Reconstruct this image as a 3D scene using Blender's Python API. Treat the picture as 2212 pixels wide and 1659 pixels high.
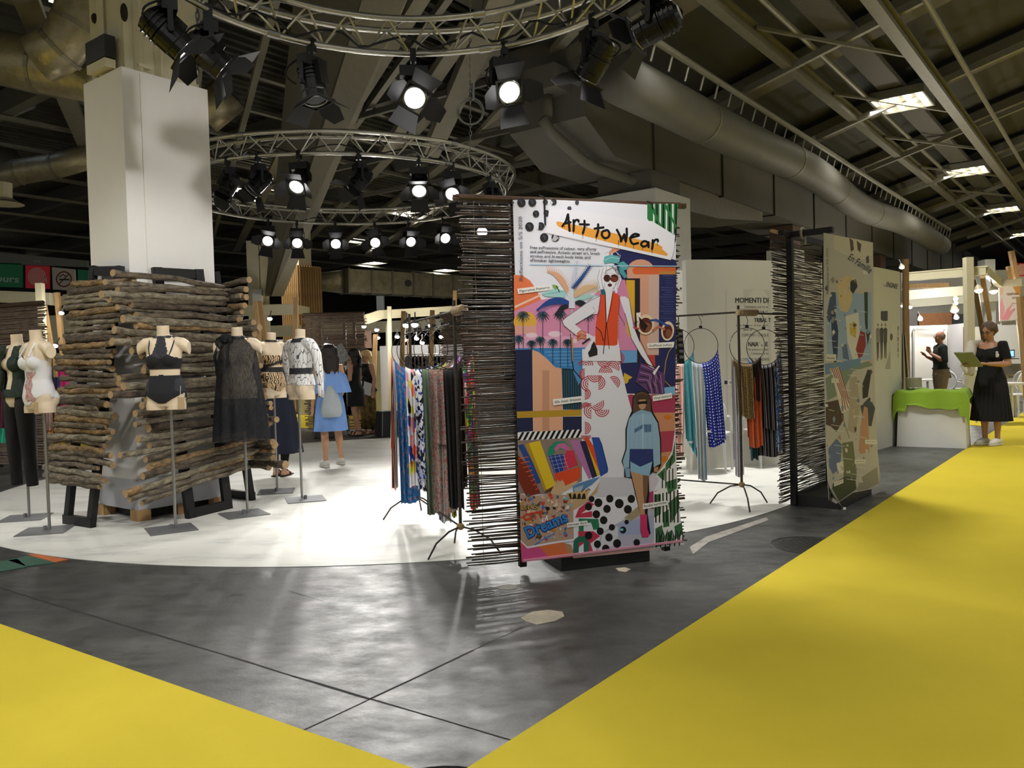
import bpy, bmesh, math, random
from mathutils import Vector, Matrix, Quaternion, noise
for o in list(bpy.data.objects): bpy.data.objects.remove(o)
SC=bpy.context.scene; COL=SC.collection
rnd=random.Random(7); PI=math.pi; V3=Vector
# ------------------------------------------------------------------ camera
F=1745.0; CAMH=1.37
cam_d=bpy.data.cameras.new('camera'); cam=bpy.data.objects.new('camera',cam_d); COL.objects.link(cam)
cam_d.sensor_width=36; cam_d.lens=F/2212*36; cam_d.clip_end=300; cam_d.clip_start=.05
CM=Matrix.Translation((0,0,CAMH))@Matrix.Rotation(math.radians(90-1.6),4,'X')@Matrix.Rotation(math.radians(-1.6),4,'Z')
cam.matrix_world=CM; SC.camera=cam
# ------------------------------------------------------------------ view, world
vs=SC.view_settings; vs.view_transform='Standard'; vs.look='None'; vs.gamma=1; vs.use_curve_mapping=False
vs.exposure=0.12
W=bpy.data.worlds.new('hall_air'); SC.world=W; W.use_nodes=True
W.node_tree.nodes['Background'].inputs[0].default_value=(.93,.96,1,1); W.node_tree.nodes['Background'].inputs[1].default_value=.29
SC.cycles.max_bounces=5; SC.cycles.diffuse_bounces=3; SC.cycles.glossy_bounces=2; SC.cycles.transmission_bounces=4; SC.cycles.transparent_max_bounces=24
SC.cycles.caustics_reflective=False; SC.cycles.caustics_refractive=False; SC.cycles.sample_clamp_indirect=4
SC.cycles.use_denoising=True; SC.cycles.use_adaptive_sampling=True; SC.cycles.adaptive_threshold=.025
# hall axes: u runs along the aisle to the right, v across it
UX,UY=.607,.7947
def P(u,v,z): return V3((UX*u+UY*v,UY*u-UX*v,z))
def uv_of(x,y): return (UX*x+UY*y, UY*x-UX*y)
EYE=V3((0,0,CAMH)); CR=CM.to_3x3()
def ray(px,py): return CR@V3(((px-1106)/F,(829.5-py)/F,-1))
def gp(px,py,z=0.0):
    d=ray(px,py); return EYE+d*((z-CAMH)/d.z)
def dp(px,py,y):
    d=ray(px,py); return EYE+d*(y/d.y)
def pp(px,py,p0,n):
    d=ray(px,py); return EYE+d*((V3(p0)-EYE).dot(n)/d.dot(n))
def light(name,kind,loc,power,color=(1,.96,.88),target=None,**kw):
    d=bpy.data.lights.new(name,kind); d.energy=power; d.color=color
    for k,v in kw.items(): setattr(d,k,v)
    o=bpy.data.objects.new(name,d); COL.objects.link(o); o.location=loc
    if target is not None: o.rotation_euler=(V3(target)-V3(loc)).to_track_quat('-Z','Y').to_euler()
    return o
# hall ceiling lights (their fixtures are built with the roof); rows run along the aisle
CEIL=[(9.6,-3.53),(17.6,-3.53),(25.6,-3.5),(33.6,-3.5),(41.6,-3.5),(1.6,-3.53),(-6.4,-3.5)]
CEIL+=[(u,4.5) for u in (-6,2,10,18,26,34)]
CEIL_L=[]
for q in ((537,410),(805,569),(963,585),(770,521),(872,456),(20,556)):
    w=gp(q[0],q[1],6.4); CEIL_L.append(uv_of(w.x,w.y))
for i,(u,v) in enumerate(CEIL):
    light('ceiling_lamp_light','AREA',P(u,v,6.2 if v<0 else 8.2),(150 if u>5 else 62) if v<0 else (210 if u>5 else 105),(1,.985,.95),shape='RECTANGLE',size=1.0,size_y=.7,spread=1.9)
CEIL_FILL=[(-1.5,-11.5),(-6,-9.5)]   # unseen lamps added on the left to brighten the column's left face
for (u,v) in CEIL_FILL: light('ceiling_lamp_light','AREA',P(u,v,6.35),330,(1,.985,.95),shape='RECTANGLE',size=1.2,size_y=.6,spread=2.6)
for (u,v) in CEIL_L:
    light('ceiling_lamp_light','AREA',P(u,v,6.35),200,(1,.985,.95),shape='RECTANGLE',size=1.2,size_y=.6,spread=2.2)
# two lighting rings: ring 1 nearly overhead, ring 2 over the far part of the stage (centre, radius, bottom height)
RING1=(V3((-.60,5.15,0)),1.70,3.97); RING2=(V3((-2.50,12.4,0)),2.5,3.97)
# stage lamps: lens pixel, which ring and arc, lit power, aim point
def ring_hit(px,ring,far):
    c,r,z=ring; a=ray(px,600); k=a.x/a.y   # x=k*y
    A=1+k*k;B=-2*(k*c.x+c.y);Cc=c.x**2+c.y**2-r*r
    D=max(B*B-4*A*Cc,0)**.5; y=(-B+(D if far else -D))/(2*A); return V3((k*y,y,z))
LAMPS=[ # px, ring, far, power, aim
 (385,1,1,60,(-.5,6.5,1.9)),(470,1,1,60,(.2,7.2,1.6)),(690,1,1,0,(-.9,6.2,0)),(907,1,1,187,(.05,1.2,0)),(1103,1,1,187,(1.6,1.9,0)),
 (1296,1,1,86,(-1.6,8.6,0)),(1425,1,1,190,(-3.1,7.9,2.2)),
 (500,2,0,0,(-5,9,0)),(566,2,0,0,(-5.5,8,0)),(655,2,0,147,(-3.2,6.8,.6)),(783,2,0,0,(-4.4,8.5,0)),(912,2,0,203,(-.9,7.0,.4)),(985,2,0,203,(-1.1,5.8,.4)),(1062,2,0,0,(-4.5,9.5,0)),
 (583,2,1,259,(-3.2,8.2,.8)),(645,2,1,203,(-2.3,8.4,.6)),(728,2,1,259,(-1.7,7.6,.6)),(813,2,1,321,(-.35,2.7,0)),(886,2,1,185,(1.0,8.4,.6)),(960,2,1,185,(1.7,7.9,.6)),(1045,2,1,259,(-.5,8.2,.2))]
LAMPS+=[((.62,3.95),1,0,90,(.85,5.35,1.45)),((-.55,3.45),1,0,80,(.40,5.2,1.75)),((-1.75,3.9),1,0,230,(-3.1,7.3,1.3))]   # unseen lamps added on the near half of ring 1 as front fill
# ------------------------------------------------------------------ helpers
def srgb(r,g=None,b=None):
    if isinstance(r,str): r,g,b=[int(r[i:i+2],16) for i in (0,2,4)]
    f=lambda c:(c/255/12.92) if c/255<=.04045 else ((c/255+.055)/1.055)**2.4
    return (f(r),f(g),f(b),1)
MATS={}
def nt(m): m.use_nodes=True; return m.node_tree.nodes,m.node_tree.links
def mat(name,c,rough=.6,metal=0,var=0,scale=8,bump=0,bscale=60,emit=0,alpha=1,spec=.5,c2=None,stretch=None,trans=0):
    if name in MATS: return MATS[name]
    if not isinstance(c,tuple): c=srgb(c)
    m=bpy.data.materials.new(name); N,L=nt(m); b=N['Principled BSDF']
    b.inputs['Base Color'].default_value=c; b.inputs['Roughness'].default_value=rough; b.inputs['Metallic'].default_value=metal
    b.inputs['Specular IOR Level'].default_value=spec
    if emit: b.inputs['Emission Color'].default_value=c; b.inputs['Emission Strength'].default_value=emit
    if alpha<1: b.inputs['Alpha'].default_value=alpha
    if trans: b.inputs['Transmission Weight'].default_value=trans
    if var or bump or c2:
        tc=N.new('ShaderNodeTexCoord'); mp=N.new('ShaderNodeMapping'); L.new(tc.outputs['Object'],mp.inputs[0])
        if stretch: mp.inputs['Scale'].default_value=stretch
    if var or c2:
        n=N.new('ShaderNodeTexNoise'); n.inputs['Scale'].default_value=scale; n.inputs['Detail'].default_value=6; n.inputs['Roughness'].default_value=.62
        L.new(mp.outputs[0],n.inputs['Vector']); r=N.new('ShaderNodeValToRGB'); L.new(n.outputs['Fac'],r.inputs[0])
        a=c2 if c2 else tuple(x*(1-var) for x in c[:3])+(1,)
        d=c if c2 else tuple(min(1,x*(1+var)) for x in c[:3])+(1,)
        r.color_ramp.elements[0].position=.32; r.color_ramp.elements[1].position=.68
        r.color_ramp.elements[0].color=a; r.color_ramp.elements[1].color=d; L.new(r.outputs[0],b.inputs['Base Color'])
    if bump:
        n2=N.new('ShaderNodeTexNoise'); n2.inputs['Scale'].default_value=bscale; n2.inputs['Detail'].default_value=4
        L.new(mp.outputs[0],n2.inputs['Vector']); bp=N.new('ShaderNodeBump'); bp.inputs['Strength'].default_value=bump; bp.inputs['Distance'].default_value=.02
        L.new(n2.outputs['Fac'],bp.inputs['Height']); L.new(bp.outputs[0],b.inputs['Normal'])
    MATS[name]=m; return m
class MB:
    """collects geometry for one mesh"""
    def __init__(s): s.v=[]; s.f=[]; s.mi=[]; s.col=[]; s.uv={}; s.cur=0; s.c=None
    def add(s,vs,fs,uv=None):
        n=len(s.v); s.v+= [V3(p) for p in vs]
        for k,f in enumerate(fs):
            s.f.append([i+n for i in f]); s.mi.append(s.cur); s.col.append(s.c)
            if uv: s.uv[len(s.f)-1]=[uv[i] for i in f]
        return s
    def box(s,c,sz,R=None,top=1.0):
        x,y,z=[q/2 for q in sz]; c=V3(c); pts=[]
        for k in (-1,1):
            t=top if k>0 else 1
            for (i,j) in ((-1,-1),(1,-1),(1,1),(-1,1)):
                p=V3((i*x*t,j*y*t,k*z)); pts.append(c+(R@p if R else p))
        return s.add(pts,[(3,2,1,0),(4,5,6,7),(0,1,5,4),(1,2,6,5),(2,3,7,6),(3,0,4,7)])
    def hexa(s,p): return s.add(p,[(3,2,1,0),(4,5,6,7),(0,1,5,4),(1,2,6,5),(2,3,7,6),(3,0,4,7)])
    def beam(s,a,b,w,h,up=(0,0,1)):
        a=V3(a);b=V3(b);d=(b-a).normalized();x=d.cross(V3(up))
        x=x.normalized() if x.length>1e-6 else V3((1,0,0)); y=x.cross(d).normalized(); x*=w/2;y*=h/2
        return s.hexa([a-x-y,a+x-y,a+x+y,a-x+y,b-x-y,b+x-y,b+x+y,b-x+y])
    def tube(s,pts,r,n=8,cap=True,close=False,flat=None):
        pts=[V3(p) for p in pts]; m=len(pts); R=r if isinstance(r,(list,tuple)) else [r]*m
        base=len(s.v); vs=[];fs=[]; prev=None
        for i,p in enumerate(pts):
            if close: t=(pts[(i+1)%m]-pts[i-1])
            else: t=pts[min(i+1,m-1)]-pts[max(i-1,0)]
            t=t.normalized() if t.length>1e-9 else V3((0,0,1))
            if prev is None:
                a=V3((0,0,1)) if abs(t.z)<.9 else V3((1,0,0)); x=t.cross(a).normalized()
            else:
                x=prev-t*prev.dot(t); x=x.normalized() if x.length>1e-6 else t.orthogonal().normalized()
            prev=x; y=t.cross(x)
            for k in range(n):
                a=2*PI*k/n; q=R[i]
                vs.append(p+x*(q*math.cos(a))+y*(q*math.sin(a)*(flat if flat else 1)))
        for i in range(m if close else m-1):
            j=(i+1)%m
            for k in range(n):
                l=(k+1)%n; fs.append((i*n+k,i*n+l,j*n+l,j*n+k))
        if cap and not close: fs.append(tuple(range(n-1,-1,-1))); fs.append(tuple((m-1)*n+k for k in range(n)))
        return s.add(vs,fs)
    def loft(s,rings,cap=True):
        n=len(rings[0]); vs=[p for r in rings for p in r]; fs=[]
        for i in range(len(rings)-1):
            for k in range(n):
                l=(k+1)%n; fs.append((i*n+k,i*n+l,(i+1)*n+l,(i+1)*n+k))
        if cap: fs.append(tuple(range(n-1,-1,-1))); fs.append(tuple((len(rings)-1)*n+k for k in range(n)))
        return s.add(vs,fs)
    def ell(s,c,r,n=12,m=8,R=None):
        c=V3(c); rings=[]
        for i in range(m+1):
            t=PI*i/m; q=max(math.sin(t),.02)
            rg=[]
            for k in range(n):
                a=2*PI*k/n; p=V3((r[0]*q*math.cos(a),r[1]*q*math.sin(a),-r[2]*math.cos(t))); rg.append(c+(R@p if R else p))
            rings.append(rg)
        return s.loft(rings)
    def prism(s,poly,off):
        """poly: list of 3D points of a planar outline, off: extrusion vector"""
        n=len(poly); off=V3(off); a=[V3(p) for p in poly]
        fs=[tuple(range(n-1,-1,-1)),tuple(n+k for k in range(n))]+[(k,(k+1)%n,n+(k+1)%n,n+k) for k in range(n)]
        return s.add(a+[p+off for p in a],fs)
    def grid(s,fn,nu,nv,uv=True):
        vs=[];q=[]
        for i in range(nu+1):
            for j in range(nv+1): vs.append(fn(i/nu,j/nv)); q.append((i/nu,j/nv))
        fs=[(i*(nv+1)+j,(i+1)*(nv+1)+j,(i+1)*(nv+1)+j+1,i*(nv+1)+j+1) for i in range(nu) for j in range(nv)]
        return s.add(vs,fs,q if uv else None)
    def mesh(s,name,xf=None,smooth=False):
        me=bpy.data.meshes.new(name)
        me.from_pydata([tuple(xf@p if xf else p) for p in s.v],[],s.f)
        if any(s.mi): me.polygons.foreach_set('material_index',s.mi)
        if smooth: me.polygons.foreach_set('use_smooth',[True]*len(s.f))
        if s.uv:
            l=me.uv_layers.new(name='UVMap')
            for i,p in enumerate(me.polygons):
                if i in s.uv:
                    for k,li in enumerate(p.loop_indices): l.data[li].uv=s.uv[i][k]
        if any(c is not None for c in s.col):
            a=me.color_attributes.new('Col','FLOAT_COLOR','CORNER')
            for i,p in enumerate(me.polygons):
                c=s.col[i] or (.8,.8,.8,1)
                for li in p.loop_indices: a.data[li].color=c
        me.update(); return me
ROOTM={}
def thing(name,label,cat,loc=(0,0,0),rotz=0,group=None):
    o=bpy.data.objects.new(name,None); o.empty_display_size=.1; COL.objects.link(o)
    o.location=loc; o.rotation_euler=(0,0,rotz); o['label']=label; o['category']=cat
    if group: o['group']=group
    ROOTM[o.name]=Matrix.Translation(loc)@Matrix.Rotation(rotz,4,'Z'); return o
def rootm(o):
    while o.parent: o=o.parent
    return ROOTM.get(o.name,Matrix())
def link(name,me,mats,parent=None):
    o=bpy.data.objects.new(name,me); COL.objects.link(o)
    if not isinstance(mats,(list,tuple)): mats=[mats]
    if not len(me.materials):
        for m in mats: me.materials.append(m)
    if parent: o.parent=parent
    return o
def obj(name,mb,mats,parent=None,world=True,smooth=False,label=None,stuff=False):
    xf=rootm(parent).inverted() if (parent and world) else None
    o=link(name,mb.mesh(name,xf,smooth),mats,parent)
    if label: o['label']=label
    if stuff: o['kind']='stuff'
    return o
def solo(name,mb,mats,label,cat,group=None,smooth=False):
    """a thing made of one mesh; its origin goes to the middle of its base"""
    lo=V3((min(p.x for p in mb.v),min(p.y for p in mb.v),min(p.z for p in mb.v))); hi=V3((max(p.x for p in mb.v),max(p.y for p in mb.v),0))
    c=V3(((lo.x+hi.x)/2,(lo.y+hi.y)/2,lo.z))
    o=link(name,mb.mesh(name,Matrix.Translation(-c),smooth),mats); o.location=c; o['label']=label; o['category']=cat
    ROOTM[o.name]=Matrix.Translation(c)
    if group: o['group']=group
    return o
def struct(name,mb,mats,parent=None,smooth=False):
    o=obj(name,mb,mats,parent,True,smooth)
    if not parent: o['kind']='structure'
    return o
def copy_tree(o,loc=None,rot=None,label=None):
    c=o.copy(); COL.objects.link(c)
    if label: c['label']=label
    if loc is not None: c.location=loc
    if rot is not None: c.rotation_euler=rot
    ROOTM[c.name]=Matrix.Translation(c.location)@c.rotation_euler.to_matrix().to_4x4()
    for ch in [x for x in o.children]:
        d=ch.copy(); COL.objects.link(d); d.parent=c
        for g in ch.children:
            e=g.copy(); COL.objects.link(e); e.parent=d
    return c
def circ(c,r,n=24,a0=0,a1=2*PI,ax=V3((1,0,0)),ay=V3((0,0,1))):
    k=n if a1-a0>=2*PI-1e-6 else n-1
    return [V3(c)+ax*(r*math.cos(a0+(a1-a0)*i/k))+ay*(r*math.sin(a0+(a1-a0)*i/k)) for i in range(n)]
def bez(p0,p1,p2,n=8): return [V3(p0)*(1-t)**2+V3(p1)*2*t*(1-t)+V3(p2)*t*t for t in [i/n for i in range(n+1)]]
FONTC={}
def text_geo(s,bold=0.0):
    k=(s,bold)
    if k in FONTC: return FONTC[k]
    cu=bpy.data.curves.new('t','FONT'); cu.body=s; cu.size=1; cu.resolution_u=3; cu.fill_mode='FRONT'; cu.offset=bold
    o=bpy.data.objects.new('t',cu); me=bpy.data.meshes.new_from_object(o)
    vs=[(v.co.x,v.co.y) for v in me.vertices]; fs=[tuple(p.vertices) for p in me.polygons]
    bpy.data.objects.remove(o); bpy.data.curves.remove(cu); bpy.data.meshes.remove(me)
    FONTC[k]=(vs,fs); return FONTC[k]
class Print:
    """flat print on a plane: shapes are given where they sit on that plane; each later layer lies a hair in front"""
    def __init__(s,fn,n,step=.000009): s.mb=MB(); s.fn=fn; s.n=V3(n).normalized(); s.k=1; s.step=step
    def _pt(s,q): return s.fn(q[0],q[1])+s.n*(s.step*s.k)
    def poly(s,pts,c):
        s.mb.c=c if isinstance(c,tuple) else srgb(c); s.mb.add([s._pt(p) for p in pts],[tuple(range(len(pts)))]); s.k+=1
    def polys(s,lst,c):
        s.mb.c=c if isinstance(c,tuple) else srgb(c)
        for pts in lst: s.mb.add([s._pt(p) for p in pts],[tuple(range(len(pts)))])
        s.k+=1
    def ell(s,cx,cy,rx,ry,c,n=20,a=0):
        ca,sa=math.cos(a),math.sin(a)
        s.poly([(cx+rx*math.cos(t)*ca-ry*math.sin(t)*sa,cy+rx*math.cos(t)*sa+ry*math.sin(t)*ca) for t in [2*PI*i/n for i in range(n)]],c)
    def stroke(s,pts,w,c,caps=True,new=True):
        s.mb.c=c if isinstance(c,tuple) else srgb(c); W=w if isinstance(w,(list,tuple)) else [w]*len(pts)
        L=[];R=[]
        for i in range(len(pts)):
            a=pts[max(i-1,0)];b=pts[min(i+1,len(pts)-1)]; dx,dy=b[0]-a[0],b[1]-a[1]; l=math.hypot(dx,dy) or 1
            nx,ny=-dy/l*W[i]/2,dx/l*W[i]/2; L.append((pts[i][0]+nx,pts[i][1]+ny)); R.append((pts[i][0]-nx,pts[i][1]-ny))
        for i in range(len(pts)-1): s.mb.add([s._pt(q) for q in (L[i],L[i+1],R[i+1],R[i])],[(0,1,2,3)])
        if caps:
            for p,w_ in ((pts[0],W[0]),(pts[-1],W[-1])):
                s.mb.add([s._pt((p[0]+w_/2*math.cos(t),p[1]+w_/2*math.sin(t))) for t in [2*PI*i/8 for i in range(8)]],[tuple(range(8))])
        if new: s.k+=1
    def text(s,t,x0,y0,x1,y1,h,c,bold=0.0,slant=None):
        """t set along the baseline (x0,y0)-(x1,y1), cap height about .7 h"""
        vs,fs=text_geo(t,bold); a=min(v[0] for v in vs); w=max(v[0] for v in vs)-a
        dx,dy=x1-x0,y1-y0; l=math.hypot(dx,dy); ux,uy=dx/l,dy/l; vx,vy=slant if slant else (uy,-ux)
        s.mb.c=c if isinstance(c,tuple) else srgb(c)
        s.mb.add([s._pt((x0+ux*(v[0]-a)/w*l+vx*v[1]*h,y0+uy*(v[0]-a)/w*l+vy*v[1]*h)) for v in vs],fs); s.k+=1
def mat_col(name,rough=.6,trans=0):
    if name in MATS: return MATS[name]
    m=bpy.data.materials.new(name); N,L=nt(m); b=N['Principled BSDF']; b.inputs['Roughness'].default_value=rough; b.inputs['Specular IOR Level'].default_value=.25
    a=N.new('ShaderNodeAttribute'); a.attribute_name='Col'; L.new(a.outputs['Color'],b.inputs['Base Color'])
    if trans:
        t=N.new('ShaderNodeBsdfTranslucent'); L.new(a.outputs['Color'],t.inputs[0]); mx=N.new('ShaderNodeMixShader'); mx.inputs[0].default_value=trans
        L.new(b.outputs[0],mx.inputs[1]); L.new(t.outputs[0],mx.inputs[2]); L.new(mx.outputs[0],N['Material Output'].inputs[0])
    MATS[name]=m; return m
# common materials
M_black=mat('black_steel','161616',.55,.2,var=.15); M_lamp=mat('lamp_black','0f1010',.35,.3)
M_alu=mat('aluminium_tube','b9b6ac',.34,.9,var=.08,scale=20); M_white=mat('white_paint','dedcd4',.6,var=.04,scale=3,bump=.05)
M_chrome=mat('brushed_steel','9a9a98',.35,.9); M_plate=mat('grey_plate','77787a',.5,.3,var=.08)
M_cream=mat('cream_paint','c9c1a2',.5,var=.06,scale=4); M_wood=mat('pale_wood','b08d5e',.6,var=.25,scale=6,stretch=(8,8,.6))
M_print=mat_col('print',.55)
# ================================================================== setting
def node_floor():
    m=bpy.data.materials.new('worn_concrete'); N,L=nt(m); b=N['Principled BSDF']
    tc=N.new('ShaderNodeTexCoord')
    def noi(scale,detail=8,rough=.65,vec=None):
        n=N.new('ShaderNodeTexNoise'); n.inputs['Scale'].default_value=scale; n.inputs['Detail'].default_value=detail; n.inputs['Roughness'].default_value=rough
        L.new(vec or tc.outputs['Object'],n.inputs['Vector']); return n.outputs['Fac']
    def ramp(f,els):
        r=N.new('ShaderNodeValToRGB'); L.new(f,r.inputs[0]); r.color_ramp.elements[0].position=els[0][0]; r.color_ramp.elements[0].color=els[0][1]
        r.color_ramp.elements[1].position=els[-1][0]; r.color_ramp.elements[1].color=els[-1][1]
        for p,c in els[1:-1]: e=r.color_ramp.elements.new(p); e.color=c
        return r.outputs[0]
    mp=N.new('ShaderNodeMapping'); L.new(tc.outputs['Object'],mp.inputs[0]); mp.inputs['Scale'].default_value=(1,1.7,1); mp.inputs['Rotation'].default_value=(0,0,.55)
    big=ramp(noi(.9,6),[(.3,srgb('343533')),(.5,srgb('474845')),(.7,srgb('5f5f5b'))])
    med=ramp(noi(4.5,12,.78,mp.outputs[0]),[(.38,(.45,.45,.45,1)),(.52,(1,1,1,1)),(.7,(1.25,1.25,1.2,1))])
    mx=N.new('ShaderNodeMixRGB'); mx.blend_type='MULTIPLY'; mx.inputs[0].default_value=.8; L.new(big,mx.inputs[1]); L.new(med,mx.inputs[2])
    fine=ramp(noi(60,10,.8,mp.outputs[0]),[(.3,(.7,.7,.7,1)),(.55,(1,1,1,1)),(.74,(1.15,1.15,1.12,1))])
    m2=N.new('ShaderNodeMixRGB'); m2.blend_type='MULTIPLY'; m2.inputs[0].default_value=.95; L.new(mx.outputs[0],m2.inputs[1]); L.new(fine,m2.inputs[2])
    L.new(m2.outputs[0],b.inputs['Base Color'])
    ro=ramp(noi(4,8,.7,mp.outputs[0]),[(.3,(.28,.28,.28,1)),(.7,(.62,.62,.62,1))]); L.new(ro,b.inputs['Roughness'])
    bp=N.new('ShaderNodeBump'); bp.inputs['Strength'].default_value=.25; bp.inputs['Distance'].default_value=.01; L.new(noi(14,8,.7),bp.inputs['Height']); L.new(bp.outputs[0],b.inputs['Normal'])
    return m
def node_stage():
    m=bpy.data.materials.new('white_stage_paint'); N,L=nt(m); b=N['Principled BSDF']; b.inputs['Roughness'].default_value=.5
    tc=N.new('ShaderNodeTexCoord'); mp=N.new('ShaderNodeMapping'); mp.inputs['Scale'].default_value=(1,2.6,1); mp.inputs['Rotation'].default_value=(0,0,.2); L.new(tc.outputs['Object'],mp.inputs[0])
    n=N.new('ShaderNodeTexNoise'); n.inputs['Scale'].default_value=1.3; n.inputs['Detail'].default_value=9; n.inputs['Roughness'].default_value=.68; L.new(mp.outputs[0],n.inputs['Vector'])
    r=N.new('ShaderNodeValToRGB'); L.new(n.outputs['Fac'],r.inputs[0]); e=r.color_ramp.elements
    e[0].position=.30; e[0].color=srgb('b5b5b0'); e[1].position=.5; e[1].color=srgb('dddcd4'); L.new(r.outputs[0],b.inputs['Base Color']); return m
M_floor=node_floor(); M_stage=node_stage()
mb=MB(); mb.add([(-60,-8,0),(60,-8,0),(60,70,0),(-60,70,0)],[(0,1,2,3)]); struct('floor',mb,M_floor)
# white painted disc
dc=V3((-1.274,10.355,0)); dr=4.85
mb=MB(); ring=[dc+V3((dr*math.cos(a),dr*math.sin(a),.0)) for a in [2*PI*i/160 for i in range(160)]]; mb.prism([p+V3((0,0,.001)) for p in ring],(0,0,.003))
o=struct('trim_stage',mb,M_stage); o.name='trim_1'
# joints sawn in the concrete
M_joint=mat('joint_dirt','1f1f1d',.9)
mb=MB()
def strip(a,b,w):
    a=gp(*a);b=gp(*b);d=(b-a).normalized();n=V3((-d.y,d.x,0))*w*.3; e=V3((0,0,.0012))
    k=max(2,int((b-a).length/.25)); pts=[]
    for i in range(k+1):
        p=a+(b-a)*(i/k)+n*rnd.uniform(-.6,.6); q=rnd.uniform(.5,1.3); pts+= [p+n*q+e,p-n*q+e]
    mb.add(pts,[(2*i,2*i+1,2*i+3,2*i+2) for i in range(k)])
strip((-60,1252),(800,1510),.022); strip((800,1510),(1110,1600),.018); strip((655,1578),(800,1510),.012); strip((800,1510),(1022,1405),.016); strip((1022,1405),(1130,1355),.010)
strip((620,1275),(700,1300),.006); strip((150,1125),(20,1118),.01)
struct('trim_2',mb,M_joint)
# patched bits of screed, coloured duct covers, manhole lids
def patch(pts,col,name,z=.002,rough=.8):
    mb=MB(); mb.prism([gp(*p)+V3((0,0,.0004)) for p in pts],(0,0,z)); return mb
M_screed=mat('pale_screed','b3a994',.9,var=.2,scale=14)
for n_,pts,m_ in (('trim_3',[(1125,1335),(1150,1322),(1185,1318),(1215,1322),(1219,1332),(1200,1342),(1160,1350),(1135,1343)],M_screed),
    ('trim_4',[(1075,1268),(1095,1262),(1115,1266),(1116,1272),(1096,1275),(1078,1274)],mat('worn_screed','8e8b82',.9,var=.25,scale=20)),
    ('trim_5',[(1490,1182),(1525,1160),(1580,1142),(1655,1118),(1660,1124),(1590,1150),(1530,1172),(1497,1198)],mat('screed_strip','96918a',.9,var=.35,scale=9)),
    ('trim_6',[(1330,1228),(1350,1226),(1362,1230),(1352,1236),(1336,1234)],M_screed)):
    struct(n_,patch(pts,None,n_),m_)
M_dgreen=mat('green_cover_paint','3c5f4e',.7,var=.2,scale=12); M_dor=mat('orange_cover_paint','c06a3c',.7,var=.15,scale=12)
for n_,pts,m_ in (('trim_7',[(-60,1222),(38,1209),(58,1226),(-20,1240),(-60,1244)],M_dgreen),('trim_8',[(14,1211),(62,1202),(120,1217),(56,1225)],M_dgreen),('trim_9',[(62,1200),(75,1198),(148,1210),(120,1216)],M_dor)):
    struct(n_,patch(pts,None,n_,.006),m_)
def manhole(px,py,r,label):
    c=gp(px,py); t=thing('manhole_lid',label,'manhole cover',c)
    mb=MB(); mb.tube([c+V3((0,0,.0005)),c+V3((0,0,.002))],r,28); obj('lid',mb,mat('cast_iron','3a3834',.55,.5,var=.3,scale=30),t)
    mb=MB(); mb.tube(circ(c+V3((0,0,.001)),r+.012,32,ax=V3((1,0,0)),ay=V3((0,1,0))),.0045,6,close=True); obj('rim',mb,M_black,t)
    mb=MB()
    for i in range(-5,6):
        for j in range(-5,6):
            if math.hypot(i,j)<5.2: mb.box(c+V3((i*r/6,j*r/6,.0028)),(r/9,r/9,.003),Matrix.Rotation(.78,3,'Z'))
    obj('studs',mb,mat('cast_iron','3a3834'),t,stuff=True)
manhole(1752,1178,.26,'round dark cast iron manhole lid beside the yellow carpet edge near the tall beach banner')
manhole(945,1745,.24,'manhole lid between the two yellow carpets at the very front')
# yellow carpets
def node_carpet():
    m=mat('yellow_carpet',srgb('d0bb3a'),.95,var=.05,scale=1.2,bump=.35,bscale=420,spec=.1); return m
M_yel=node_carpet()
A=gp(1015,1659);B=gp(2090,968);d=(B-A).normalized()
n_=V3((d.y,-d.x,0))
def carpet(name,pts,label):
    mb=MB(); mb.prism([V3((p.x,p.y,.001)) for p in pts],(0,0,.006)); solo(name,mb,M_yel,label,'carpet')
E0=A-d*.22
carpet('aisle_carpet',[E0,E0+n_*6.5+d*1,B+d*24+n_*6.5,B+d*24],'yellow aisle carpet running along the bare concrete to the woman holding a tablet')
C0=gp(0,1350);C1=gp(880,1659); d2=(C1-C0).normalized(); m2=V3((d2.y,-d2.x,0))
E1=C1+d2*.33
carpet('aisle_carpet',[C0-d2*9,C0-d2*9+m2*5,E1+m2*2.2+d2*1.2-V3((.9,0,0)),E1],'yellow carpet in the front corner below the mannequins')
# far cross aisles
Q=[gp(820,905),gp(905,900),gp(905,880),gp(760,878)]
carpet('aisle_carpet',[gp(560,925),gp(925,925),gp(925,883),gp(560,886)],'strip of yellow carpet behind the black stool and the blonde woman')
carpet('aisle_carpet',[gp(2086,918),gp(2135,922),gp(2135,897),gp(2086,894)],'small yellow carpet piece behind the green draped plinth')
carpet('aisle_carpet',[gp(20,995),gp(190,978),gp(190,950),gp(20,965)],'strip of yellow carpet behind the black trousers and log screen')
# ------------------------------------------------------------------ roof
M_roof=mat('dark_corrugated_sheet','4b4a42',.55,.3,var=.1,scale=2); M_roof2=mat('roof_panel','45433b',.7,var=.12,scale=1.5)
M_rail=mat('grey_steel_rail','8d8a7e',.5,.4,var=.1); M_band=mat('pale_roof_beam','6f6a5e',.7,var=.08); M_dark=mat('dark_wall','3e3f3c',.8,var=.1,scale=1)
mb=MB(); per=.26; prof=[]; v=-45.0; z0=6.9
while v<-6.9:
    prof+= [(v,z0),(v+per*.38,z0),(v+per*.5,z0-.07),(v+per*.88,z0-.07)]; v+=per
fs=[];vs=[]
for (v,z) in prof: vs+= [P(-8,v,z),P(60,v,z)]
fs=[(2*i,2*i+1,2*i+3,2*i+2) for i in range(len(prof)-1)]
# skylight hole is framed in front of the sheet, see skylight below
mb.add(vs,fs); CEILING=struct('ceiling',mb,M_roof)
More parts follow.
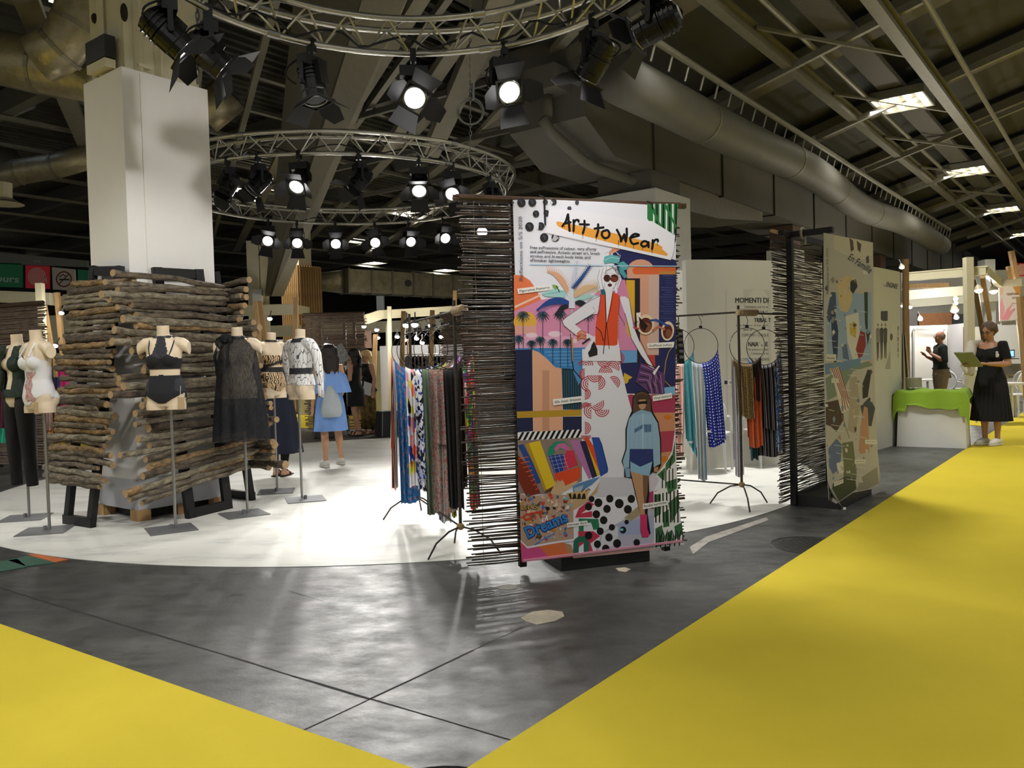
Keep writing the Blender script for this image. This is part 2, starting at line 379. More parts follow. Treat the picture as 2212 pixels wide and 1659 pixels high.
# right roof: sloping panels
s_=math.tan(math.radians(15)); zr=lambda v:6.62+s_*(v+3.5)
mb=MB(); mb.add([P(-8,-6.9,zr(-6.9)+.35),P(60,-6.9,zr(-6.9)+.35),P(60,9,zr(9)+.35),P(-8,9,zr(9)+.35)],[(0,1,2,3)]); mb.add([P(-8,-6.9,zr(-6.9)+.35),P(60,-6.9,zr(-6.9)+.35),P(60,-6.9,6.95),P(-8,-6.9,6.95)],[(0,1,2,3)]); CEILING2=struct('ceiling',mb,M_roof2)
g=0
def beams(name,lst,m,label,cat,group):
    for (a,b,w,h) in lst:
        mb=MB(); mb.beam(a,b,w,h); obj(name,mb,m,CEILING2 if 'aisle' in group else CEILING)
beams('roof_beam',[(P(u,-6.6,zr(-6.6)+.1),P(u,8,zr(8)+.1),.62,.2) for u in [6.5+4*i for i in range(10)]],M_band,'wide pale sloping beam ','beam','aisle')
beams('roof_tube',[(P(u,-5.2,zr(-5.2)-.28),P(u,6,zr(6)-.28),.09,.11) for u in [5.6+4*i for i in range(10)]],M_rail,'thin grey steel tube crossing the aisle roof below the wide beams','tube','steel cross tubes under the aisle roof')
for (v,w,lab) in ((-4.45,.16,'grey steel rail beside the big round duct, crossing the aisle roof lengthwise'),(-2.75,.18,'grey steel rail under the aisle roof on the far side of the ceiling lights')):
    mb=MB(); mb.beam(P(-4,v,6.12),P(58,v,6.12),w,.08); mb.beam(P(-4,v,6.22),P(58,v,6.22),.03,.14); mb.beam(P(-4,v,6.30),P(58,v,6.30),w,.03); solo('roof_rail',mb,M_rail,lab,'rail')
for (v,lab) in ((-4.02,'thin pipe running between the rail and the perforated cable tray'),(-2.25,'thin pipe near the outer roof rail past the ceiling lights')):
    mb=MB(); mb.tube([P(-4,v,6.3),P(58,v,6.3)],.045,8); solo('roof_pipe',mb,M_rail,lab,'pipe')
mb=MB(); mb.beam(P(-4,-3.62,6.45),P(58,-3.62,6.45),.42,.03); mb.beam(P(-4,-3.83,6.49),P(58,-3.83,6.49),.02,.1); mb.beam(P(-4,-3.41,6.49),P(58,-3.41,6.49),.02,.1)
def node_perf():
    m=mat('perforated_tray','76726a',.6,.5); N,L=nt(m); b=N['Principled BSDF']; tc=N.new('ShaderNodeTexCoord'); vo=N.new('ShaderNodeTexVoronoi'); vo.inputs['Scale'].default_value=22; vo.inputs['Randomness'].default_value=.05
    L.new(tc.outputs['Object'],vo.inputs['Vector']); r=N.new('ShaderNodeValToRGB'); L.new(vo.outputs['Distance'],r.inputs[0]); r.color_ramp.elements[0].position=.26; r.color_ramp.elements[0].color=srgb('2a2925'); r.color_ramp.elements[1].position=.32; r.color_ramp.elements[1].color=srgb('76726a'); L.new(r.outputs[0],b.inputs['Base Color']); return m
solo('cable_tray',mb,node_perf(),'perforated cable tray carrying the row of ceiling lights over the aisle','cable tray')
# diagonal bracing rods on the right
beams('brace_rod',[(P(u,-4.4,6.25),P(u+3,-2.8,6.25),.05,.05) for u in (8,12,16,20,24,28,32)],M_rail,'thin diagonal brace between the two roof rails of the aisle','brace','diagonal braces between the aisle roof rails')
# ceiling light fixtures
M_tubeon=mat('lit_tube',(1,.95,.78,1),emit=9)
def ceiling_light(p,label,group,sc=1.0):
    t=thing('ceiling_light',label,'ceiling light',p,math.atan2(UY,UX),group)
    mb=MB(); mb.box((0,0,.12),(1.15*sc,.95*sc,.05)); mb.box((0,.47*sc,.06),(1.15*sc,.03,.16)); mb.box((0,-.47*sc,.06),(1.15*sc,.03,.16)); mb.box((.57*sc,0,.06),(.03,.95*sc,.16)); mb.box((-.57*sc,0,.06),(.03,.95*sc,.16)); obj('housing',mb,mat('fixture_grey','8c8a80',.5,.4),t,False)
    for i in range(4):
        mb=MB(); y=(-.34+.226*i)*sc; mb.tube([(-.52*sc,y,.05),(.52*sc,y,.05)],.05*sc,8); obj('tube_lamp',mb,M_tubeon,t,False)
    return t
ORD=['first','second','third','fourth','fifth']
CL0=None
for i,(u,v) in enumerate(CEIL[:5]):
    if u<13: lab='lit fixture on the cable tray nearest the big duct end, just over the aisle'; 
    lab=['ceiling light on the perforated tray above the near end of the aisle','largest visible ceiling light on the tray over the yellow carpet','second ceiling light along the tray over the yellow carpet','third and smaller ceiling light along the aisle tray','most distant ceiling light on the aisle tray'][i]
    p=P(u,v,6.27)
    CL0=CL0 and copy_tree(CL0,p,(0,0,math.atan2(UY,UX)),lab) or ceiling_light(p,lab,'ceiling lights on the aisle tray')
for (u,v),lab in zip(CEIL_L,('ceiling light near the right edge of the white column between the two rings','ceiling light high above the foil wrapped rectangular duct','ceiling light over the right end of the rectangular duct beside the twig mat','ceiling light seen between the two lit lamps of the far ring','ceiling light behind the far ring nearest its lit right lamps','ceiling light above the green rescue sign at the left edge')):
    copy_tree(CL0,P(u,v,6.42),(0,0,math.atan2(UY,UX)),lab)['group']='ceiling lights under the corrugated roof'
for (u,v) in CEIL_FILL: copy_tree(CL0,P(u,v,6.42),(0,0,math.atan2(UY,UX)),'unseen ceiling fixture added to brighten the left face of the white column')['group']='added ceiling lights left of the picture'
for (u,v) in CEIL[5:]:
    copy_tree(CL0,P(u,v,6.27 if v<0 else 8.27),(0,0,math.atan2(UY,UX)),'lit ceiling fixture over the aisle beside the camera')['group']='ceiling lights over the near aisle'
# left / centre roof: beams, rails
beams('cross_beam',[(P(u,-42,6.55),P(u,-7,6.55),.22,.42) for u in (-2,2.2,6.6,11,15,19,23,27,31,35,39,43)],mat('grey_beam','6a6860',.6,.2,var=.1),'grey steel beam crossing under the corrugated roof behind the column','beam','cross beams under the corrugated roof')
beams('roof_purlin',[(P(-6,v,6.28),P(56,v,6.28),.12,.07) for v in (-8.6,-10,-11.6,-13.2,-15,-17,-19,-21.5,-24,-27,-30,-34,-38)],M_rail,'grey rail running lengthwise under the corrugated roof','rail','rails under the corrugated roof')
# slanting rails over the stage
az=math.radians(-22.4); dv=V3((math.sin(az),math.cos(az),0)); pv=V3((dv.y,-dv.x,0))
beams('slanting_rail',[(V3((0,0,z))+pv*k+dv*a,V3((0,0,z))+pv*k+dv*34,w,h) for (k,z,w,h,a) in ((-1.6,6.1,.30,.10,5),(-.9,6.1,.10,.10,5),(.4,6.0,.22,.08,7),(1.3,6.0,.10,.10,7),(2.3,6.1,.26,.10,8),(3.4,6.1,.1,.1,9),(4.6,6.1,.24,.1,10),(6.0,6.1,.24,.1,12),(7.6,6.1,.24,.1,13))],mat('pale_rail','87827505'[:6],.5,.3,var=.08),'pale steel rail slanting above the lighting rings','rail','slanting roof rails above the stage')
beams('slanting_tie',[(P(u,-17,5.95),P(u+.5,-7.4,5.95),.08,.1) for u in (10,12.5,15,17.5,20,23,26)],mat('grey_beam','6a6860'),'dark cross tie under the slanting rails beyond the rings','tie','cross ties above the lighting rings')
# big inclined struts
M_strut=mat('strut_shaded_face','4d483b',.7,var=.08); M_strutl=mat('strut_pale','8f8979',.7,var=.06)
mb=MB(); mb.hexa([dp(572,640,19),dp(606,640,19),dp(606,640,19.8),dp(572,640,19.8),dp(640,-60,10.2),dp(800,-60,9.6),dp(800,-60,10.6),dp(640,-60,11)]); solo('roof_strut',mb,M_strut,'shaded face of the broad strut, painted dark, behind the lighting rings next to the column','strut')  # one strut's shaded face, its shade put into the dark colour
mb=MB(); mb.hexa([dp(586,640,18.8),dp(612,640,18.6),dp(612,640,19.2),dp(586,640,19.4),dp(800,-60,9.55),dp(905,-60,9.0),dp(905,-60,10.2),dp(800,-60,10.4)]); solo('roof_strut',mb,M_strutl,'lit face of the same broad strut, painted pale, behind the rings','strut')  # lit face of that same strut, the light put into a paler colour
for (a,b,da,db,w,lab) in (((830,330),(1010,60),17,11,.22,'narrow pale strut in the dark roof right of the broad strut'),((930,330),(1085,-20),17,10.5,.34,'flat grey strut in the roof above the middle lamp of the near ring'),((990,340),(1270,30),19,11,.16,'long thin strut under the roof left of the boxed duct'),((700,330),(930,-40),15,10,.2,'slim strut beside the pale face of the broad strut')):
    mb=MB(); mb.beam(dp(a[0],a[1],da),dp(b[0],b[1],db),w,w*.6); solo('roof_strut',mb,M_strutl,lab,'strut')
# far walls
mb=MB(); mb.beam(P(58,-45,3.5),P(58,12,3.5),.3,7.2); struct('wall_back',mb,M_dark)
mb=MB(); mb.beam(P(-8,-44.5,3.5),P(57,-44.5,3.5),.3,7.0); struct('wall_left',mb,M_dark)
# ------------------------------------------------------------------ silver ducts on the left
M_foil=mat('crumpled_foil_duct','a69c7e',.42,.55,var=.22,scale=5,bump=.5,bscale=9)
def duct(pts,r,label,seams=True,m=None,n=16):
    t=thing('air_duct',label,'air duct',pts[0]); mb=MB(); mb.tube(pts,r,n); obj('duct',mb,m or M_foil,t,smooth=True)
    if seams:
        for i in range(1,len(pts)-1):
            mb=MB(); d_=(V3(pts[i+1])-V3(pts[i-1])).normalized(); mb.tube([V3(pts[i])-d_*.025,V3(pts[i])+d_*.025],r+.015,n); obj('seam_band',mb,mat('duct_band','8d8873',.5,.6),t)
    return t
duct([dp(-80,105,11),dp(90,142,11),dp(215,168,11),dp(260,180,11)],.36,'long foil duct entering at the upper left edge behind the white column',True)
duct([dp(85,128,10.2),dp(130,105,10.2),dp(165,55,10.2),dp(178,5,10.2),dp(182,-60,10.2)],.30,'bent foil duct rising beside the cream column top',True)
duct([dp(-30,395,17),dp(40,372,17),dp(120,358,17),dp(240,325,17)],.26,'lower foil duct with spiral seams crossing behind the white column',True)
duct([dp(-40,330,18),dp(0,345,18),dp(25,380,18)],.4,'dark duct elbow at the left edge over the lower foil duct',False,mat('dark_duct','5b584a',.5,.4))
duct([dp(500,200,14),dp(470,225,14),dp(440,250,14)],.33,'short foil duct end showing beside the column between the lighting rings',False)
# silver rectangular duct far in the middle
t=thing('rectangular_duct','foil wrapped rectangular duct hanging far behind the lamps over the booths','air duct',dp(850,615,30))
mb=MB(); a=dp(745,608,30);b=dp(1010,622,33); mb.beam(a,b,.8,.85); obj('duct',mb,M_foil,t)
mb=MB(); mb.tube([dp(560,600,31),dp(640,607,30.6),dp(700,609,30.3),dp(744,609,30)],[.34,.36,.36,.44],14); obj('round_end',mb,M_foil,t,smooth=True)
for k in (0,.17,.33,.5,.66,.83):
    c=a+(b-a)*k; mb=MB(); q=(b-a).normalized(); mb.beam(c-q*.04,c+q*.04,.86,.91); obj('seam_band',mb,mat('duct_band','8d8873'),t)
mb=MB(); c=dp(882,612,29.9); mb.tube([c,c-V3((0,.06,0))],.13,14); obj('hole_collar',mb,M_black,t)
# round ceiling diffuser at the left edge
t=thing('air_diffuser','pale round air diffuser at the left edge under the dark roof','air diffuser',dp(8,440,15))
mb=MB()
for i,(r,z) in enumerate(((.34,0),(.25,.05),(.16,.09))):
    c=dp(8,441,15)+V3((0,0,z)); mb.tube([c,c+V3((0,0,.03))],[r,r*.8],20)
mb.tube([dp(8,438,15),dp(8,395,15)],.14,12); obj('cone',mb,M_cream,t)
# skylight on the left
t=thing('window_1','x','x',dp(10,235,9.8)); del t['label']; del t['category']; t['kind']='structure'
def zray(px,py,z): return gp(px,py,z)
sk=[zray(-60,205,6.8),zray(4,211,6.8),zray(72,224,6.8),zray(20,246,6.8),zray(-60,238,6.8)]
mb=MB(); mb.prism(sk,(0,0,.02)); obj('pane',mb,mat('sky_glass',(.42,.58,.9,1),emit=.9),t)
mb=MB()
for a,b in ((0,1),(1,2),(2,3),(3,4)): mb.beam(sk[a],sk[b],.10,.14)
mb.beam((sk[1]+sk[2])/2,(sk[3]+sk[4])/2,.05,.1); mb.beam(sk[1],sk[3],.05,.1); obj('glazing_bar',mb,mat('bar_white','b8bcc0',.5),t)
# strip ceiling light behind the cream column (upper left)
t=thing('strip_light','white louvred strip light at the top behind the cream column','ceiling light',dp(160,15,10.5))
mb=MB(); pts=[zray(105,4,6.4),zray(240,45,6.4),zray(240,5,6.4),zray(170,-18,6.4)]; mb.prism(pts,(0,0,.05)); obj('diffuser',mb,mat('lit_panel',(1,.94,.78,1),emit=1.1),t)
for k in (.2,.4,.6,.8):
    a=pts[0]+(pts[3]-pts[0])*k; b=pts[1]+(pts[2]-pts[1])*k; mb=MB(); mb.beam(a-V3((0,0,.02)),b-V3((0,0,.02)),.02,.06); obj('louvre',mb,M_cream,t)
# ------------------------------------------------------------------ boxed duct over the columns and big round duct
M_box=mat('grey_board','625f58',.75,var=.06,scale=1.2)
t=thing('boxed_duct','huge grey boarded air duct with a hopper end running above the columns','air duct',P(12,-6.7,4.3))
def prof(u,zb,zt,vl,vr): return [P(u,vl,zb),P(u,vr,zb),P(u,vr,zt),P(u,vl,zt)]
VL,VR=-7.7,-6.3
mb=MB(); mb.loft([prof(9.2,4.93,6.2,VL,VR),prof(10.2,4.93,6.2,VL,VR)][1:]+[prof(11.04,4.49,6.2,VL,VR),prof(12.3,4.49,6.2,VL,VR)]); obj('hopper',mb,M_box,t)
for i in range(14):
    u0=12.34+2.9*i; 
    if i<13: mb=MB(); mb.loft([prof(u0,4.50,6.19,VL+.01,VR-.01),prof(u0+2.86,4.50,6.19,VL+.01,VR-.01)]); obj('board_section',mb,M_box,t)
    mb=MB(); mb.loft([prof(u0-.04,4.47,6.2,VL-.02,VR+.02),prof(u0,4.47,6.2,VL-.02,VR+.02)]); obj('joint_strip',mb,mat('dark_joint','2f2d28',.8),t)
mb=MB(); mb.loft([prof(13.4,4.02,4.5,VL+.1,VR-.08),prof(15.2,4.06,4.5,VL+.1,VR-.08),prof(17.6,4.3,4.5,VL+.1,VR-.08)]); obj('wrapped_underside',mb,mat('film_wrap','7d7768',.45,var=.1,bump=.4,bscale=5),t)
M_tubeg=mat('grey_round_duct','6c695f',.6,.1,var=.08,scale=2)
t=thing('round_duct','thick grey round duct running along the boxed duct above the aisle','air duct',P(10.5,-5.3,5))
pts=[P(u,-5.25+.12*math.sin(u*.5),5.05+.04*math.sin(u*.8)) for u in [9.6+1.2*i for i in range(20)]]
mb=MB(); mb.tube(pts,.33,20); obj('duct',mb,M_tubeg,t,smooth=True)
for i in range(2,20,3):
    d_=(pts[i]-pts[i-1]).normalized(); mb=MB(); mb.tube([pts[i]-d_*.02,pts[i]+d_*.02],.34,20); obj('seam_band',mb,mat('duct_band','8d8873'),t)
mb=MB(); mb.tube([P(9,-4.95,5.55),P(32,-4.95,5.55)],.05,8); obj('carrier_pipe',mb,M_rail,t)
for i in range(44):
    u=9.8+.52*i; mb=MB(); mb.tube([P(u,-5.02,5.30),P(u+.04,-4.96,5.56)],.018,5); obj('hanger',mb,mat('hanger_pale','a8a598',.5,.4),t)
# drain pipe and small box under the hopper
t=thing('drain_pipe','bent grey drain pipe under the hopper end of the boxed duct','pipe',dp(1180,260,11.2))
mb=MB(); mb.tube([dp(1183,205,12.15),dp(1184,252,12.15)],.07,10); mb.tube([dp(1170,256,12.0),dp(1190,285,12.1),dp(1262,348,12.5),dp(1285,362,12.7),dp(1368,390,13.3)],[.085,.085,.085,.085,.075],10); obj('pipe',mb,M_tubeg,t,smooth=True)
mb=MB(); mb.box(dp(1190,178,12.1),(.5,.55,.34),Matrix.Rotation(-.65,3,'Z')); solo('junction_box',mb,M_box,'grey square box hanging above the bent drain pipe','box')
# ------------------------------------------------------------------ columns
Rz=Matrix.Rotation(math.atan2(UY,UX),3,'Z')
cC=gp(301,1103,.10); cL=cC+(P(0,-1,0))*.72; cR=cC+P(1,0,0)*.86; cB=cL+P(1,0,0)*.86
t=thing('clad_column','tall column clad in white boards with log screens leaning around it','column',(cC+cB)/2*1-V3((0,0,0)))
ROOTM[t.name]=Matrix.Translation(t.location)
def pris(ps,z0,z1,sc=1.0):
    c=(ps[0]+ps[2])/2; q=[V3((c.x+(p.x-c.x)*sc,c.y+(p.y-c.y)*sc,z0)) for p in ps]; mb=MB(); mb.prism(q,(0,0,z1-z0)); return mb
ps=[cC,cR,cB,cL]
ZT=4.13
mb=pris(ps,.10,ZT); obj('cladding_boards',mb,mat('matt_white_board','e4e1dc',.6,var=.02,scale=3),t)
mb=MB(); q=cC+P(1,0,0)*.17+P(0,1,0)*.003; mb.beam(V3((q.x,q.y,.3)),V3((q.x,q.y,ZT)),.006,.006); obj('board_seam',mb,mat('seam_white','e8e5da',.6),t)
mb=pris(ps,.10,.38,1.03); obj('plinth_wrap',mb,mat('grey_film','b9bac0',.35,var=.05,scale=3),t)
mb=pris(ps,ZT,6.9,.86); obj('shaft',mb,M_cream,t)
for k,(a,b) in enumerate(((cC,cR),(cC,cR),(cC,cL))):
    mb=MB(); f=(.22,.45,.55)[k]; p=a+(b-a)*f; nrm=P(0,1,0) if k<2 else P(-1,0,0); p=p-nrm*.04; mb.beam(V3((p.x,p.y,ZT)),V3((p.x,p.y,6.9)),.06,.06); obj('shaft_rib',mb,M_cream,t)
for k in range(3):
    mb=MB(); p=cC+(cR-cC)*.26+P(0,1,0)*(-.02); mb.box((p.x,p.y,ZT+.06+.32*k),(.12,.05,.03),Rz); obj('shaft_bracket',mb,M_cream,t)
mb=MB(); p=cC+(cL-cC)*.45-P(1,0,0)*.02; mb.box((p.x,p.y,ZT+.21),(.10,.36,.2),Rz); obj('emergency_light_box',mb,mat('dark_box','23231f',.6),t)
mb=MB(); mb.box((p.x,p.y,ZT+.06),(.10,.34,.08),Rz); obj('emergency_light_lens',mb,M_cream,t)
for (f,g_) in ((.04,.06),(.04,.94),(.94,.06),(.94,.94),(.5,.06)):
    p=cC+(cR-cC)*f+(cL-cC)*g_; mb=MB(); mb.box((p.x,p.y,.055),(.13,.13,.10),Rz); obj('pallet_block',mb,M_wood,t)
mb=pris(ps,.015,.10,.8); obj('painted_pallet_shadow',mb,M_black,t)  # black block painted in as the shadow beneath the column's pallet
# rusty holes in the shaft
mb=MB(); 
for (px,py) in ((205,40),(268,27)):
    c=pp(px,py,cC+(P(0,1,0)*(-.05) if px>250 else P(-1,0,0)*(-.06)),P(0,1,0) if px>250 else P(1,0,0)); mb.ell(c,(.035,.035,.085 if px>250 else .05),8,6)
obj('rust_hole',mb,mat('rust_dark','201a14',.9),t)
# second column behind the banner, and further ones
def column(u,v,w,zc,label,cap=None):
    t=thing('hall_column',label,'column',P(u,v,0),math.atan2(UY,UX))
    mb=MB(); mb.box((0,0,zc/2),(w,w,zc)); obj('cladding',mb,M_white,t,False)
    mb=MB(); mb.box((0,0,(zc+4.48)/2+.001),(w*.8,w*.8,4.48-zc)); obj('cap',mb,cap or M_box,t,False); return t
column(12.67,-6.77,1.3,4.14,'white clad column standing behind the graffiti lettered banner')
column(20,-6.7,.7,3.9,'column showing over the twig mat left of the beach banner',mat('brown_cap','5c4634',.7))
column(28.4,-6.7,.9,3.95,'column behind the curved fashion wall',mat('brown_cap','5c4634'))
# wood clad column far left of centre
c=dp(652,630,24); t=thing('slatted_column','column wrapped in vertical wooden slats far behind the mannequins','column',(c.x,c.y,0))
mb=MB(); mb.box((c.x,c.y,2.2),(.78,.6,4.2),Rz); obj('core',mb,mat('core_brown','6f5534',.7),t)
mb=MB(); mb.box((c.x,c.y,5.5),(.46,.4,2.6),Rz); obj('shaft',mb,M_cream,t)
me=None
for k in range(9):
    for (ax,off) in ((P(1,0,0),P(0,1,0)*.41),(P(0,1,0),P(-1,0,0)*.41)):
        q=c+ax*(-.36+.09*k)+off
        if me is None: mb=MB(); mb.box((0,0,2.2),(.07,.05,4.25)); me=mb.mesh('slat'); me.materials.append(mat('oak_slat','9a7748',.6,var=.2,scale=5))
        o=link('slat',me,M_wood,t); o.location=(q.x-c.x,q.y-c.y,0); o.rotation_euler=(0,0,math.atan2(ax.y,ax.x))
# posts and electrical cabinet near the big strut
for (px,w,lab) in ((552,.28,'tall grey steel post right of the column beside the broad strut'),(573,.16,'slim pale post beside the tall grey post')):
    c=dp(px,640,20); mb=MB(); mb.box((c.x,c.y,2.3),(w,w,4.4)); solo('steel_post',mb,M_cream,lab,'post')
c=dp(557,640,19.6); mb=MB(); mb.box(c,(.22,.15,.32)); solo('switch_box',mb,M_white,'small white switch box on the grey steel post','switch box')
c=dp(822,655,29); mb=MB(); mb.box(c,(.26,.2,.5)); solo('switch_box',mb,mat('grey_box','6f7272',.6),'grey electrical cabinet under the foil wrapped rectangular duct','switch box')
# ================================================================== lighting rings
def xyz_mat(a,b):
    """matrix taking a unit bar along Z to the bar a-b"""
    a=V3(a);b=V3(b);d=b-a; q=d.to_track_quat('Z','Y'); return Matrix.Translation(a)@q.to_matrix().to_4x4()@Matrix.Diagonal((1,1,d.length,1))
def truss_ring(ring,label,n):
    c,r,z=ring; c=V3((c.x,c.y,z)); t=thing('truss_ring',label,'truss',c)
    zt=.235; X=V3((1,0,0));Y=V3((0,1,0))
    for rr,zz in ((r,0),(r-.13,zt),(r+.13,zt)):
        mb=MB(); mb.tube(circ(c+V3((0,0,zz)),rr,72,ax=X,ay=Y),.025,10,close=True); obj('chord',mb,M_alu,t,smooth=True)
    bar=MB(); bar.tube([(0,0,0),(0,0,1)],.009,6,cap=False); bm=bar.mesh('brace'); bm.materials.append(M_alu)
    inv=Matrix.Translation(-c)
    pt=lambda k,rr,zz: c+V3((rr*math.cos(2*PI*k/n),rr*math.sin(2*PI*k/n),zz))
    for k in range(n):
        for (a,b) in ((pt(k,r,0),pt(k+.5,r-.13,zt)),(pt(k+.5,r-.13,zt),pt(k+1,r,0)),(pt(k,r,0),pt(k+.5,r+.13,zt)),(pt(k+.5,r+.13,zt),pt(k+1,r,0)),(pt(k,r-.13,zt),pt(k+.5,r+.13,zt))):
            if n>40 and a is None: continue
            o=link('brace',bm,M_alu,t); o.matrix_basis=inv@xyz_mat(a,b)
    cl=MB(); cl.tube([(0,0,-.05),(0,0,.05)],.031,10); cm=cl.mesh('coupler'); cm.materials.append(M_chrome)
    for k in range(6):
        for rr,zz in ((r,0),(r-.13,zt),(r+.13,zt)):
            a=2*PI*k/6+.25; o=link('coupler',cm,M_chrome,t); p=V3((rr*math.cos(a),rr*math.sin(a),zz)); o.matrix_basis=Matrix.Translation(p)@V3((-math.sin(a),math.cos(a),0)).to_track_quat('Z','Y').to_matrix().to_4x4()
    return t
truss_ring(RING1,'smaller aluminium truss ring nearest the camera, hung with black stage lamps',30)
truss_ring(RING2,'larger aluminium truss ring farther back, over the middle of the white stage',40)
# ------------------------------------------------------------------ stage lamps
M_lens=mat('lit_lens',(1,.97,.95,1),emit=14); M_lens0=mat('dark_lens','20242a',.08,.0,spec=.8); M_flap=mat('barn_door_black','131313',.5,.4); M_refl=mat('lamp_chrome_rim','8a8a8a',.2,.9)
LP={}
def lamp_parts():
    m=MB(); m.box((0,0,.0),(.05,.06,.11)); m.tube([(0,0,-.05),(0,0,-.09)],.014,8); LP['clamp']=(m.mesh('clamp'),M_lamp)
    m=MB(); m.box((0,0,-.135),(.235,.10,.085)); m.box((0,-.055,-.135),(.2,.02,.05)); LP['ballast_box']=(m.mesh('ballast_box'),M_lamp)
    for s,k in ((-1,'yoke_a'),(1,'yoke_b')): m=MB(); m.beam((s*.123,0,-.16),(s*.123,0,-.33),.012,.035,(0,1,0)); m.tube([(s*.105,0,-.315),(s*.15,0,-.315)],.02,8); LP[k]=(m.mesh('yoke_arm'),M_lamp)
    m=MB(); m.tube([(0,-.19,0),(0,-.17,0),(0,-.06,0),(0,-.05,0),(0,.06,0),(0,.07,0),(0,.125,0)],[.05,.092,.097,.104,.104,.1,.1],20); m.box((0,-.06,.11),(.09,.2,.05))
    for k in range(4): m.tube([(0,-.14+.035*k,0),(0,-.13+.035*k,0)],.109,20)
    LP['housing']=(m.mesh('housing',None,False),M_lamp)
    m=MB(); m.tube([(0,.118,0),(0,.128,0)],[.084,.080],24); LP['lens']=(m.mesh('lens'),None)
    m=MB(); m.tube(circ((0,.128,0),.092,28),.011,6,close=True); LP['lens_rim']=(m.mesh('lens_rim',None,True),M_refl)
    m=MB()
    for s in (-1,1): m.box((s*.105,.14,0),(.014,.02,.22)); m.box((0,.14,s*.105),(.22,.02,.014))
    LP['barn_frame']=(m.mesh('barn_frame'),M_flap)
    m=MB(); m.prism([(-.09,0,0),(.09,0,0),(.125,.165,0),(-.125,.165,0)],(0,0,.003)); LP['wide']=(m.mesh('barn_door'),M_flap)
    m=MB(); m.prism([(-.08,0,0),(.08,0,0),(.10,.06,0),(.055,.17,0),(-.055,.17,0),(-.10,.06,0)],(0,0,.003)); LP['narrow']=(m.mesh('barn_door'),M_flap)
    for k,(me,mm) in LP.items():
        if mm: me.materials.append(mm)
lamp_parts()
LN=['far left lamp of the near ring, pointing down past the cream column','second lamp of the near ring from the left, hanging over the column top corner','unlit stage lamp pointing straight down left of the two lit ones on the near ring','lit stage lamp at the lowest point of the near ring with doors turned askew','lit stage lamp of the near ring directly over the wall of twigs','stage lamp of the near ring turned sideways by the boxed duct end','uppermost right stage lamp of the near ring, cut by the picture top',
 'stage lamp half hidden behind the white column edge on the far ring','unlit stage lamp turned left on the near side of the far ring','lit stage lamp on the near side of the far ring beside the broad strut','unlit stage lamp between two lit ones on the near side of the far ring','lit stage lamp on the right of the near side of the far ring, aimed forward','lit stage lamp just right of its lit neighbour on the far ring','unlit stage lamp at the right bend of the far ring above the twig mat',
 'leftmost lit lamp on the far side of the far ring','lit lamp turned slightly right, second on the far side of the far ring','third lit lamp on the far side of the far ring, above the wood clad column','brightest glaring lamp in the middle of the far side of the far ring','lamp aimed right with one glowing door on the far side of the far ring','lamp seen from its side at the right of the far side of the far ring','lit lamp seen through the top of the twig mat','unseen lamp added to the near ring to brighten the right of the graffiti banner','unseen lamp added to the near ring to brighten the lettering of the graffiti banner','unseen lamp added to the near ring to brighten the black lingerie mannequin']
def stage_lamp(i,px,rg,far,power,aim):
    ring=(RING1,RING2)[rg-1]; p=ring_hit(px,ring,far) if not isinstance(px,tuple) else V3((px[0],px[1],ring[2])); p.z-=.02
    piv=p+V3((0,0,-.315)); d=V3(aim)-piv; az=math.atan2(d.x,d.y); el=math.atan2(d.z,math.hypot(d.x,d.y))
    t=thing('stage_lamp',LN[i],'stage lamp',p,-az,None)
    for k in ('clamp','ballast_box','yoke_a','yoke_b'): link('yoke_arm' if 'yoke' in k else k,LP[k][0],LP[k][1],t)
    T=Matrix.Translation((0,0,-.315))@Matrix.Rotation(el,4,'X')@Matrix.Rotation(rnd.choice((0,0,.25,-.2)) if i not in (3,) else -.5,4,'Y')
    for k in ('housing','lens_rim','barn_frame'): o=link(k,LP[k][0],LP[k][1],t); o.matrix_basis=T
    o=link('lens',LP['lens'][0].copy(),M_lens if power else M_lens0,t); o.matrix_basis=T
    for k in range(4):
        ang=rnd.uniform(.75,1.15); o=link('barn_door',LP['wide' if k%2==0 else 'narrow'][0],M_flap,t)
        o.matrix_basis=T@Matrix.Rotation(k*PI/2,4,'Y')@Matrix.Translation((0,.145,-.11))@Matrix.Rotation(-ang,4,'X')
    mb=MB(); q=rnd.uniform(.12,.2); mb.tube(bez((.1,-.04,-.12),(q,-.25,-.22),(.06,-.12,-.30),8),.008,5); obj('lamp_cable',mb,M_lamp,t,False)
    if power:
        q=t_loc=piv+d.normalized()*.15
        light('stage_lamp_light','SPOT',q,power,(1,.97,.93),aim,spot_size=math.radians(58),spot_blend=.55,shadow_soft_size=.07)
for i,l in enumerate(LAMPS): stage_lamp(i,*l)
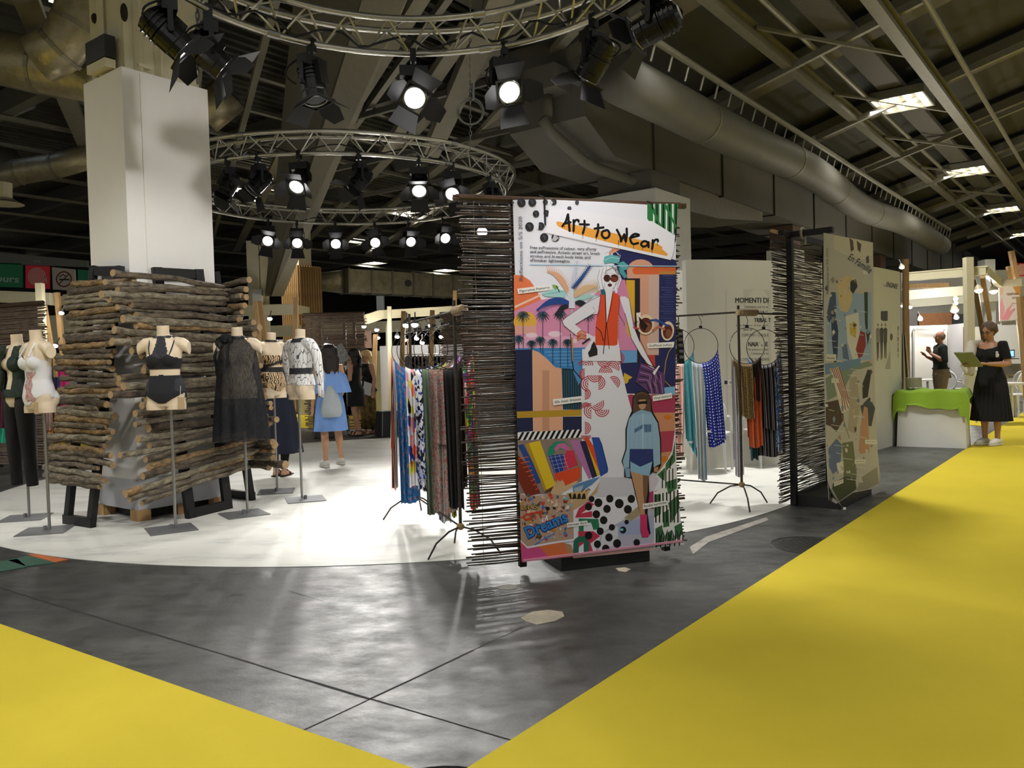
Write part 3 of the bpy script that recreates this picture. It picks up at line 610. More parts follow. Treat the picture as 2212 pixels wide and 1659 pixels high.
# cables looped along the rings and the chain hoist between them
def cable(name,pts,r,label,m=M_black):
    mb=MB(); mb.tube(pts,r,6); solo(name,mb,m,label,'cable')
def ringpt(ring,a,dz,dr=0): c,r,z=ring; return V3((c.x+(r+dr)*math.cos(a),c.y+(r+dr)*math.sin(a),z+dz))
pts=[]
for k in range(60): a=.25+2.6*k/59; pts.append(ringpt(RING1,a,.07+.05*math.sin(k*.8),-.05+.03*math.sin(k*1.7)))
cable('power_cable',pts,.010,'black power cable threaded along the near truss ring')
pts=[]
for k in range(120): a=2*PI*k/119; pts.append(ringpt(RING2,a,.06+.05*math.sin(k*.9),.02*math.sin(k*2.1)))
cable('power_cable',pts,.010,'black power cable threaded along the far truss ring')
def hoist(px,y0,y1,dist,label,bag):
    t=thing('chain_hoist',label,'hoist',dp(px,y1,dist)); mb=MB()
    a=dp(px,y0,dist);b=dp(px,y1,dist); n=int((a-b).length/.05)
    for k in range(n):
        p=b+(a-b)*((k+.5)/n); ax=V3((1,0,0)) if k%2 else V3((0,1,0)); mb.tube([p+ax*(.013*math.cos(w))+V3((0,0,.032*math.sin(w))) for w in [2*PI*i/8 for i in range(8)]],.005,4,close=True)
    obj('chain',mb,mat('chain_steel','8a8a84',.4,.8),t,stuff=True)
    if bag:
        mb=MB(); c=dp(px,bag,dist)
        for k in range(3): mb.tube(circ(c+V3((0,.02*k,0)),.16-.008*k,26),.010,5,close=True)
        obj('coiled_slack',mb,mat('chain_steel','8a8a84'),t)
        mb=MB(); mb.tube([dp(px+6,bag-60,dist),dp(px+6,bag-25,dist)],.02,8); obj('hook',mb,M_chrome,t)
hoist(1016,-90,320,9.8,'coiled chain hanging between the two rings right of the lit lamps',240)
hoist(426,-660,180,5.9,'thin chain with a shackle dropping beside the cream column',None)
# ================================================================== twig mats
M_twig=[mat('twig_bark%d'%k,c,.45,var=.35,scale=30,stretch=(.3,1,1)) for k,c in enumerate(('2e221b','3a2b21','231a15','4a382b'))]
TWV={}
def twig_mesh(L,k):
    key=(round(L,2),k)
    if key in TWV: return TWV[key]
    q=random.Random(k*13+5); n=9; r=.0052; pts=[];R=[]
    for i in range(n): x=-L/2+L*i/(n-1); pts.append((x,q.uniform(-.004,.004),q.uniform(-.006,.006)+.006*math.sin(i*.7+k))); R.append(r*q.uniform(.75,1.2))
    mb=MB(); mb.tube(pts,R,6); me=mb.mesh('twig',None,True); me.materials.append(M_twig[k%4]); TWV[key]=me; return me
def twig_mat(t,a,b,z0,z1,pitch,jit=.05,tilt=.006,sag=None):
    """single twigs stacked from z0 to z1, running from a to b (world xy)"""
    a=V3((a[0],a[1],0));b=V3((b[0],b[1],0)); L=(b-a).length; az=math.atan2(b.y-a.y,b.x-a.x); nz=int((z1-z0)/pitch); inv=rootm(t).inverted()
    for i in range(nz):
        z=z0+pitch*(i+.5)+rnd.uniform(-.25,.25)*pitch; lk=L*rnd.choice((1,.985,1.015)); sh=rnd.uniform(-jit,jit)*.5+ (sag(i/nz) if sag else 0)
        c=(a+b)/2+(b-a).normalized()*sh; o=link('twig',twig_mesh(lk,rnd.randrange(12)),M_twig[0],t)
        o.matrix_basis=inv@Matrix.Translation((c.x,c.y,z))@Matrix.Rotation(az,4,'Z')@Matrix.Rotation(rnd.uniform(-tilt,tilt)+(.015*math.sin(i*.19)+.01*math.sin(i*.057)),4,'Y')@Matrix.Rotation(rnd.uniform(0,6.3),4,'X')
    for f in (.06,.3,.62,.94):
        p=a+(b-a)*f; mb=MB(); k=24; mb.tube([V3((p.x,p.y,z0+(z1-z0)*i/k))+V3((b.y-a.y,a.x-b.x,0)).normalized()*(.006*(-1)**i) for i in range(k+1)],.0018,4); obj('binding_cord',mb,mat('cord_tan','8a7350',.9),t)
# ---------------------------------------------- graffiti banner stand
bd=V3((.9496,.3134,0)); bn=V3((.3134,-.9496,0))
p0=V3((0,5.15,0))          # a point of the mat plane (x=0)
def onmat(px,py,off=0): return pp(px,py,p0+bn*off,bn)
L_=onmat(1003,800); R_=onmat(1466,800)
t=thing('twig_screen','dark twig screen on a black base with the graffiti lettered fashion banner hung on it','screen',(L_+R_)/2-V3((0,0,((L_+R_)/2).z)))
twig_mat(t,(L_.x,L_.y),(R_.x,R_.y),.085,2.385,.0133)
mb=MB()
for k in range(7): 
    q=V3((0,rnd.uniform(-.02,.03),rnd.uniform(-.012,.02))); mb.tube([V3((L_.x,L_.y,2.40))+q-bd*rnd.uniform(0,.05),V3((R_.x,R_.y,2.40))+q+bd*rnd.uniform(.02,.1)],.009,6)
obj('top_roll',mb,M_twig[3],t,label='bundle of twigs rolled along the top edge')
fr=-.035
for f in (.24,.93):
    q=L_+(R_-L_)*f-bn*.045; mb=MB(); mb.box((q.x,q.y,1.215),(.045,.045,2.35),Matrix.Rotation(math.atan2(bd.y,bd.x),3,'Z')); obj('frame_post',mb,M_black,t)
q1=L_+(R_-L_)*.24-bn*.045; q2=L_+(R_-L_)*.93-bn*.045
mb=MB(); mb.beam(V3((q1.x,q1.y,2.39)),V3((q2.x,q2.y,2.39)),.045,.045); obj('frame_bar',mb,M_black,t)
mb=MB(); c=onmat(1310,1222,.035); c=c-bn*.20; mb.box((c.x,c.y,.05),(.64,.40,.095),Matrix.Rotation(math.atan2(bd.y,bd.x),3,'Z')); obj('base_box',mb,M_black,t)
# banner
off=.05; B1=lambda x,y: onmat(x,y,off)
OUT=[(1108,432),(1180,431),(1300,436),(1462,446),(1459,600),(1457,800),(1458,900),(1461,1000),(1467,1100),(1473,1170),(1420,1181),(1330,1190),(1240,1200),(1180,1207),(1130,1213),(1126,1100),(1122,1000),(1117,800),(1113,600)]
t=thing('banner','white fabric banner printed with graffiti lettering, palms and a drawn woman in orange vest','banner',B1(1290,1195))
ROOTM[t.name]=Matrix.Translation(t.location)
mb=MB(); mb.prism([B1(*q)+bn*0 for q in OUT],-bn*.004); mb.c=srgb('e9e9f2'); mb.col=[srgb('e9e9f2')]*len(mb.f); obj('cloth',mb,mat_col('banner_cloth',.5,.25),t)
pr=Print(B1,bn)
c1=lambda *q:[(1080+q[i]/3.95,400+q[i+1]/3.95) for i in range(0,len(q),2)]
c2=lambda *q:[(1080+q[i]/3.771,800+q[i+1]/3.771) for i in range(0,len(q),2)]
G=lambda *q:c1(*q)[0]; G2=lambda *q:c2(*q)[0]
navy='252a4c'
pr.poly(c1(118,765,190,770,255,812,310,890,352,978,240,1040,122,1110),'e57b50')
pr.poly(c1(122,1075,352,978,480,960,700,1040,840,900,1070,900,1070,1420,132,1420),'d98fb2')
pr.poly(c1(126,1030,345,930,350,945,126,1050),'f0c7b8')
pr.ell(*G(215,1168),25,23,'e3b04c')
pr.poly(c1(128,1200,310,1200,310,1270,128,1270),'e0a59a'); pr.poly(c1(130,1290,800,1290,800,1400,130,1400),'e2a8c6')
for q in ((270,1280,50,22),(470,1270,60,25),(620,1330,50,20)): pr.ell(*G(q[0],q[1]),q[2]/3.95,q[3]/3.95,'e9cfdc')
pr.poly(c1(132,1392,800,1385,800,1575,560,1572,470,1552,400,1480,330,1425,275,1408,132,1412),'3f80bd')
for k in range(5): pr.poly(c1(380+k*30,1420+k*28,690,1415+k*28,690,1421+k*28,385+k*30,1427+k*28),'6fa5d4')
pr.poly(c1(132,1406,275,1402)+c2(270,495,140,505,133,300),navy)
pr.poly(c1(275,1405,330,1425,400,1480,470,1552,527,1565)+c2(513,495,272,498),'dfa98b')
pr.poly(c2(345,0,402,0,402,490,345,492),'c79477')
pr.poly(c1(527,1562,690,1572)+c2(667,320,512,320),'1e3846')
for k in range(8): pr.poly(c2(520+k*19,0,527+k*19,0,527+k*19,316,520+k*19,318),'35596a')
pr.poly(c1(610,1500,640,1490,690,1560)+c2(667,70,640,120,600,20),'4f8fc8'); pr.stroke(c1(615,1500,630,1580,700,1659)+c2(660,90),2.2,'14161e')
pr.poly(c2(512,378,667,375,667,490,512,495),navy)
pr.poly(c2(137,336,667,318,667,371,139,389),'b9932f')
pr.poly(c2(142,508,667,480,667,546,146,572),'e6e4e6')
for k in range(12): x=150+k*43; pr.poly(c2(x+28,504-k*2.2,x+50,503-k*2.2,x+14,570-k*2,x-8,571-k*2),'14141a')
# right hand part
pr.poly(c1(955,540,1180,560,1505,640,1498,1659)+c2(1424,190,1000,190,985,0)+c1(1000,1659,1010,900),'2a2d5c')
pr.poly(c1(935,560,975,535,1040,540,930,600),'d9906a')
pr.ell(*G(1200,735),30,26,'d8a086'); pr.poly(c1(1085,735,1358,735,1355,1450,1085,1450),'d8a086')
pr.poly(c1(1270,770,1358,770,1355,1440,1262,1440),'cfb0a4')
pr.ell(*G(1160,730),7.5,8,'d8693c'); pr.poly(c1(1160,698,1500,700,1498,760,1160,760),'d8693c'); pr.poly(c1(1360,735,1500,735,1498,762,1360,762),'c0873f')
pr.poly(c1(1070,795,1195,795,1195,1520,1070,1520),'2a242c'); pr.poly(c1(1075,810,1150,810,1150,1170,1110,1170),'dcab38')
pr.poly(c1(1010,800,1068,810,1150,1200,1170,1410,1000,1410),'d488b0'); pr.poly(c1(1075,1130,1120,1290,1115,1310,1080,1250),'dcab38')
pr.poly(c1(1030,1412,1170,1410,1170,1512,1040,1518),'6ea2d6')
for k in range(22): 
    y=770+k*20; a=rnd.uniform(0,50); pr.poly(c1(1362+a,y,1492-rnd.uniform(0,30),y+2,1490,y+9,1365+a,y+8),rnd.choice(('3b4474','323a68','46507e')))
pr.poly(c1(1240,1452,1322,1452,1330,1659,1235,1659),'b9473a'); pr.stroke(c1(1480,1370,1440,1420,1415,1500,1395,1659)+c2(1388,130),1.4,'c9a23a')
pr.poly(c2(1015,72,1048,70,1045,95,1030,108,1005,108),'d9b33a'); pr.poly(c1(1060,1600,1130,1640,1100,1659,1050,1659),'d9b33a')
pr.poly(c2(1335,140,1426,130,1426,205,1345,206),'79b2dc')
pr.poly(c2(1038,196,1426,200,1426,345,1205,350,1080,370),'a93c5c'); pr.poly(c2(1235,345,1426,343,1424,495,1290,505),'c98b69')
pr.poly(c2(1290,500,1424,490,1400,662,1312,672),'ad4159'); pr.poly(c2(1312,670,1400,660,1300,840,1290,830),'c9906d'); pr.poly(c2(1200,810,1290,825,1290,900,1250,980,1200,1000),'cfc9d6')
pr.poly(c2(1200,1000,1250,980,1252,1160,1195,1130),'a93c6c'); pr.poly(c2(1250,985,1335,955,1335,995,1250,1002),'e4e0e4'); pr.stroke(c2(1262,985,1320,965),1.2,'b04050')
pr.ell(*G2(1365,382),8.5,5.5,'cf7a2c'); pr.ell(*G2(1340,722),8,7,'cf7a2c')
for k in range(5): pr.poly(c2(1038+k*46,190,1056+k*46,190,1056+k*46,200,1038+k*46,200),'e8e6ea')
# striped green field lower right
pr.poly(c2(1424,560,1400,680,1272,858,1340,920,1252,1005,1252,1445,1498,1420,1470,1200,1445,1000,1430,800),'e9e8e6')
for i,q in enumerate(((1424,565,1405,680,1350,760,1345,830,1428,740),(1280,850,1345,790,1340,900,1310,880),(1350,910,1440,880,1440,960,1370,1010),(1255,1010,1310,1010,1310,1170,1255,1200),(1370,1080,1455,1010,1462,1120,1400,1240),(1330,1160,1375,1130,1380,1270,1330,1280),(1265,1290,1320,1260,1340,1420,1270,1440),(1420,1270,1480,1240,1490,1330,1430,1380),(1350,1330,1400,1300,1410,1410,1360,1425))): pr.poly(c2(*q),'3f6f48')
for k in range(7): x=1262+k*30; pr.poly(c2(x,1010-k*6,x+11,1010-k*6,x+13,1240,x+2,1240),'15171c')
for k in range(4): x=1318+k*28; pr.poly(c2(x,830-k*10,x+9,828-k*10,x+9,960,x,960),'15171c')
for k in range(6): x=1270+k*38; pr.stroke(c2(x,1440-k*3,x+4,1350,x+16,1300,x+30,1350,x+26,1400),2.6,'15171c')
pr.stroke(c2(1385,800,1388,740,1405,700),2.4,'15171c')
# top right stripes
pr.poly(c1(1256,160,1520,160,1506,372,1480,425,1395,405,1312,375,1256,285),'2f7a44')
for k in range(8): x=1306+k*27; pr.poly(c1(x,160,x+13,160,x+12,385+k*5,x-1,380+k*5),('ebebea','14161a')[k%2==1])
pr.poly(c1(1270,165,1300,165,1400,402,1385,400),'2f7a44'); pr.poly(c1(1395,165,1420,165,1506,350,1500,372),'2f7a44')
pr.poly(c1(1312,375,1480,425,1490,600,1470,560,1312,500),'ececf3')
pr.poly(c1(1488,370,1506,370,1500,470,1490,500),'14161a')
# white dress
pr.poly(c1(700,1400,1015,1380,1030,1560)+c2(990,0,1035,190,1085,370,1012,700,1110,870,1115,1030,770,1030,665,1030,665,300,672,0),'dfdfe9')
pr.poly(c2(820,870,1090,870,1115,1030,770,1030),'c9c9d4')
red='b23c46'
def maze(cx,cy,s,rot,n=4,arc=PI):
    for k in range(n):
        r=s*(k+.6)/n; pr.stroke([G2(cx+r*math.cos(rot+arc*i/10),cy+r*math.sin(rot+arc*i/10)) for i in range(11)],2.1,red,False,False)
    pr.k+=1
for q in ((700,-40,62,PI),(770,40,60,0),(720,110,66,1.57),(800,100,60,-1.57),(860,20,58,3.14),(925,100,55,-2.2),(915,-20,60,3.6),(850,-80,60,0.3),(760,-90,66,3.14),(960,-100,55,-1.57),(690,190,50,-1.57),(790,270,60,-.5),(745,330,66,1.57),(830,320,62,0),(700,300,40,2.8),(690,470,52,-1.57),(700,530,40,0),(690,30,46,1.57)): maze(*q)
# toy blocks
pr.poly(c2(143,572,667,546,667,900,440,1010,150,1000),'8d7a72')
for q,c in (((145,612,190,600,335,880,330,915,300,930),'2c4c8e'),((145,690,215,760,330,1000,215,1030,150,900),'7e2f22'),((205,600,325,572,452,935,375,975),'e3c22c'),((205,600,235,594,380,972,365,985),'b5932a'),((375,975,452,935,440,985,360,1000),'5f3a26'),
  ((380,695,395,630,450,580,520,575,570,620,520,650,470,640,430,690),'2b8a6b'),((440,640,470,600,520,590,560,620,580,680,540,650,490,630,455,660),'c86aa0'),((395,695,520,680,562,800,445,842),'263c8c'),((545,650,600,655,635,772,525,815,520,700),'cc3651'),
  ((440,842,650,785,655,862,622,905,540,942,455,925),'de4d2b'),((565,570,650,565,752,868,722,885),'b274aa'),((650,580,700,570,812,850,752,880),'26284a'),((700,580,740,600,815,850,790,858),'e0b52c'),((685,552,715,545,790,660,780,700,833,838,818,845),'d8502c'),((745,545,806,545,878,830,818,866),'2d50a0'),((806,545,830,600,880,800,878,830),'1e3878')): pr.poly(c2(*q),c)
for k in range(8): pr.stroke(c2(150+k*20,720+k*36,230+k*11,705+k*36),1.6,'e26a45',False)
for k in range(4): pr.stroke(c2(410+k*35,690-k*3,452+k*35,838-k*10),.8,'9fb2d8',False,False); pr.stroke(c2(400+k*12,712+k*30,528+k*10,690+k*30),.8,'9fb2d8',False)
# hand, tan swirl, photo bits
pr.poly(c2(440,935,480,900,520,905,530,940,620,900,640,905,560,965,430,1040,400,1020),'cfae86')
for k in range(4): pr.stroke(c2(455+k*17,940,452+k*18,905-k%2*8),3.4,'cfae86')
pr.poly(c2(555,1085,700,1050,770,975,812,905,790,995,700,1075,610,1130,590,1210,565,1150),'c3a478')
pr.poly(c2(590,945,640,920,760,880,815,868,750,930,640,1000,600,1010),'5a86b4'); pr.poly(c2(600,960,680,935,660,990,615,1005),'a8b8c8')
pr.poly(c2(540,1000,640,985,735,965,700,1050,560,1075),'c9ab74'); pr.stroke(c2(660,990,690,965,700,985,720,960,735,975),1.6,'1c1814')
for k in range(4): pr.poly(c2(548+k*38,1050,560+k*38,1005,578+k*38,1002,585+k*38,1046),'2a2420')
# street art collage
pr.poly(c2(160,1000,215,1025,420,1010,560,1015,605,1150,602,1375,420,1405,225,1442,168,1385),'b99a84')
q_=random.Random(3); cc=('c64a36','3f7fbe','e2c9a6','1d1b20','8e3c2c','6fb3cf','d9b0a0','d8d4d8','5a4a3c','c98a2e','2d6a70','b0405e')
for k in range(150):
    x=q_.uniform(165,590); y=q_.uniform(1015,1395)
    if x<200 and y>1370: continue
    if y>1395-(.15*abs(x-300)): continue
    r=q_.uniform(6,24); a0=q_.uniform(0,6); n=q_.choice((3,4,5,7)); pr.poly([G2(x+r*q_.uniform(.5,1.2)*math.cos(a0+2*PI*i/n),y+r*q_.uniform(.5,1.2)*math.sin(a0+2*PI*i/n)) for i in range(n)],q_.choice(cc))
for k in range(7): 
    for w in range(9): pr.stroke([G2(185,1220),G2(185+45*math.cos(w*.7),1220+45*math.sin(w*.7))],.7,'e8d6bc',False,False)
pr.k+=1
pr.text('BIG',*G2(168,1140),*G2(310,1128),15,'1a1714',.05); pr.text('BIG',*G2(172,1137),*G2(308,1126),14,'caa24a',.005)
pr.text('CITY',*G2(190,1225),*G2(365,1190),19,'c8452f',.06); pr.text('of',*G2(345,1235),*G2(400,1215),14,'dfe6ea',.03)
pr.text('Dreams',*G2(225,1370),*G2(560,1225),34,'1d3f7c',.07); pr.text('Dreams',*G2(228,1366),*G2(558,1222),33,'3c86cc',.02)
pr.stroke(c2(285,1420,330,1385,440,1330),2.4,'3c86cc')
pr.stroke(c2(440,1110,470,1080,490,1090,470,1150,430,1180,500,1120),1.2,'e3cfb4')
# big red and green letters with dots
pr.poly(c2(595,1140,640,1120,770,1032,1112,1028,1135,1060,1125,1110,1010,1215,880,1290,830,1330,770,1480,590,1490,600,1380),'e2e1e8')
pr.poly(c2(610,1200,640,1125,720,1065,770,1090,660,1165,750,1145,750,1195),'c23a52'); pr.poly(c2(640,1205,800,1210,810,1290,760,1300,740,1240,680,1240,680,1330,640,1330),'2c7a58')
pr.poly(c2(635,1310,760,1310,815,1350,735,1410,760,1480,705,1490,690,1400,640,1440),'c23a52'); pr.poly(c2(600,1380,640,1350,690,1350,725,1400,725,1500,680,1505,680,1400,640,1400,640,1510,590,1510),'2c6a54')
pr.poly(c2(1000,1220,1130,1110,1250,1130,1255,1440,1000,1470,780,1485,830,1335),'b9b7c6'); pr.poly(c2(830,1330,1000,1250,930,1420,800,1480),'d7d6dc'); pr.poly(c2(960,1250,1250,1180,1250,1330,960,1345),'a7b0d0')
pr.poly(c2(1010,1200,1125,1105,1135,1180,1060,1230),'a89a78')
for (x,y,r) in ((800,1078,33),(893,1045,30),(970,1085,36),(870,1128,31),(1068,1047,31),(1040,1132,33),(843,1220,31),(783,1172,31),(720,1110,29),(886,1360,31),(952,1410,33),(860,1452,31),(792,1415,29),(720,1345,31),(1112,1402,27),(815,1310,29),(1000,1300,27),(910,1278,25),(745,1048,24),(1030,1235,18)): pr.ell(*G2(x,y),r/3.771,r*1.08/3.771,'17181c',16)
pr.ell(*G2(990,1297),4,3,'6fd0d8')
pr.poly(c2(165,1388,225,1442,420,1405,520,1400,600,1505,590,1520,175,1560),'d0605a'); pr.poly(c2(172,1440,330,1445,420,1520,180,1565),'d4548e'); pr.poly(c2(300,1420,510,1405,560,1510,400,1525),'dd7444'); pr.poly(c2(510,1402,580,1420,600,1505,560,1512),'b98a62')
pr.poly(c2(165,1380,222,1435,420,1398,600,1372,605,1385,425,1412,222,1450,168,1396),'e9e8ee')
pr.poly(c2(590,1505,900,1475,1250,1440,1250,1462,900,1500,595,1530),'d9a9a0')
# girl cut-out
pr.poly(c2(1072,330,1080,220,1110,175,1155,165,1205,180,1232,240,1240,330,1290,420,1310,560,1312,770,1275,835,1240,830,1210,860,1215,1000,1200,1160,1225,1330,1200,1362,1155,1360,1140,1300,1140,1180,1100,1010,1070,880,1010,870,1010,800,988,740,1020,640,1020,480,1045,390),'12131a')
pr.poly(c2(1128,840,1210,850,1200,1000,1172,1180,1150,1180),'7a5a46'); pr.poly(c2(1060,815,1160,830,1165,1000,1180,1180,1142,1180,1105,1000),'c09472')
pr.poly(c2(1138,1175,1195,1172,1198,1290,1218,1340,1195,1360,1158,1355,1142,1290),'d1386c')
pr.poly(c2(1060,740,1240,740,1215,860,1155,850,1060,820),'8eb8d6'); pr.poly(c2(1050,640,1248,635,1245,740,1140,785,1048,735),'2d3a74')
pr.poly(c2(1085,350,1150,335,1235,350,1282,430,1300,560,1305,760,1250,790,1245,640,1055,640,1050,790,1010,800,998,740,1030,640,1032,480,1050,395),'94b6d0')
for q in ((1090,480,1160,440,1165,470,1095,510),(1170,440,1230,440,1230,500,1175,505)): pr.poly(c2(*q),'52729a')
for k in range(6): pr.stroke(c2(1060+k*36,400+k*6,1055+k*37,630),.7,'7a9ab8',False,False)
pr.stroke(c2(1163,345,1163,640),.9,'dfe9f2',False)
pr.poly(c2(1015,800,1055,795,1060,870,1025,870),'7fa6c4'); pr.poly(c2(1255,790,1290,785,1280,830,1250,825),'b98a68')
pr.poly(c2(1080,340,1085,230,1112,182,1155,172,1200,188,1226,245,1228,345,1190,340,1120,345),'5d4737'); pr.ell(*G2(1158,270),8.5,13,'bd9070'); pr.poly(c2(1115,255,1200,248,1195,275,1160,272,1120,280),'18181a')
pr.poly(c2(1105,210,1155,190,1210,215,1215,255,1195,235,1120,240,1105,270),'4a382c'); pr.poly(c2(1095,345,1150,320,1230,340,1240,360,1160,352,1090,370),'86aac6')
# palms
def palm(x,y,yb,s,c='22404c'):
    pr.stroke(c1(x,y,x+2,yb),1.2,c,False)
    for k in range(13):
        a=-PI/2+(k-6)*.48; L=s*(1.0-.25*abs(math.sin(a))); pr.stroke(c1(x,y,x+L*.55*math.cos(a),y+L*.55*math.sin(a)-6,x+L*math.cos(a),y+L*math.sin(a)+L*.3),[1.8,2.2,.6],rnd.choice((c,'35596a','1c3038')),False,False)
    pr.k+=1
for q in ((195,1110,1395,66),(362,1110,1450,66),(512,1100,1560,64),(750,1110,1285,60),(158,1310,1400,54),(268,1350,1410,48),(342,1320,1420,54),(448,1340,1530,52),(575,1340,1555,50)): palm(*q)
# feathers
def frond(pts,c,w,n=16,side=1):
    P_=c1(*pts); B=bez((P_[0][0],P_[0][1],0),(P_[1][0],P_[1][1],0),(P_[2][0],P_[2][1],0),n); B=[(b.x,b.y) for b in B]
    pr.stroke(B,[w*(.35+math.sin(PI*min(1,i/n+.12))*.8) for i in range(n+1)],c,False)
    for i in range(1,n,1):
        dx,dy=B[i][0]-B[i-1][0],B[i][1]-B[i-1][1]; l=math.hypot(dx,dy) or 1
        for sd in ((1,-1) if side==0 else (side,)): pr.stroke([B[i],(B[i][0]+(-dy*sd+dx*.6)/l*w*1.25,B[i][1]+(dx*sd+dy*.6)/l*w*1.25)],[1.8,.4],c,False,False)
    pr.k+=1
frond((580,920,510,740,400,740),'dba98a',11); frond((600,960,620,800,660,640),'c9cfe0',6,14,0); frond((605,900,680,820,772,678),'23345e',6,16,0); frond((610,880,690,800,770,690),'2f5aa8',3,14,0)
frond((630,950,720,860,832,862),'d8b58e',12,16,0); frond((640,990,730,930,830,950),'a9cfce',8); frond((590,1010,450,940,312,1070),'2b4a90',12,16,-1); frond((580,1040,530,1020,470,1110),'2a2c38',9,14,-1); frond((640,1010,690,990,735,1010),'2a2c38',9)
pr.poly(c1(350,930,470,880,560,905,560,960,390,950),'a3d0d2'); pr.poly(c1(440,850,470,850,500,870,470,895),'7db04a'); pr.stroke(c1(360,935,550,905),.8,'4a8a9a',False); pr.stroke(c1(480,860,505,910),2,'2a3a2c')
pr.poly(c1(570,930,600,880,625,885,625,960,640,1050,585,1050,590,960),'d9dde6'); pr.stroke(c1(612,1060,612,1300),2.4,'c9c4cc',False); pr.stroke(c1(612,1300,615,1500),4,'c08a5c',False); pr.stroke(c1(600,1270,612,1500),1.5,'14161e',False)
# drawn woman
sk='e2e1ea'
pr.poly(c1(855,945,800,955,740,1000,560,1130,528,1160,545,1195,640,1275,690,1290,770,1320,810,1300,700,1240,640,1190,790,1100,830,1100),sk)
pr.poly(c1(1015,950,1065,950,1100,975,1112,1060,1135,1200,1190,1340,1260,1470,1310,1560,1360,1610,1350,1614,1295,1560,1285,1600,1275,1555,1200,1450,1120,1310,1070,1120),sk)
pr.poly(c1(800,1290,1000,1290,1020,1400,1030,1500,700,1500,720,1400),sk)
pr.stroke(c1(855,945,760,990,560,1130,530,1160,545,1200,640,1275),.9,'3a3a46',False); pr.stroke(c1(1100,970,1115,1060,1140,1200,1260,1460,1360,1612),.9,'3a3a46',False); pr.stroke(c1(1062,1090,1075,1130,1120,1310,1200,1450,1280,1555),.9,'3a3a46',False); pr.stroke(c1(790,1040,815,1080,640,1190),.8,'3a3a46',False)
pr.poly(c1(895,880,960,880,955,960,985,960,900,1180,880,1000),sk)
pr.poly(c1(860,930,895,910,905,1180,960,905,1020,945,1010,1050,1000,1360,975,1370,810,1365,815,1200,830,1090,850,1060),'d9522f')
pr.poly(c1(900,920,955,930,908,1185,898,1060),sk)
for k in range(9): pr.stroke(c1(1000,1120+k*28,1018,1112+k*28),1.1,'d9a050',False,False)
pr.stroke(c1(895,905,905,1185,880,1440),1.9,'2a1a18',False); pr.stroke(c1(962,905,945,1040,908,1190,930,1400),1.3,'2a1a18',False); pr.stroke(c1(858,930,845,1080,830,1120),.9,'2a1a18',False); pr.stroke(c1(1020,945,1012,1100,1060,1180,1058,1200),.9,'3a3a46',False); pr.stroke(c1(815,1210,860,1250,880,1330),1.8,'2a1a18',False)
pr.poly(c1(745,1420,800,1330,830,1400,830,1450,760,1470),'2b2628'); pr.poly(c1(700,1445,735,1380,790,1320,770,1400,720,1470),sk)
for k in range(5): pr.stroke(c1(655,1270+k*14,690,1240+k*14,735,1262+k*12),2.6,('c4603c','d98a5c','b4482e')[k%3],False)
for k in range(6): pr.ell(*G(705+k*11,1350-k*8),2,2,'22222a',8)
# head
pr.poly(c1(895,820,960,870,958,920,900,925,890,880),sk); pr.poly(c1(885,760,1010,755,1005,830,975,870,935,895,900,870,885,820),'e6e4ec')
pr.poly(c1(880,690,850,720,825,800,840,870,870,910,885,860,890,790,900,730,960,700,1010,740,1035,800,1015,860,990,880,1000,920,985,925,975,880,1020,800,1010,740,990,690,930,670),'eceaf2')
for q in ((850,720,830,790,850,880),(880,700,860,780,880,900),(905,690,900,740,880,800),(940,685,1000,720,1020,790),(980,700,1030,780,1000,860),(920,690,960,700,1010,760)): pr.stroke(c1(*q),.8,'4a4a55',False,False)
pr.poly(c1(855,890,890,890,900,930,865,940),'2a6a70')
pr.poly(c1(880,650,890,610,940,595,1010,605,1020,650,1000,670,940,660,890,670),'66b4b8'); pr.poly(c1(1000,670,1050,650,1090,680,1085,720,1040,730),'5aa8ae'); pr.poly(c1(1010,700,1050,720,1085,780,1060,795,1020,750),'4f9aa2'); pr.stroke(c1(890,640,950,615,1015,630),1,'c9e4e4',False); pr.stroke(c1(1010,690,1080,690),1,'c9e4e4',False)
for q in ((905,600,900,575,940,560,955,600),(950,590,975,560,1010,590),(1000,590,1025,600,1015,630)): pr.stroke(c1(*q),1.2,'dcdae4')
pr.stroke(c1(880,770,860,745,920,750,1005,760),1.0,'d8c9c0'); pr.ell(*G(912,795),7.5,8,'46241e'); pr.ell(*G(972,795),9,8.5,'46241e'); pr.ell(*G(972,802),7,5,'7a3a2c'); pr.stroke(c1(935,785,950,785),1.5,'e0d0c4',False)
pr.ell(*G(935,853),4.6,3.6,'4a1420'); pr.stroke(c1(926,853,945,853),.7,'7a2a36',False); pr.stroke(c1(930,800,925,828,938,832),.7,'7a6a70',False)
# spectacles and bag
for q in ((1240,1190,19,22),(1428,1245,14,21)):
    pr.ell(*G(q[0],q[1]),q[2],q[3],'e2cdb2',22,.1); pr.ell(*G(q[0],q[1]+5),q[2]*.74,q[3]*.74,'5c2a22',22,.1); pr.ell(*G(q[0]+8,q[1]+20),q[2]*.5,q[3]*.45,'86503a',18,.1)
pr.poly(c1(1160,1090,1200,1085,1195,1150,1165,1160),'e8e2dc'); pr.stroke(c1(1280,1155,1330,1150,1430,1200),4.6,'33509a'); pr.stroke(c1(1300,1240,1345,1205,1400,1230),4.4,'c27a5c'); pr.stroke(c1(1140,1215,1180,1225),4,'c2553c'); pr.poly(c1(1180,1120,1260,1200,1230,1250,1195,1200),'2a1a1c')
pr.poly(c1(1162,1659,1200,1515,1385,1600)+c2(1345,50,1330,195,1225,190,1098,90),'5f3f6c')
for k in range(7): pr.stroke(c2(1120+k*6,100-k*28,1190+k*12,100-k*20,1215+k*16,170-k*14),1.8,('1a1420','a878a8')[k%2],False)
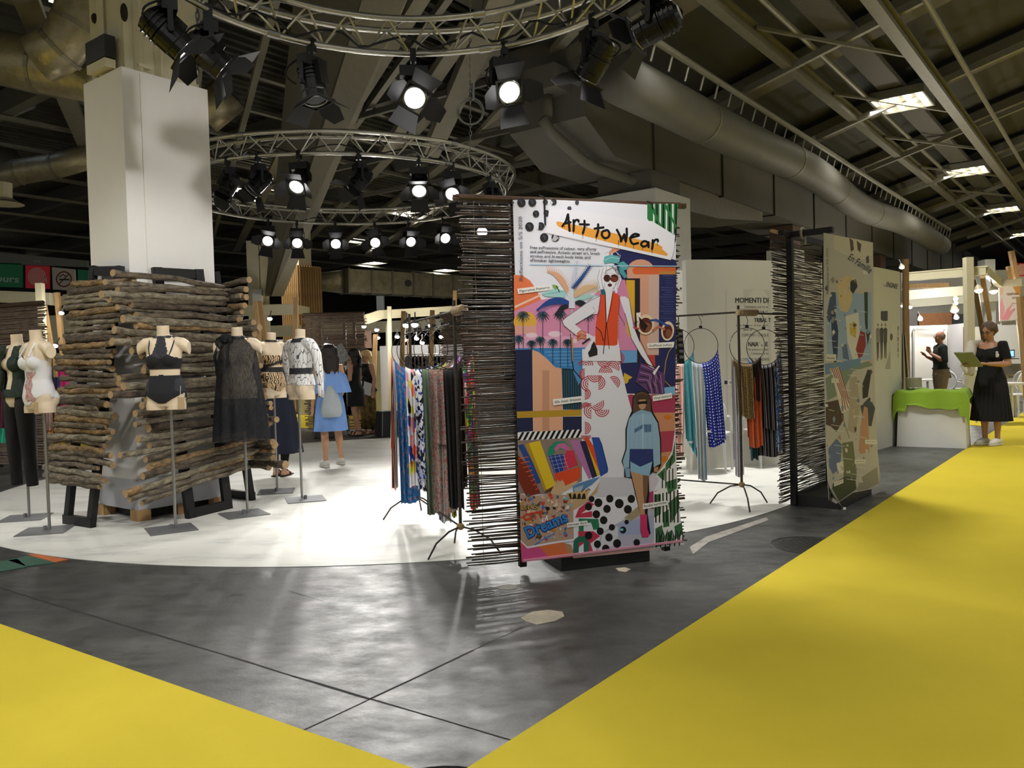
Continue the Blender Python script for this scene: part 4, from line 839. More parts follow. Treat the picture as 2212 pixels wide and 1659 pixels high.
for k in range(5): pr.stroke(c2(1215+k*22,50-k*4,1235+k*22,185),1.6,('a878a8','1a1420')[k%2],False)
pr.poly(c2(1240,20,1290,-40,1300,-35,1255,40),'efe8ee')
# paper labels with writing
def tag(pts,s,f,b=.0):
    q=f(*pts); pr.poly(q,'eeece8'); (x0,y0),(x1,y1),(x2,y2),(x3,y3)=q
    h=math.hypot(x3-x0,y3-y0); pr.text(s,x3+(x2-x3)*.05+(x0-x3)*.3,y3+(y2-y3)*.05+(y0-y3)*.3,x3+(x2-x3)*.95+(x0-x3)*.3,y3+(y2-y3)*.95+(y0-y3)*.3,h*.62,'23222a',b)
tag((145,885,435,848,440,893,155,930),'Figurative Patterns',c1,.012); tag((1252,1350,1486,1336,1478,1384,1258,1392),'GraPhical imPact',c1,.012)
tag((428,236,668,208,672,256,434,285),'60s maxi dresses',c2,.012); tag((1240,208,1396,182,1400,226,1244,252),'Vinyl texture',c2,.012); tag((1160,1086,1358,1060,1362,1096,1162,1132),'Parallel wardrobe',c2,.012); tag((543,1242,708,1222,712,1258,547,1280),'Street Art',c2,.012)
# upper lettering
pr.stroke(c1(250,677,620,680,900,688,1500,692),2.1,'a9c9de',False)
for (x,y,r) in ((180,150,36),(273,148,34),(385,145,22),(305,245,28),(395,240,26),(250,355,37),(345,350,32),(375,448,36),(470,447,33),(455,143,26),(655,148,17),(108,150,10),(590,200,18)):
    pr.ell(*G(x,y),r/3.95,r*1.05/3.95,'2b2b30' if r>24 else '3c3c42',18)
    for k in range(3): pr.stroke(c1(x-r*.5+k*8,y-r*.5+k*12,x+r*.3,y-r*.2+k*12),.7,'77777c',False,False)
pr.poly(c1(462,420,500,450,470,480,440,470),'b9b9c0'); pr.poly(c1(430,125,450,150,440,170,425,140),'d6d6dc'); pr.poly(c1(312,320,330,320,325,380,310,380),'e2e2ea')
pr.poly(c1(388,405,420,190,1300,310,1492,430,1480,560,1455,640,960,530,500,430),'ecebf2')
pr.stroke(c1(392,408,500,432,700,478,960,532),.8,'cfcfd8',False)
pr.poly(c1(476,322,490,310,560,325,700,352,800,378,960,408,1200,470,1340,500,1385,530,1380,545,1430,590,1420,605,1330,585,1200,560,1000,510,800,455,640,415,530,372,490,350),'eaa544')
def crv(q,n=5):
    if len(q)<4: return q
    out=[]
    for i in range(len(q)-1):
        a,b,c,d=q[max(i-1,0)],q[i],q[i+1],q[min(i+2,len(q)-1)]
        for k in range(n):
            t=k/n; out.append(tuple(.5*(2*b[j]+(c[j]-a[j])*t+(2*a[j]-5*b[j]+4*c[j]-d[j])*t*t+(3*b[j]-a[j]-3*c[j]+d[j])*t**3) for j in (0,1)))
    return out+[q[-1]]
def ink(pts,w=26):
    q=crv(c1(*pts)); pr.stroke(q,w/3.95,'16161b')
for q in ((578,250,560,310,530,352),(578,250,585,320,592,392),(548,330,600,318),(625,300,628,340,625,392),(628,322,645,300,665,300,668,312),(718,305,720,360,705,412),(680,335,755,338),(835,335,835,390,820,440),(805,372,880,362),(900,388,872,398,868,430,890,452,920,446,932,415,918,388,900,386),
  (995,382,1025,440,1030,482),(1030,482,1058,420),(1058,420,1065,470,1072,482),(1072,482,1080,420,1078,372),(1108,450,1180,432,1170,420,1140,420,1110,450,1118,490,1140,503,1175,495),(1260,490,1230,478,1205,495,1205,515,1230,525,1258,505,1262,480,1265,530),(1300,470,1300,510,1295,545),(1302,495,1320,470,1340,466,1345,480)): ink(q,20)
for (x,y,l) in ((625,392,35),(705,412,48),(740,340,25),(820,440,42),(895,452,26),(1010,475,55),(1068,482,40),(1138,505,40),(1215,525,28),(1295,545,38),(1340,480,36),(548,352,14),(672,315,26)): pr.stroke(c1(x,y,x-2,y+l),[1.6,.7],'16161b')
for k,s in enumerate(('Free exPressions of colour, very sPorty','and exPressive. Artistic street art, brush','strokes and hi-tech body knits and','sPinnaker lightweights.')):
    y=543+k*36; w=(566,594,514,344)[k]; pr.text(s,*G(255,y),*G(255+w,y+w*.027),8.6,'3a3a44',.014)
pr.text('Reflections on S/S 2020',*G(193,812),*G(186,268),11.2,'55555e',.0)
pm=obj('print',pr.mb,mat_col('banner_print',.5,.18),t)
for (px,py) in ((1175,428),(1408,441)):
    mb=MB(); q=B1(px,py); mb.tube([q+V3((-.03,0,.02)),q+bn*.01,q+V3((0,0,-.03))+bn*.006,q+V3((.002,0,-.17 if px<1200 else -.02))+bn*.006],.006,5); obj('tie_cord',mb,M_black,t)
mb=MB(); mb.beam(B1(1130,1211)+bn*.004,B1(1473,1168)+bn*.004,.012,.014); obj('bottom_hem',mb,mat('hem_pink','c9889a',.6),t)
# ---------------------------------------------- beach banner stand
a=gp(1716,1092); b=V3((a.x+.60,a.y+.72,0)); u2=(b-a).normalized(); n2=V3((u2.y,-u2.x,0))
t=thing('twig_screen','dark twig screen in a black frame carrying the pale beach holiday banner','screen',(a+b)/2)
Ru=Matrix.Rotation(math.atan2(u2.y,u2.x),3,'Z')
for q in (a,b): mb=MB(); mb.box((q.x,q.y,1.22),(.05,.05,2.42),Ru); obj('frame_post',mb,M_black,t)
for z in (2.43,): mb=MB(); mb.beam(V3((a.x,a.y,z))-u2*.2,V3((b.x,b.y,z)),.05,.05); obj('frame_bar',mb,M_black,t)
e=a+n2*.38; 
mb=MB(); mb.beam(V3((a.x,a.y,2.43)),V3((e.x,e.y,2.43)),.05,.05); obj('frame_bar',mb,M_black,t)
mb=MB(); q=V3((a.x,a.y,2.43))+n2*.12; mb.tube(circ(q,.045,10,ax=u2,ay=V3((0,0,1))),.012,5,close=True); mb.tube([q+n2*.02+V3((0,0,.04)),q+n2*.02-V3((0,0,.10))],.009,5); obj('rag_tie',mb,mat('rag','a59a86',.9),t)
mb=MB(); c=(a+b)/2+n2*.18; mb.box((c.x,c.y,.05),((b-a).length*.98,.44,.095),Ru); obj('base_box',mb,M_black,t)
a2=a-u2*.26-n2*.04; b2=b+u2*.04-n2*.04
twig_mat(t,(a2.x,a2.y),(b2.x,b2.y),.05,2.38,.0128,.06,.008,lambda f:.05*math.sin(f*5))
mb=MB(); mb.tube([V3((a2.x,a2.y,2.44))-u2*.05,V3((a2.x,a2.y,2.44))+u2*.3],.016,8); obj('top_roll',mb,M_wood,t)
pb=V3((e.x,e.y,0))+n2*.03
B2=lambda x,y: pp(x,y,pb,n2)
c3=lambda *q:[(1620+q[i]/2.515,460+q[i+1]/2.515) for i in range(0,len(q),2)]
t=thing('banner','pale beach holiday banner printed with a deckchair, crumpled at its lower left corner','banner',B2(1830,1070))
ROOTM[t.name]=Matrix.Translation(t.location)
OUT=c3(402,108,668,160,672,400,672,700,680,1000,690,1250,708,1440,700,1480,660,1500,560,1520,470,1580,430,1560,425,1470,415,1300,408,1000,402,600)
mb=MB(); mb.c=srgb('b9b6ac'); mb.prism([B2(*q) for q in OUT],-n2*.004); obj('cloth',mb,mat_col('beach_cloth',.6,.2),t)
mb=MB(); q=[B2(*k) for k in c3(425,1462,365,1490,385,1560,440,1600,450,1540)]; mb.prism([q[0],q[1]+n2*.1,q[2]+n2*.14,q[3]+n2*.1,q[4]],(.003,-.003,0)); mb.col=[srgb('a7a49a')]*len(mb.f); obj('folded_corner',mb,mat_col('beach_cloth'),t)
pr=Print(B2,n2)
f3=lambda pts,c: pr.poly(c3(*pts),c)
f3((455,120,668,160,664,230,600,260,500,220,460,200),'c7c0ae')
for q in ((540,135,560,150,565,200,548,210),(580,150,605,170,600,215,585,200),(630,240,645,230,648,270,632,275)): f3(q,'5c4a34')
f3((415,560,470,430,520,420,600,440,660,430,660,800,420,800),'93aac2'); f3((440,430,465,430,470,520,430,600,415,560),'3e5470')
f3((470,370,520,340,560,350,555,480,530,540,490,530,475,450),'cdb78a'); f3((545,370,575,360,585,400,560,440,545,420),'2a2c34'); f3((520,560,590,540,605,780,560,800,530,700),'d2cfc6'); f3((540,600,580,600,575,680,545,660),'c9ac3c')
f3((575,740,600,640,625,650,630,720,610,780,590,790),'8e2f2e'); f3((620,430,640,430,640,660,655,640,640,720,625,600),'2e3b2a'); f3((440,540,462,530,480,640,475,780,460,850,445,690),'2a3a5a'); f3((500,720,525,710,540,800,505,790),'5d6a8a')
f3((410,900,480,850,660,800,665,830,560,860,500,980,420,1020),'7b8a7a'); f3((405,820,600,790,600,830,410,880),'6a88a8')
f3((410,1030,500,1010,510,1120,470,1190,440,1160,412,1150),'4a3a36')
f3((440,850,480,835,535,1020,575,1045,540,1065,500,1090,490,1060),'d8cec0')
for k in range(5): pr.stroke(c3(446+k*9,848-k*3,500+k*8,1000,505+k*15,1080-k*8),1.8,'8e3a3a',False,False)
pr.k+=1
pr.stroke(c3(500,1100,540,1225),1.6,'8a6a42'); pr.stroke(c3(575,1040,560,1110,580,1160),1.6,'8a6a42')
f3((540,900,580,880,600,1060,570,1200,530,1180,540,1060),'a79c8c'); f3((610,930,640,850,660,860,640,1000,612,1010),'2b2c30'); f3((600,1050,650,1000,680,1060,660,1160,620,1150),'3c4452')
f3((600,1160,620,1050,640,1060,650,1300,600,1310,590,1290),'b98a70'); f3((425,1280,470,1225,500,1260,490,1390,450,1420,430,1380),'5c6e92'); f3((470,1360,530,1340,540,1400,480,1420),'d9d6cc')
f3((500,1250,560,1240,580,1420,570,1500,500,1540,510,1400),'6a6e56'); f3((450,1470,520,1430,570,1440,580,1500,480,1570,440,1540),'3e4636'); f3((600,1440,690,1380,700,1470,640,1500,580,1510),'8f8a7c')
q_=random.Random(5)
for k in range(90):
    x=q_.uniform(415,670);y=q_.uniform(300,1480); r=q_.uniform(4,14); n=q_.choice((3,4,5)); a0=q_.uniform(0,6)
    pr.poly(c3(*[w for i in range(n) for w in (x+r*q_.uniform(.4,1.2)*math.cos(a0+2*PI*i/n),y+r*1.6*q_.uniform(.4,1.2)*math.sin(a0+2*PI*i/n))]),q_.choice(('6d7a86','8e8776','c4c0b4','4a4a44','a58a72','7e90a4','b9a58c','d3d0c8')))
for k in range(26): y=500+k*38+q_.uniform(-8,8); x=q_.uniform(420,600); pr.stroke(c3(x,y,x+q_.uniform(30,70),y+8),1.0,'d4d2ca',False,False)
pr.k+=1
for s,q in (('Family',(414,798,466,798)),('',(444,918,480,918)),('',(626,1250,688,1250)),('',(570,1358,626,1356)),('',(458,1482,505,1462))):
    x0,y0,x1,y1=q; f3((x0-2,y0-30 if s=='Family' else y0-18,x1+2,y1-30 if s=='Family' else y1-18,x1+2,y1+5,x0-2,y0+5),'d6d2c6'); pr.stroke(c3(x0+5,y0-7,x1-5,y1-7),.7,'77736a') if not s else pr.text(s,*c3(x0+4,y0-4)[0],*c3(x1-4,y1-4)[0],7 if s=='Family' else 5,'2c2a28',.01)
pr.text('En Famille',*c3(530,250)[0],*c3(650,330)[0],21,'2c2e30',.006)
pr.text('Reflections on S/S 2020',*c3(428,440)[0],*c3(424,190)[0],7,'6a6862')
obj('print',pr.mb,mat_col('beach_print',.6,.15),t)
mb=MB(); q=B2(*c3(440,1600)[0])+n2*.11; mb.ell(q,(.014,.014,.014),8,6); obj('clip',mb,M_white,t)
# ================================================================== log screens
M_bark=[]; M_end=mat('cut_log_end','a08560',.8,var=.2,scale=40)
for k,(c,c2_) in enumerate((('7a6d5a','352c23'),('8d826e','43392e'),('665848','2a231c'),('9a907a','4a4235'),('a98a5e','4a3a2a'))):
    M_bark.append(mat('bark%d'%k,c,.85,c2=srgb(c2_),scale=26,stretch=(.45,1,1),bump=1.0,bscale=60))
LGV={}
def log_mesh(L,k):
    key=(round(L,1),k)
    if key in LGV: return LGV[key]
    q=random.Random(k*7+1); n=10; r=q.uniform(.022,.036); pts=[];R=[]
    bend=q.uniform(-.02,.02)*L
    for i in range(n): f=i/(n-1); pts.append((-L/2+L*f,q.uniform(-.008,.008),bend*math.sin(PI*f)*1.0+q.uniform(-.008,.008))); R.append(r*q.uniform(.88,1.12)*(1.1-.2*f))
    mb=MB(); mb.tube(pts,R,9,cap=False); nb=9
    mb.cur=1; mb.f.append(list(range(nb-1,-1,-1))); mb.mi.append(1); mb.col.append(None); mb.f.append([(n-1)*nb+i for i in range(nb)]); mb.mi.append(1); mb.col.append(None)
    me=mb.mesh('log',None,False)
    for i,p in enumerate(me.polygons): p.use_smooth=(p.material_index==0)
    me.materials.append(M_bark[k%5]); me.materials.append(M_end); LGV[key]=me; return me
def log_screen(label,footL,footR,topL,topR,nrm,n,Lmin,Lmax,t0,t1,shift,tilt,seed):
    """black leaning frame with logs laid across its front"""
    q=random.Random(seed); fL,fR,tL,tR=[V3(p) for p in (footL,footR,topL,topR)]
    c=(fL+fR)/2; t=thing('log_screen',label,'screen',V3((c.x,c.y,0))); inv=rootm(t).inverted()
    for a,b in ((fL,tL),(fR,tR)): mb=MB(); mb.beam(a,b,.085,.05,nrm); obj('frame_rail',mb,M_black,t)
    ux=(fR-fL).normalized()
    for a,b in ((fL,fR),(tL,tR)): mb=MB(); d=V3((0,0,.045 if a is fL else -.045)); mb.beam(a+d-ux*.04,b+d+ux*.04,.05,.085); obj('frame_bar',mb,M_black,t)
    az=math.atan2(ux.y,ux.x)
    for i in range(n):
        f=t0+(t1-t0)*i/(n-1); p=(fL+fR)/2*(1-f)+(tL+tR)/2*f; L=q.uniform(Lmin,Lmax)
        p=p+nrm*(.075+q.uniform(-.008,.02))+ux*(shift+q.uniform(-.5,.5)*(Lmax-Lmin)+q.uniform(-.05,.05))
        o=link('log',log_mesh(L,q.randrange(14)),M_bark[0],t)
        o.matrix_basis=inv@Matrix.Translation(p)@Matrix.Rotation(az,4,'Z')@Matrix.Rotation(-tilt(f)+q.uniform(-.035,.035),4,'Y')@Matrix.Rotation(q.uniform(0,6.3),4,'X')
nl=P(-1,0,0); nr=P(0,1,0)
def onface(px,py,base,nrm,off): return pp(px,py,base+nrm*off,nrm)
gl=lambda px,py: gp(px,py)
log_screen('narrow leaning screen of grey brown logs on the left face of the white column',gl(146,1132),gl(196,1140),onface(203,575,cC,nl,.07),onface(258,575,cC,nl,.07),nl,36,.78,1.0,.165,.93,0.0,lambda f:-.01,3)
log_screen('wide leaning screen of rough logs behind the black lingerie mannequin',gl(412,1120),gl(492,1100),onface(338,578,cC,nr,.07),onface(428,582,cC,nr,.07),nr,40,1.25,1.62,.135,.94,-.03,lambda f:.03*(1-f)+(.06 if f<.3 else 0),8)
# third screen on the far face
nb_=P(1,0,0); fq=gp(543,1081); f0=V3((fq.x,fq.y,0)); f1=f0+P(0,-1,0)*.5
log_screen('log screen on the far face of the column behind the sheer black dress',f0,f1,V3((f0.x,f0.y,2.35))-nb_*.32,V3((f1.x,f1.y,2.35))-nb_*.32,nb_,34,1.0,1.3,.15,.95,-.05,lambda f:0,5)
# ================================================================== mannequins
def remesh(mb,vox,smooth=3,name='body'):
    me=mb.mesh(name); o=bpy.data.objects.new('tmp',me); COL.objects.link(o)
    m=o.modifiers.new('r','REMESH'); m.mode='VOXEL'; m.voxel_size=vox; m.use_smooth_shade=True
    if smooth: s=o.modifiers.new('s','SMOOTH'); s.iterations=smooth; s.factor=.5
    dg=bpy.context.evaluated_depsgraph_get(); r=bpy.data.meshes.new_from_object(o.evaluated_get(dg)); bpy.data.objects.remove(o); bpy.data.meshes.remove(me)
    r.name=name; r.materials.clear(); return r
def cut(me,co,no):
    bm=bmesh.new(); bm.from_mesh(me); g=bmesh.ops.bisect_plane(bm,geom=bm.verts[:]+bm.edges[:]+bm.faces[:],plane_co=co,plane_no=no,clear_outer=True)
    e=[x for x in g['geom_cut'] if isinstance(x,bmesh.types.BMEdge)]
    r=bmesh.ops.edgeloop_fill(bm,edges=e) if e else None
    if r:
        for f in r['faces']: f.smooth=False
    bm.to_mesh(me); bm.free()
def shell(me,pred,off,name,sm=0):
    """close-fitting cloth: the faces of a body that satisfy pred, moved out by off"""
    bm=bmesh.new(); bm.from_mesh(me); bm.normal_update()
    keep={v for v in bm.verts if pred(v.co)}
    bmesh.ops.delete(bm,geom=[f for f in bm.faces if not all(v in keep for v in f.verts)],context='FACES')
    bmesh.ops.delete(bm,geom=[v for v in bm.verts if not v.link_faces],context='VERTS')
    if sm:
        for _ in range(sm): bmesh.ops.smooth_vert(bm,verts=bm.verts[:],factor=.5,use_axis_x=True,use_axis_y=True,use_axis_z=True)
    bm.normal_update()
    nn={v:v.normal.copy() for v in bm.verts}
    for v in bm.verts: v.co+=nn[v]*off
    r=bpy.data.meshes.new(name); bm.to_mesh(r); bm.free(); r.materials.clear(); return r
def ering(z,rx,ry,cx=0,cy=0,n=28,wave=0,k=8,ph=0,sq=2.0):
    out=[]
    for i in range(n):
        a=2*PI*i/n; w=1+wave*math.sin(k*a+ph); c,s=math.cos(a),math.sin(a)
        out.append(V3((cx+rx*w*math.copysign(abs(c)**(2/sq),c),cy+ry*w*math.copysign(abs(s)**(2/sq),s),z)))
    return out
def torso_mesh():
    mb=MB(); mb.loft([ering(*q) for q in ((.03,.10,.085),(.08,.153,.105),(.14,.164,.112),(.21,.15,.102),(.29,.124,.086),(.36,.127,.088),(.43,.143,.098),(.50,.150,.09),(.555,.14,.075),(.60,.10,.06),(.64,.05,.05))])
    mb.tube([(0,0,.56),(0,-.005,.63),(0,-.012,.78)],[.07,.051,.05],18)
    for s in (-1,1):
        mb.tube([(s*.085,.0,-.06),(s*.084,0,.04),(s*.078,.0,.13)],[.079,.083,.07],16)
        mb.tube([(s*.09,0,.575),(s*.15,.0,.565),(s*.20,.0,.53),(s*.25,.0,.49)],[.05,.052,.048,.04],14)
        mb.ell((s*.066,-.07,.435),(.062,.055,.062)); mb.ell((s*.07,.055,.115),(.085,.07,.085))
    me=remesh(mb,.008,4,'torso'); cut(me,(0,0,0),(0,0,-1)); cut(me,(0,0,.72),(0,-.08,1)); cut(me,(.212,0,0),(1,0,0)); cut(me,(-.212,0,0),(-1,0,0)); return me
TORSO=torso_mesh(); M_skin=mat('mannequin_ivory','e0cdb0',.45,var=.03,scale=3); TORSO.materials.append(M_skin)
STEM=[]
def mannequin(px,py,face,label,base_rot=.3,torso=True):
    """face: direction the front looks, angle from -Y (towards the camera) turning to +X"""
    c=gp(px,py); t=thing('mannequin',label,'mannequin',c,face)
    if not STEM:
        m=MB(); m.box((0,0,.006),(.38,.38,.012)); m.tube([(0,0,.012),(0,0,.05)],.016,12); STEM.append(('base_plate',m.mesh('base_plate'),M_plate))
        m=MB(); m.tube([(0,0,.02),(0,0,1.09)],.0125,12); m.tube([(0,0,.5),(0,0,.53)],.018,12); m.tube([(0,0,.515),(.04,0,.515)],.006,6); STEM.append(('pole',m.mesh('pole',None,False),M_chrome))
    for n,me,m in STEM:
        if not len(me.materials): me.materials.append(m)
        o=link(n,me,m,t)
        if n=='base_plate': o.rotation_euler=(0,0,base_rot-face)
        else: o.location=(.03,.02,0)
    if torso: o=link('torso',TORSO,M_skin,t); o.location=(0,0,1.04)
    return t
def wear(t,name,pred,off,m,src=None,sm=0):
    me=shell(src or TORSO,pred,off,name,sm); me.materials.append(m); o=link(name,me,m,t); o.location=(0,0,1.04); return o
def lobj(name,mb,m,t,z=1.04,smooth=False): o=obj(name,mb,m,t,False,smooth); o.location=(0,0,z); return o
M_cblack=mat('black_knit','121318',.8,bump=.2,bscale=220); M_lace=mat('dark_lace','2c2d33',.8,var=.6,scale=90)
M_elastic=mat('black_elastic','17171a',.5)
# 1: black bra set
t=mannequin(370,1145,.05,'mannequin torso in black lace bralette and high waisted brief',.55)
wear(t,'bralette',lambda p:(.345<p.z<.40) or (p.y<.02 and .345<p.z<.47-abs(abs(p.x)-.07)*.45 and abs(p.x)<.145) or (abs(p.x)>.12 and .345<p.z<.43),.006,M_cblack)
wear(t,'lace_panel',lambda p:p.y<0 and .41<p.z<.625 and abs(p.x)<.036+max(0,.60-p.z)*.26,.004,M_lace)
wear(t,'choker',lambda p:.605<p.z<.635 and abs(p.x)<.075,.006,M_elastic)
wear(t,'brief',lambda p:.055+max(0,abs(p.x)-.03)*(.62 if p.y<0 else .35)<p.z<.30,.005,M_cblack)
wear(t,'side_panel',lambda p:.15<p.z<.265 and abs(p.x)>.10,.0065,M_lace)
for s in (-1,1):
    mb=MB(); mb.tube([(s*.078,-.118,.455),(s*.095,-.09,.52),(s*.105,-.035,.60),(s*.105,.03,.60),(s*.1,.08,.5),(s*.1,.092,.40)],.005,6); lobj('strap',mb,M_elastic,t)
mb=MB(); mb.box((.155,-.085,.055),(.055,.004,.10)); lobj('price_tag',mb,mat('tag_card','b59b78',.8),t)
mb=MB(); mb.tube([(.15,-.085,.10),(.155,-.08,.2)],.002,4); lobj('tag_string',mb,M_white,t)
# 2: sheer black dress
def sheer(name,c,a,rough=.8,sc=160):
    m=bpy.data.materials.new(name); N,L=nt(m); b=N['Principled BSDF']; b.inputs['Base Color'].default_value=srgb(c); b.inputs['Roughness'].default_value=rough
    tc=N.new('ShaderNodeTexCoord'); mp=N.new('ShaderNodeMapping'); mp.inputs['Scale'].default_value=(sc,sc,sc*.12); L.new(tc.outputs['Object'],mp.inputs[0])
    n=N.new('ShaderNodeTexNoise'); n.inputs['Scale'].default_value=1; n.inputs['Detail'].default_value=3; L.new(mp.outputs[0],n.inputs['Vector'])
    r=N.new('ShaderNodeMapRange'); r.inputs[1].default_value=.35; r.inputs[2].default_value=.65; r.inputs[3].default_value=a-.22; r.inputs[4].default_value=min(1,a+.2); L.new(n.outputs['Fac'],r.inputs[0]); L.new(r.outputs[0],b.inputs['Alpha']); return m
M_sheer=sheer('sheer_black','15161b',.76); M_sheer2=sheer('sheer_black_double','111217',.9)
t=mannequin(527,1112,.12,'mannequin torso in a sheer black dress with a bow at the neck',.6)
def skirt(rings,n=72,ph=0): 
    mb=MB(); mb.loft([ering(z,rx,ry,cx,cy,n,w,11,ph+z*1.5) for (z,rx,ry,cx,cy,w) in rings],cap=False); return mb
lobj('dress',skirt([(.625,.058,.058,0,-.005,0),(.57,.13,.085,0,-.01,.03),(.48,.165,.125,0,-.02,.04),(.40,.178,.145,0,-.02,.05),(.25,.19,.15,0,-.015,.06),(.05,.215,.165,0,-.01,.07),(-.15,.232,.18,0,0,.08),(-.34,.245,.19,0,0,.09)]),M_sheer,t,smooth=True)
lobj('dress_hem_layer',skirt([(.06,.205,.155,0,-.01,.07),(-.1,.222,.17,0,0,.08),(-.24,.235,.18,0,0,.09)]),M_sheer2,t,smooth=True)
wear(t,'neck_band',lambda p:.60<p.z<.64 and abs(p.x)<.075,.008,mat('black_satin','14151d',.4))
mb=MB(); mb.ell((-.05,-.085,.60),(.03,.03,.03)); mb.ell((-.09,-.07,.615),(.06,.035,.045)); mb.ell((-.15,-.02,.575),(.05,.05,.06))
mb.tube([(-.055,-.09,.59),(-.07,-.12,.48),(-.065,-.13,.38),(-.08,-.125,.33)],[.02,.035,.04,.02],8,flat=.35); mb.tube([(-.17,-.02,.57),(-.205,-.02,.45),(-.20,.0,.36),(-.2,.0,.27)],[.03,.035,.03,.012],8,flat=.4); lobj('bow',mb,M_sheer2,t,smooth=True)
# 3: patterned swimsuit
def damask(name,c1_,c2_,sc=16,th=.5):
    m=bpy.data.materials.new(name); N,L=nt(m); b=N['Principled BSDF']; b.inputs['Roughness'].default_value=.6
    tc=N.new('ShaderNodeTexCoord'); w=N.new('ShaderNodeTexWave'); w.inputs['Scale'].default_value=sc*.5; w.inputs['Distortion'].default_value=9; w.inputs['Detail'].default_value=3; w.inputs['Detail Scale'].default_value=1.6; L.new(tc.outputs['Object'],w.inputs['Vector'])
    r=N.new('ShaderNodeValToRGB'); r.color_ramp.interpolation='CONSTANT'; L.new(w.outputs['Fac'],r.inputs[0]); r.color_ramp.elements[0].color=srgb(c1_); r.color_ramp.elements[1].position=th; r.color_ramp.elements[1].color=srgb(c2_); L.new(r.outputs[0],b.inputs['Base Color']); return m
M_dam=damask('gold_black_swirl','15130f','d9b98c',26,.42)
t=mannequin(597,1063,.95,'mannequin torso in a black and sand swirl swimsuit with wide black band',.2)
wear(t,'swimsuit',lambda p:(.07+max(0,abs(p.x)-.03)*(.6 if p.y<0 else .5)<p.z<.28) or (p.y<-.02 and .36<p.z<.47),.005,M_dam)
wear(t,'waist_band',lambda p:.29<p.z+(-.1*p.y)<.35,.008,M_elastic)
wear(t,'bust_band',lambda p:abs(p.z-(.40+.35*p.x+.1*p.y))<.022,.009,M_elastic)
wear(t,'choker',lambda p:.61<p.z<.64 and abs(p.x)<.075,.006,M_elastic)
# 4: white shirt with black branches
def branch():
    m=bpy.data.materials.new('branch_print'); N,L=nt(m); b=N['Principled BSDF']; b.inputs['Roughness'].default_value=.7
    tc=N.new('ShaderNodeTexCoord'); mp=N.new('ShaderNodeMapping'); mp.inputs['Scale'].default_value=(34,34,8); L.new(tc.outputs['Object'],mp.inputs[0])
    v=N.new('ShaderNodeTexVoronoi'); v.feature='DISTANCE_TO_EDGE'; v.inputs['Scale'].default_value=1; L.new(mp.outputs[0],v.inputs['Vector'])
    r=N.new('ShaderNodeValToRGB'); r.color_ramp.elements[0].position=.02; r.color_ramp.elements[0].color=srgb('45454c'); r.color_ramp.elements[1].position=.05; r.color_ramp.elements[1].color=srgb('ecebe8'); L.new(v.outputs['Distance'],r.inputs[0]); L.new(r.outputs[0],b.inputs['Base Color']); return m
M_branch=branch()
t=mannequin(660,1080,2.5,'mannequin torso in a white blouse with black branch print and lace belt, seen from behind',.35)
wear(t,'blouse',lambda p:.14+max(0,.1-abs(p.x))*.3<p.z<.625,.008,M_branch)
for s in (-1,1):
    mb=MB(); mb.tube([(s*.19,0,.545),(s*.235,-.01,.46),(s*.24,-.03,.3),(s*.235,-.05,.14),(s*.23,-.06,.02)],[.05,.052,.045,.035,.03],14); lobj('sleeve',mb,M_branch,t,smooth=True)
wear(t,'collar',lambda p:.575<p.z<.625 and abs(p.x)<.08,.012,M_lace); wear(t,'lace_belt',lambda p:.255<p.z<.33,.013,M_lace)
# 5: white embellished swimsuit
t=mannequin(98,1148,-.55,'mannequin torso in a white swimsuit with red embroidered motif, nearest the left edge',.25)
wear(t,'swimsuit',lambda p:(.065+max(0,abs(p.x)-.03)*(.75 if p.y<0 else .5)<p.z<.40) or (p.y<.0 and .36<p.z<.50-abs(abs(p.x)-.075)*.7 and abs(p.x)<.15),.005,mat('white_lycra','dcdbdc',.6))
def emb():
    m=bpy.data.materials.new('embroidery'); N,L=nt(m); b=N['Principled BSDF']; tc=N.new('ShaderNodeTexCoord'); v=N.new('ShaderNodeTexVoronoi'); v.inputs['Scale'].default_value=55; L.new(tc.outputs['Object'],v.inputs['Vector'])
    r=N.new('ShaderNodeValToRGB'); r.color_ramp.interpolation='CONSTANT'; L.new(v.outputs['Distance'],r.inputs[0]); r.color_ramp.elements[0].color=srgb('2a1c22'); r.color_ramp.elements[1].position=.2; r.color_ramp.elements[1].color=srgb('d8cfc8')
    for p,c in ((.3,'a8543c'),(.45,'d8cfc8'),(.55,'7d6a8c'),(.66,'b86a50')): e=r.color_ramp.elements.new(p); e.color=srgb(c)
    L.new(r.outputs[0],b.inputs['Base Color']); return m
M_emb=emb()
wear(t,'embroidery',lambda p:p.y<0 and (abs(p.x-.035-.02*math.sin(p.z*18))<.045+.012*math.sin(p.z*60)) and .10<p.z<.36,.0075,M_emb)
for s in (-1,1):
    mb=MB(); mb.tube([(s*.075,-.115,.485),(s*.06,-.075,.56),(s*.052,-.02,.625),(s*.03,.05,.63)],.008,6); lobj('halter_strap',mb,mat('white_lycra','dcdbdc'),t)
mb=MB()
for k in range(6): mb.ell((-.02-.012*k,-.10,.455+.013*k),(.006,.005,.006),6,4)
lobj('beads',mb,M_black,t); mb=MB(); mb.box((.13,-.10,.045),(.06,.005,.1)); lobj('price_tag',mb,mat('tag_card','b59b78'),t)
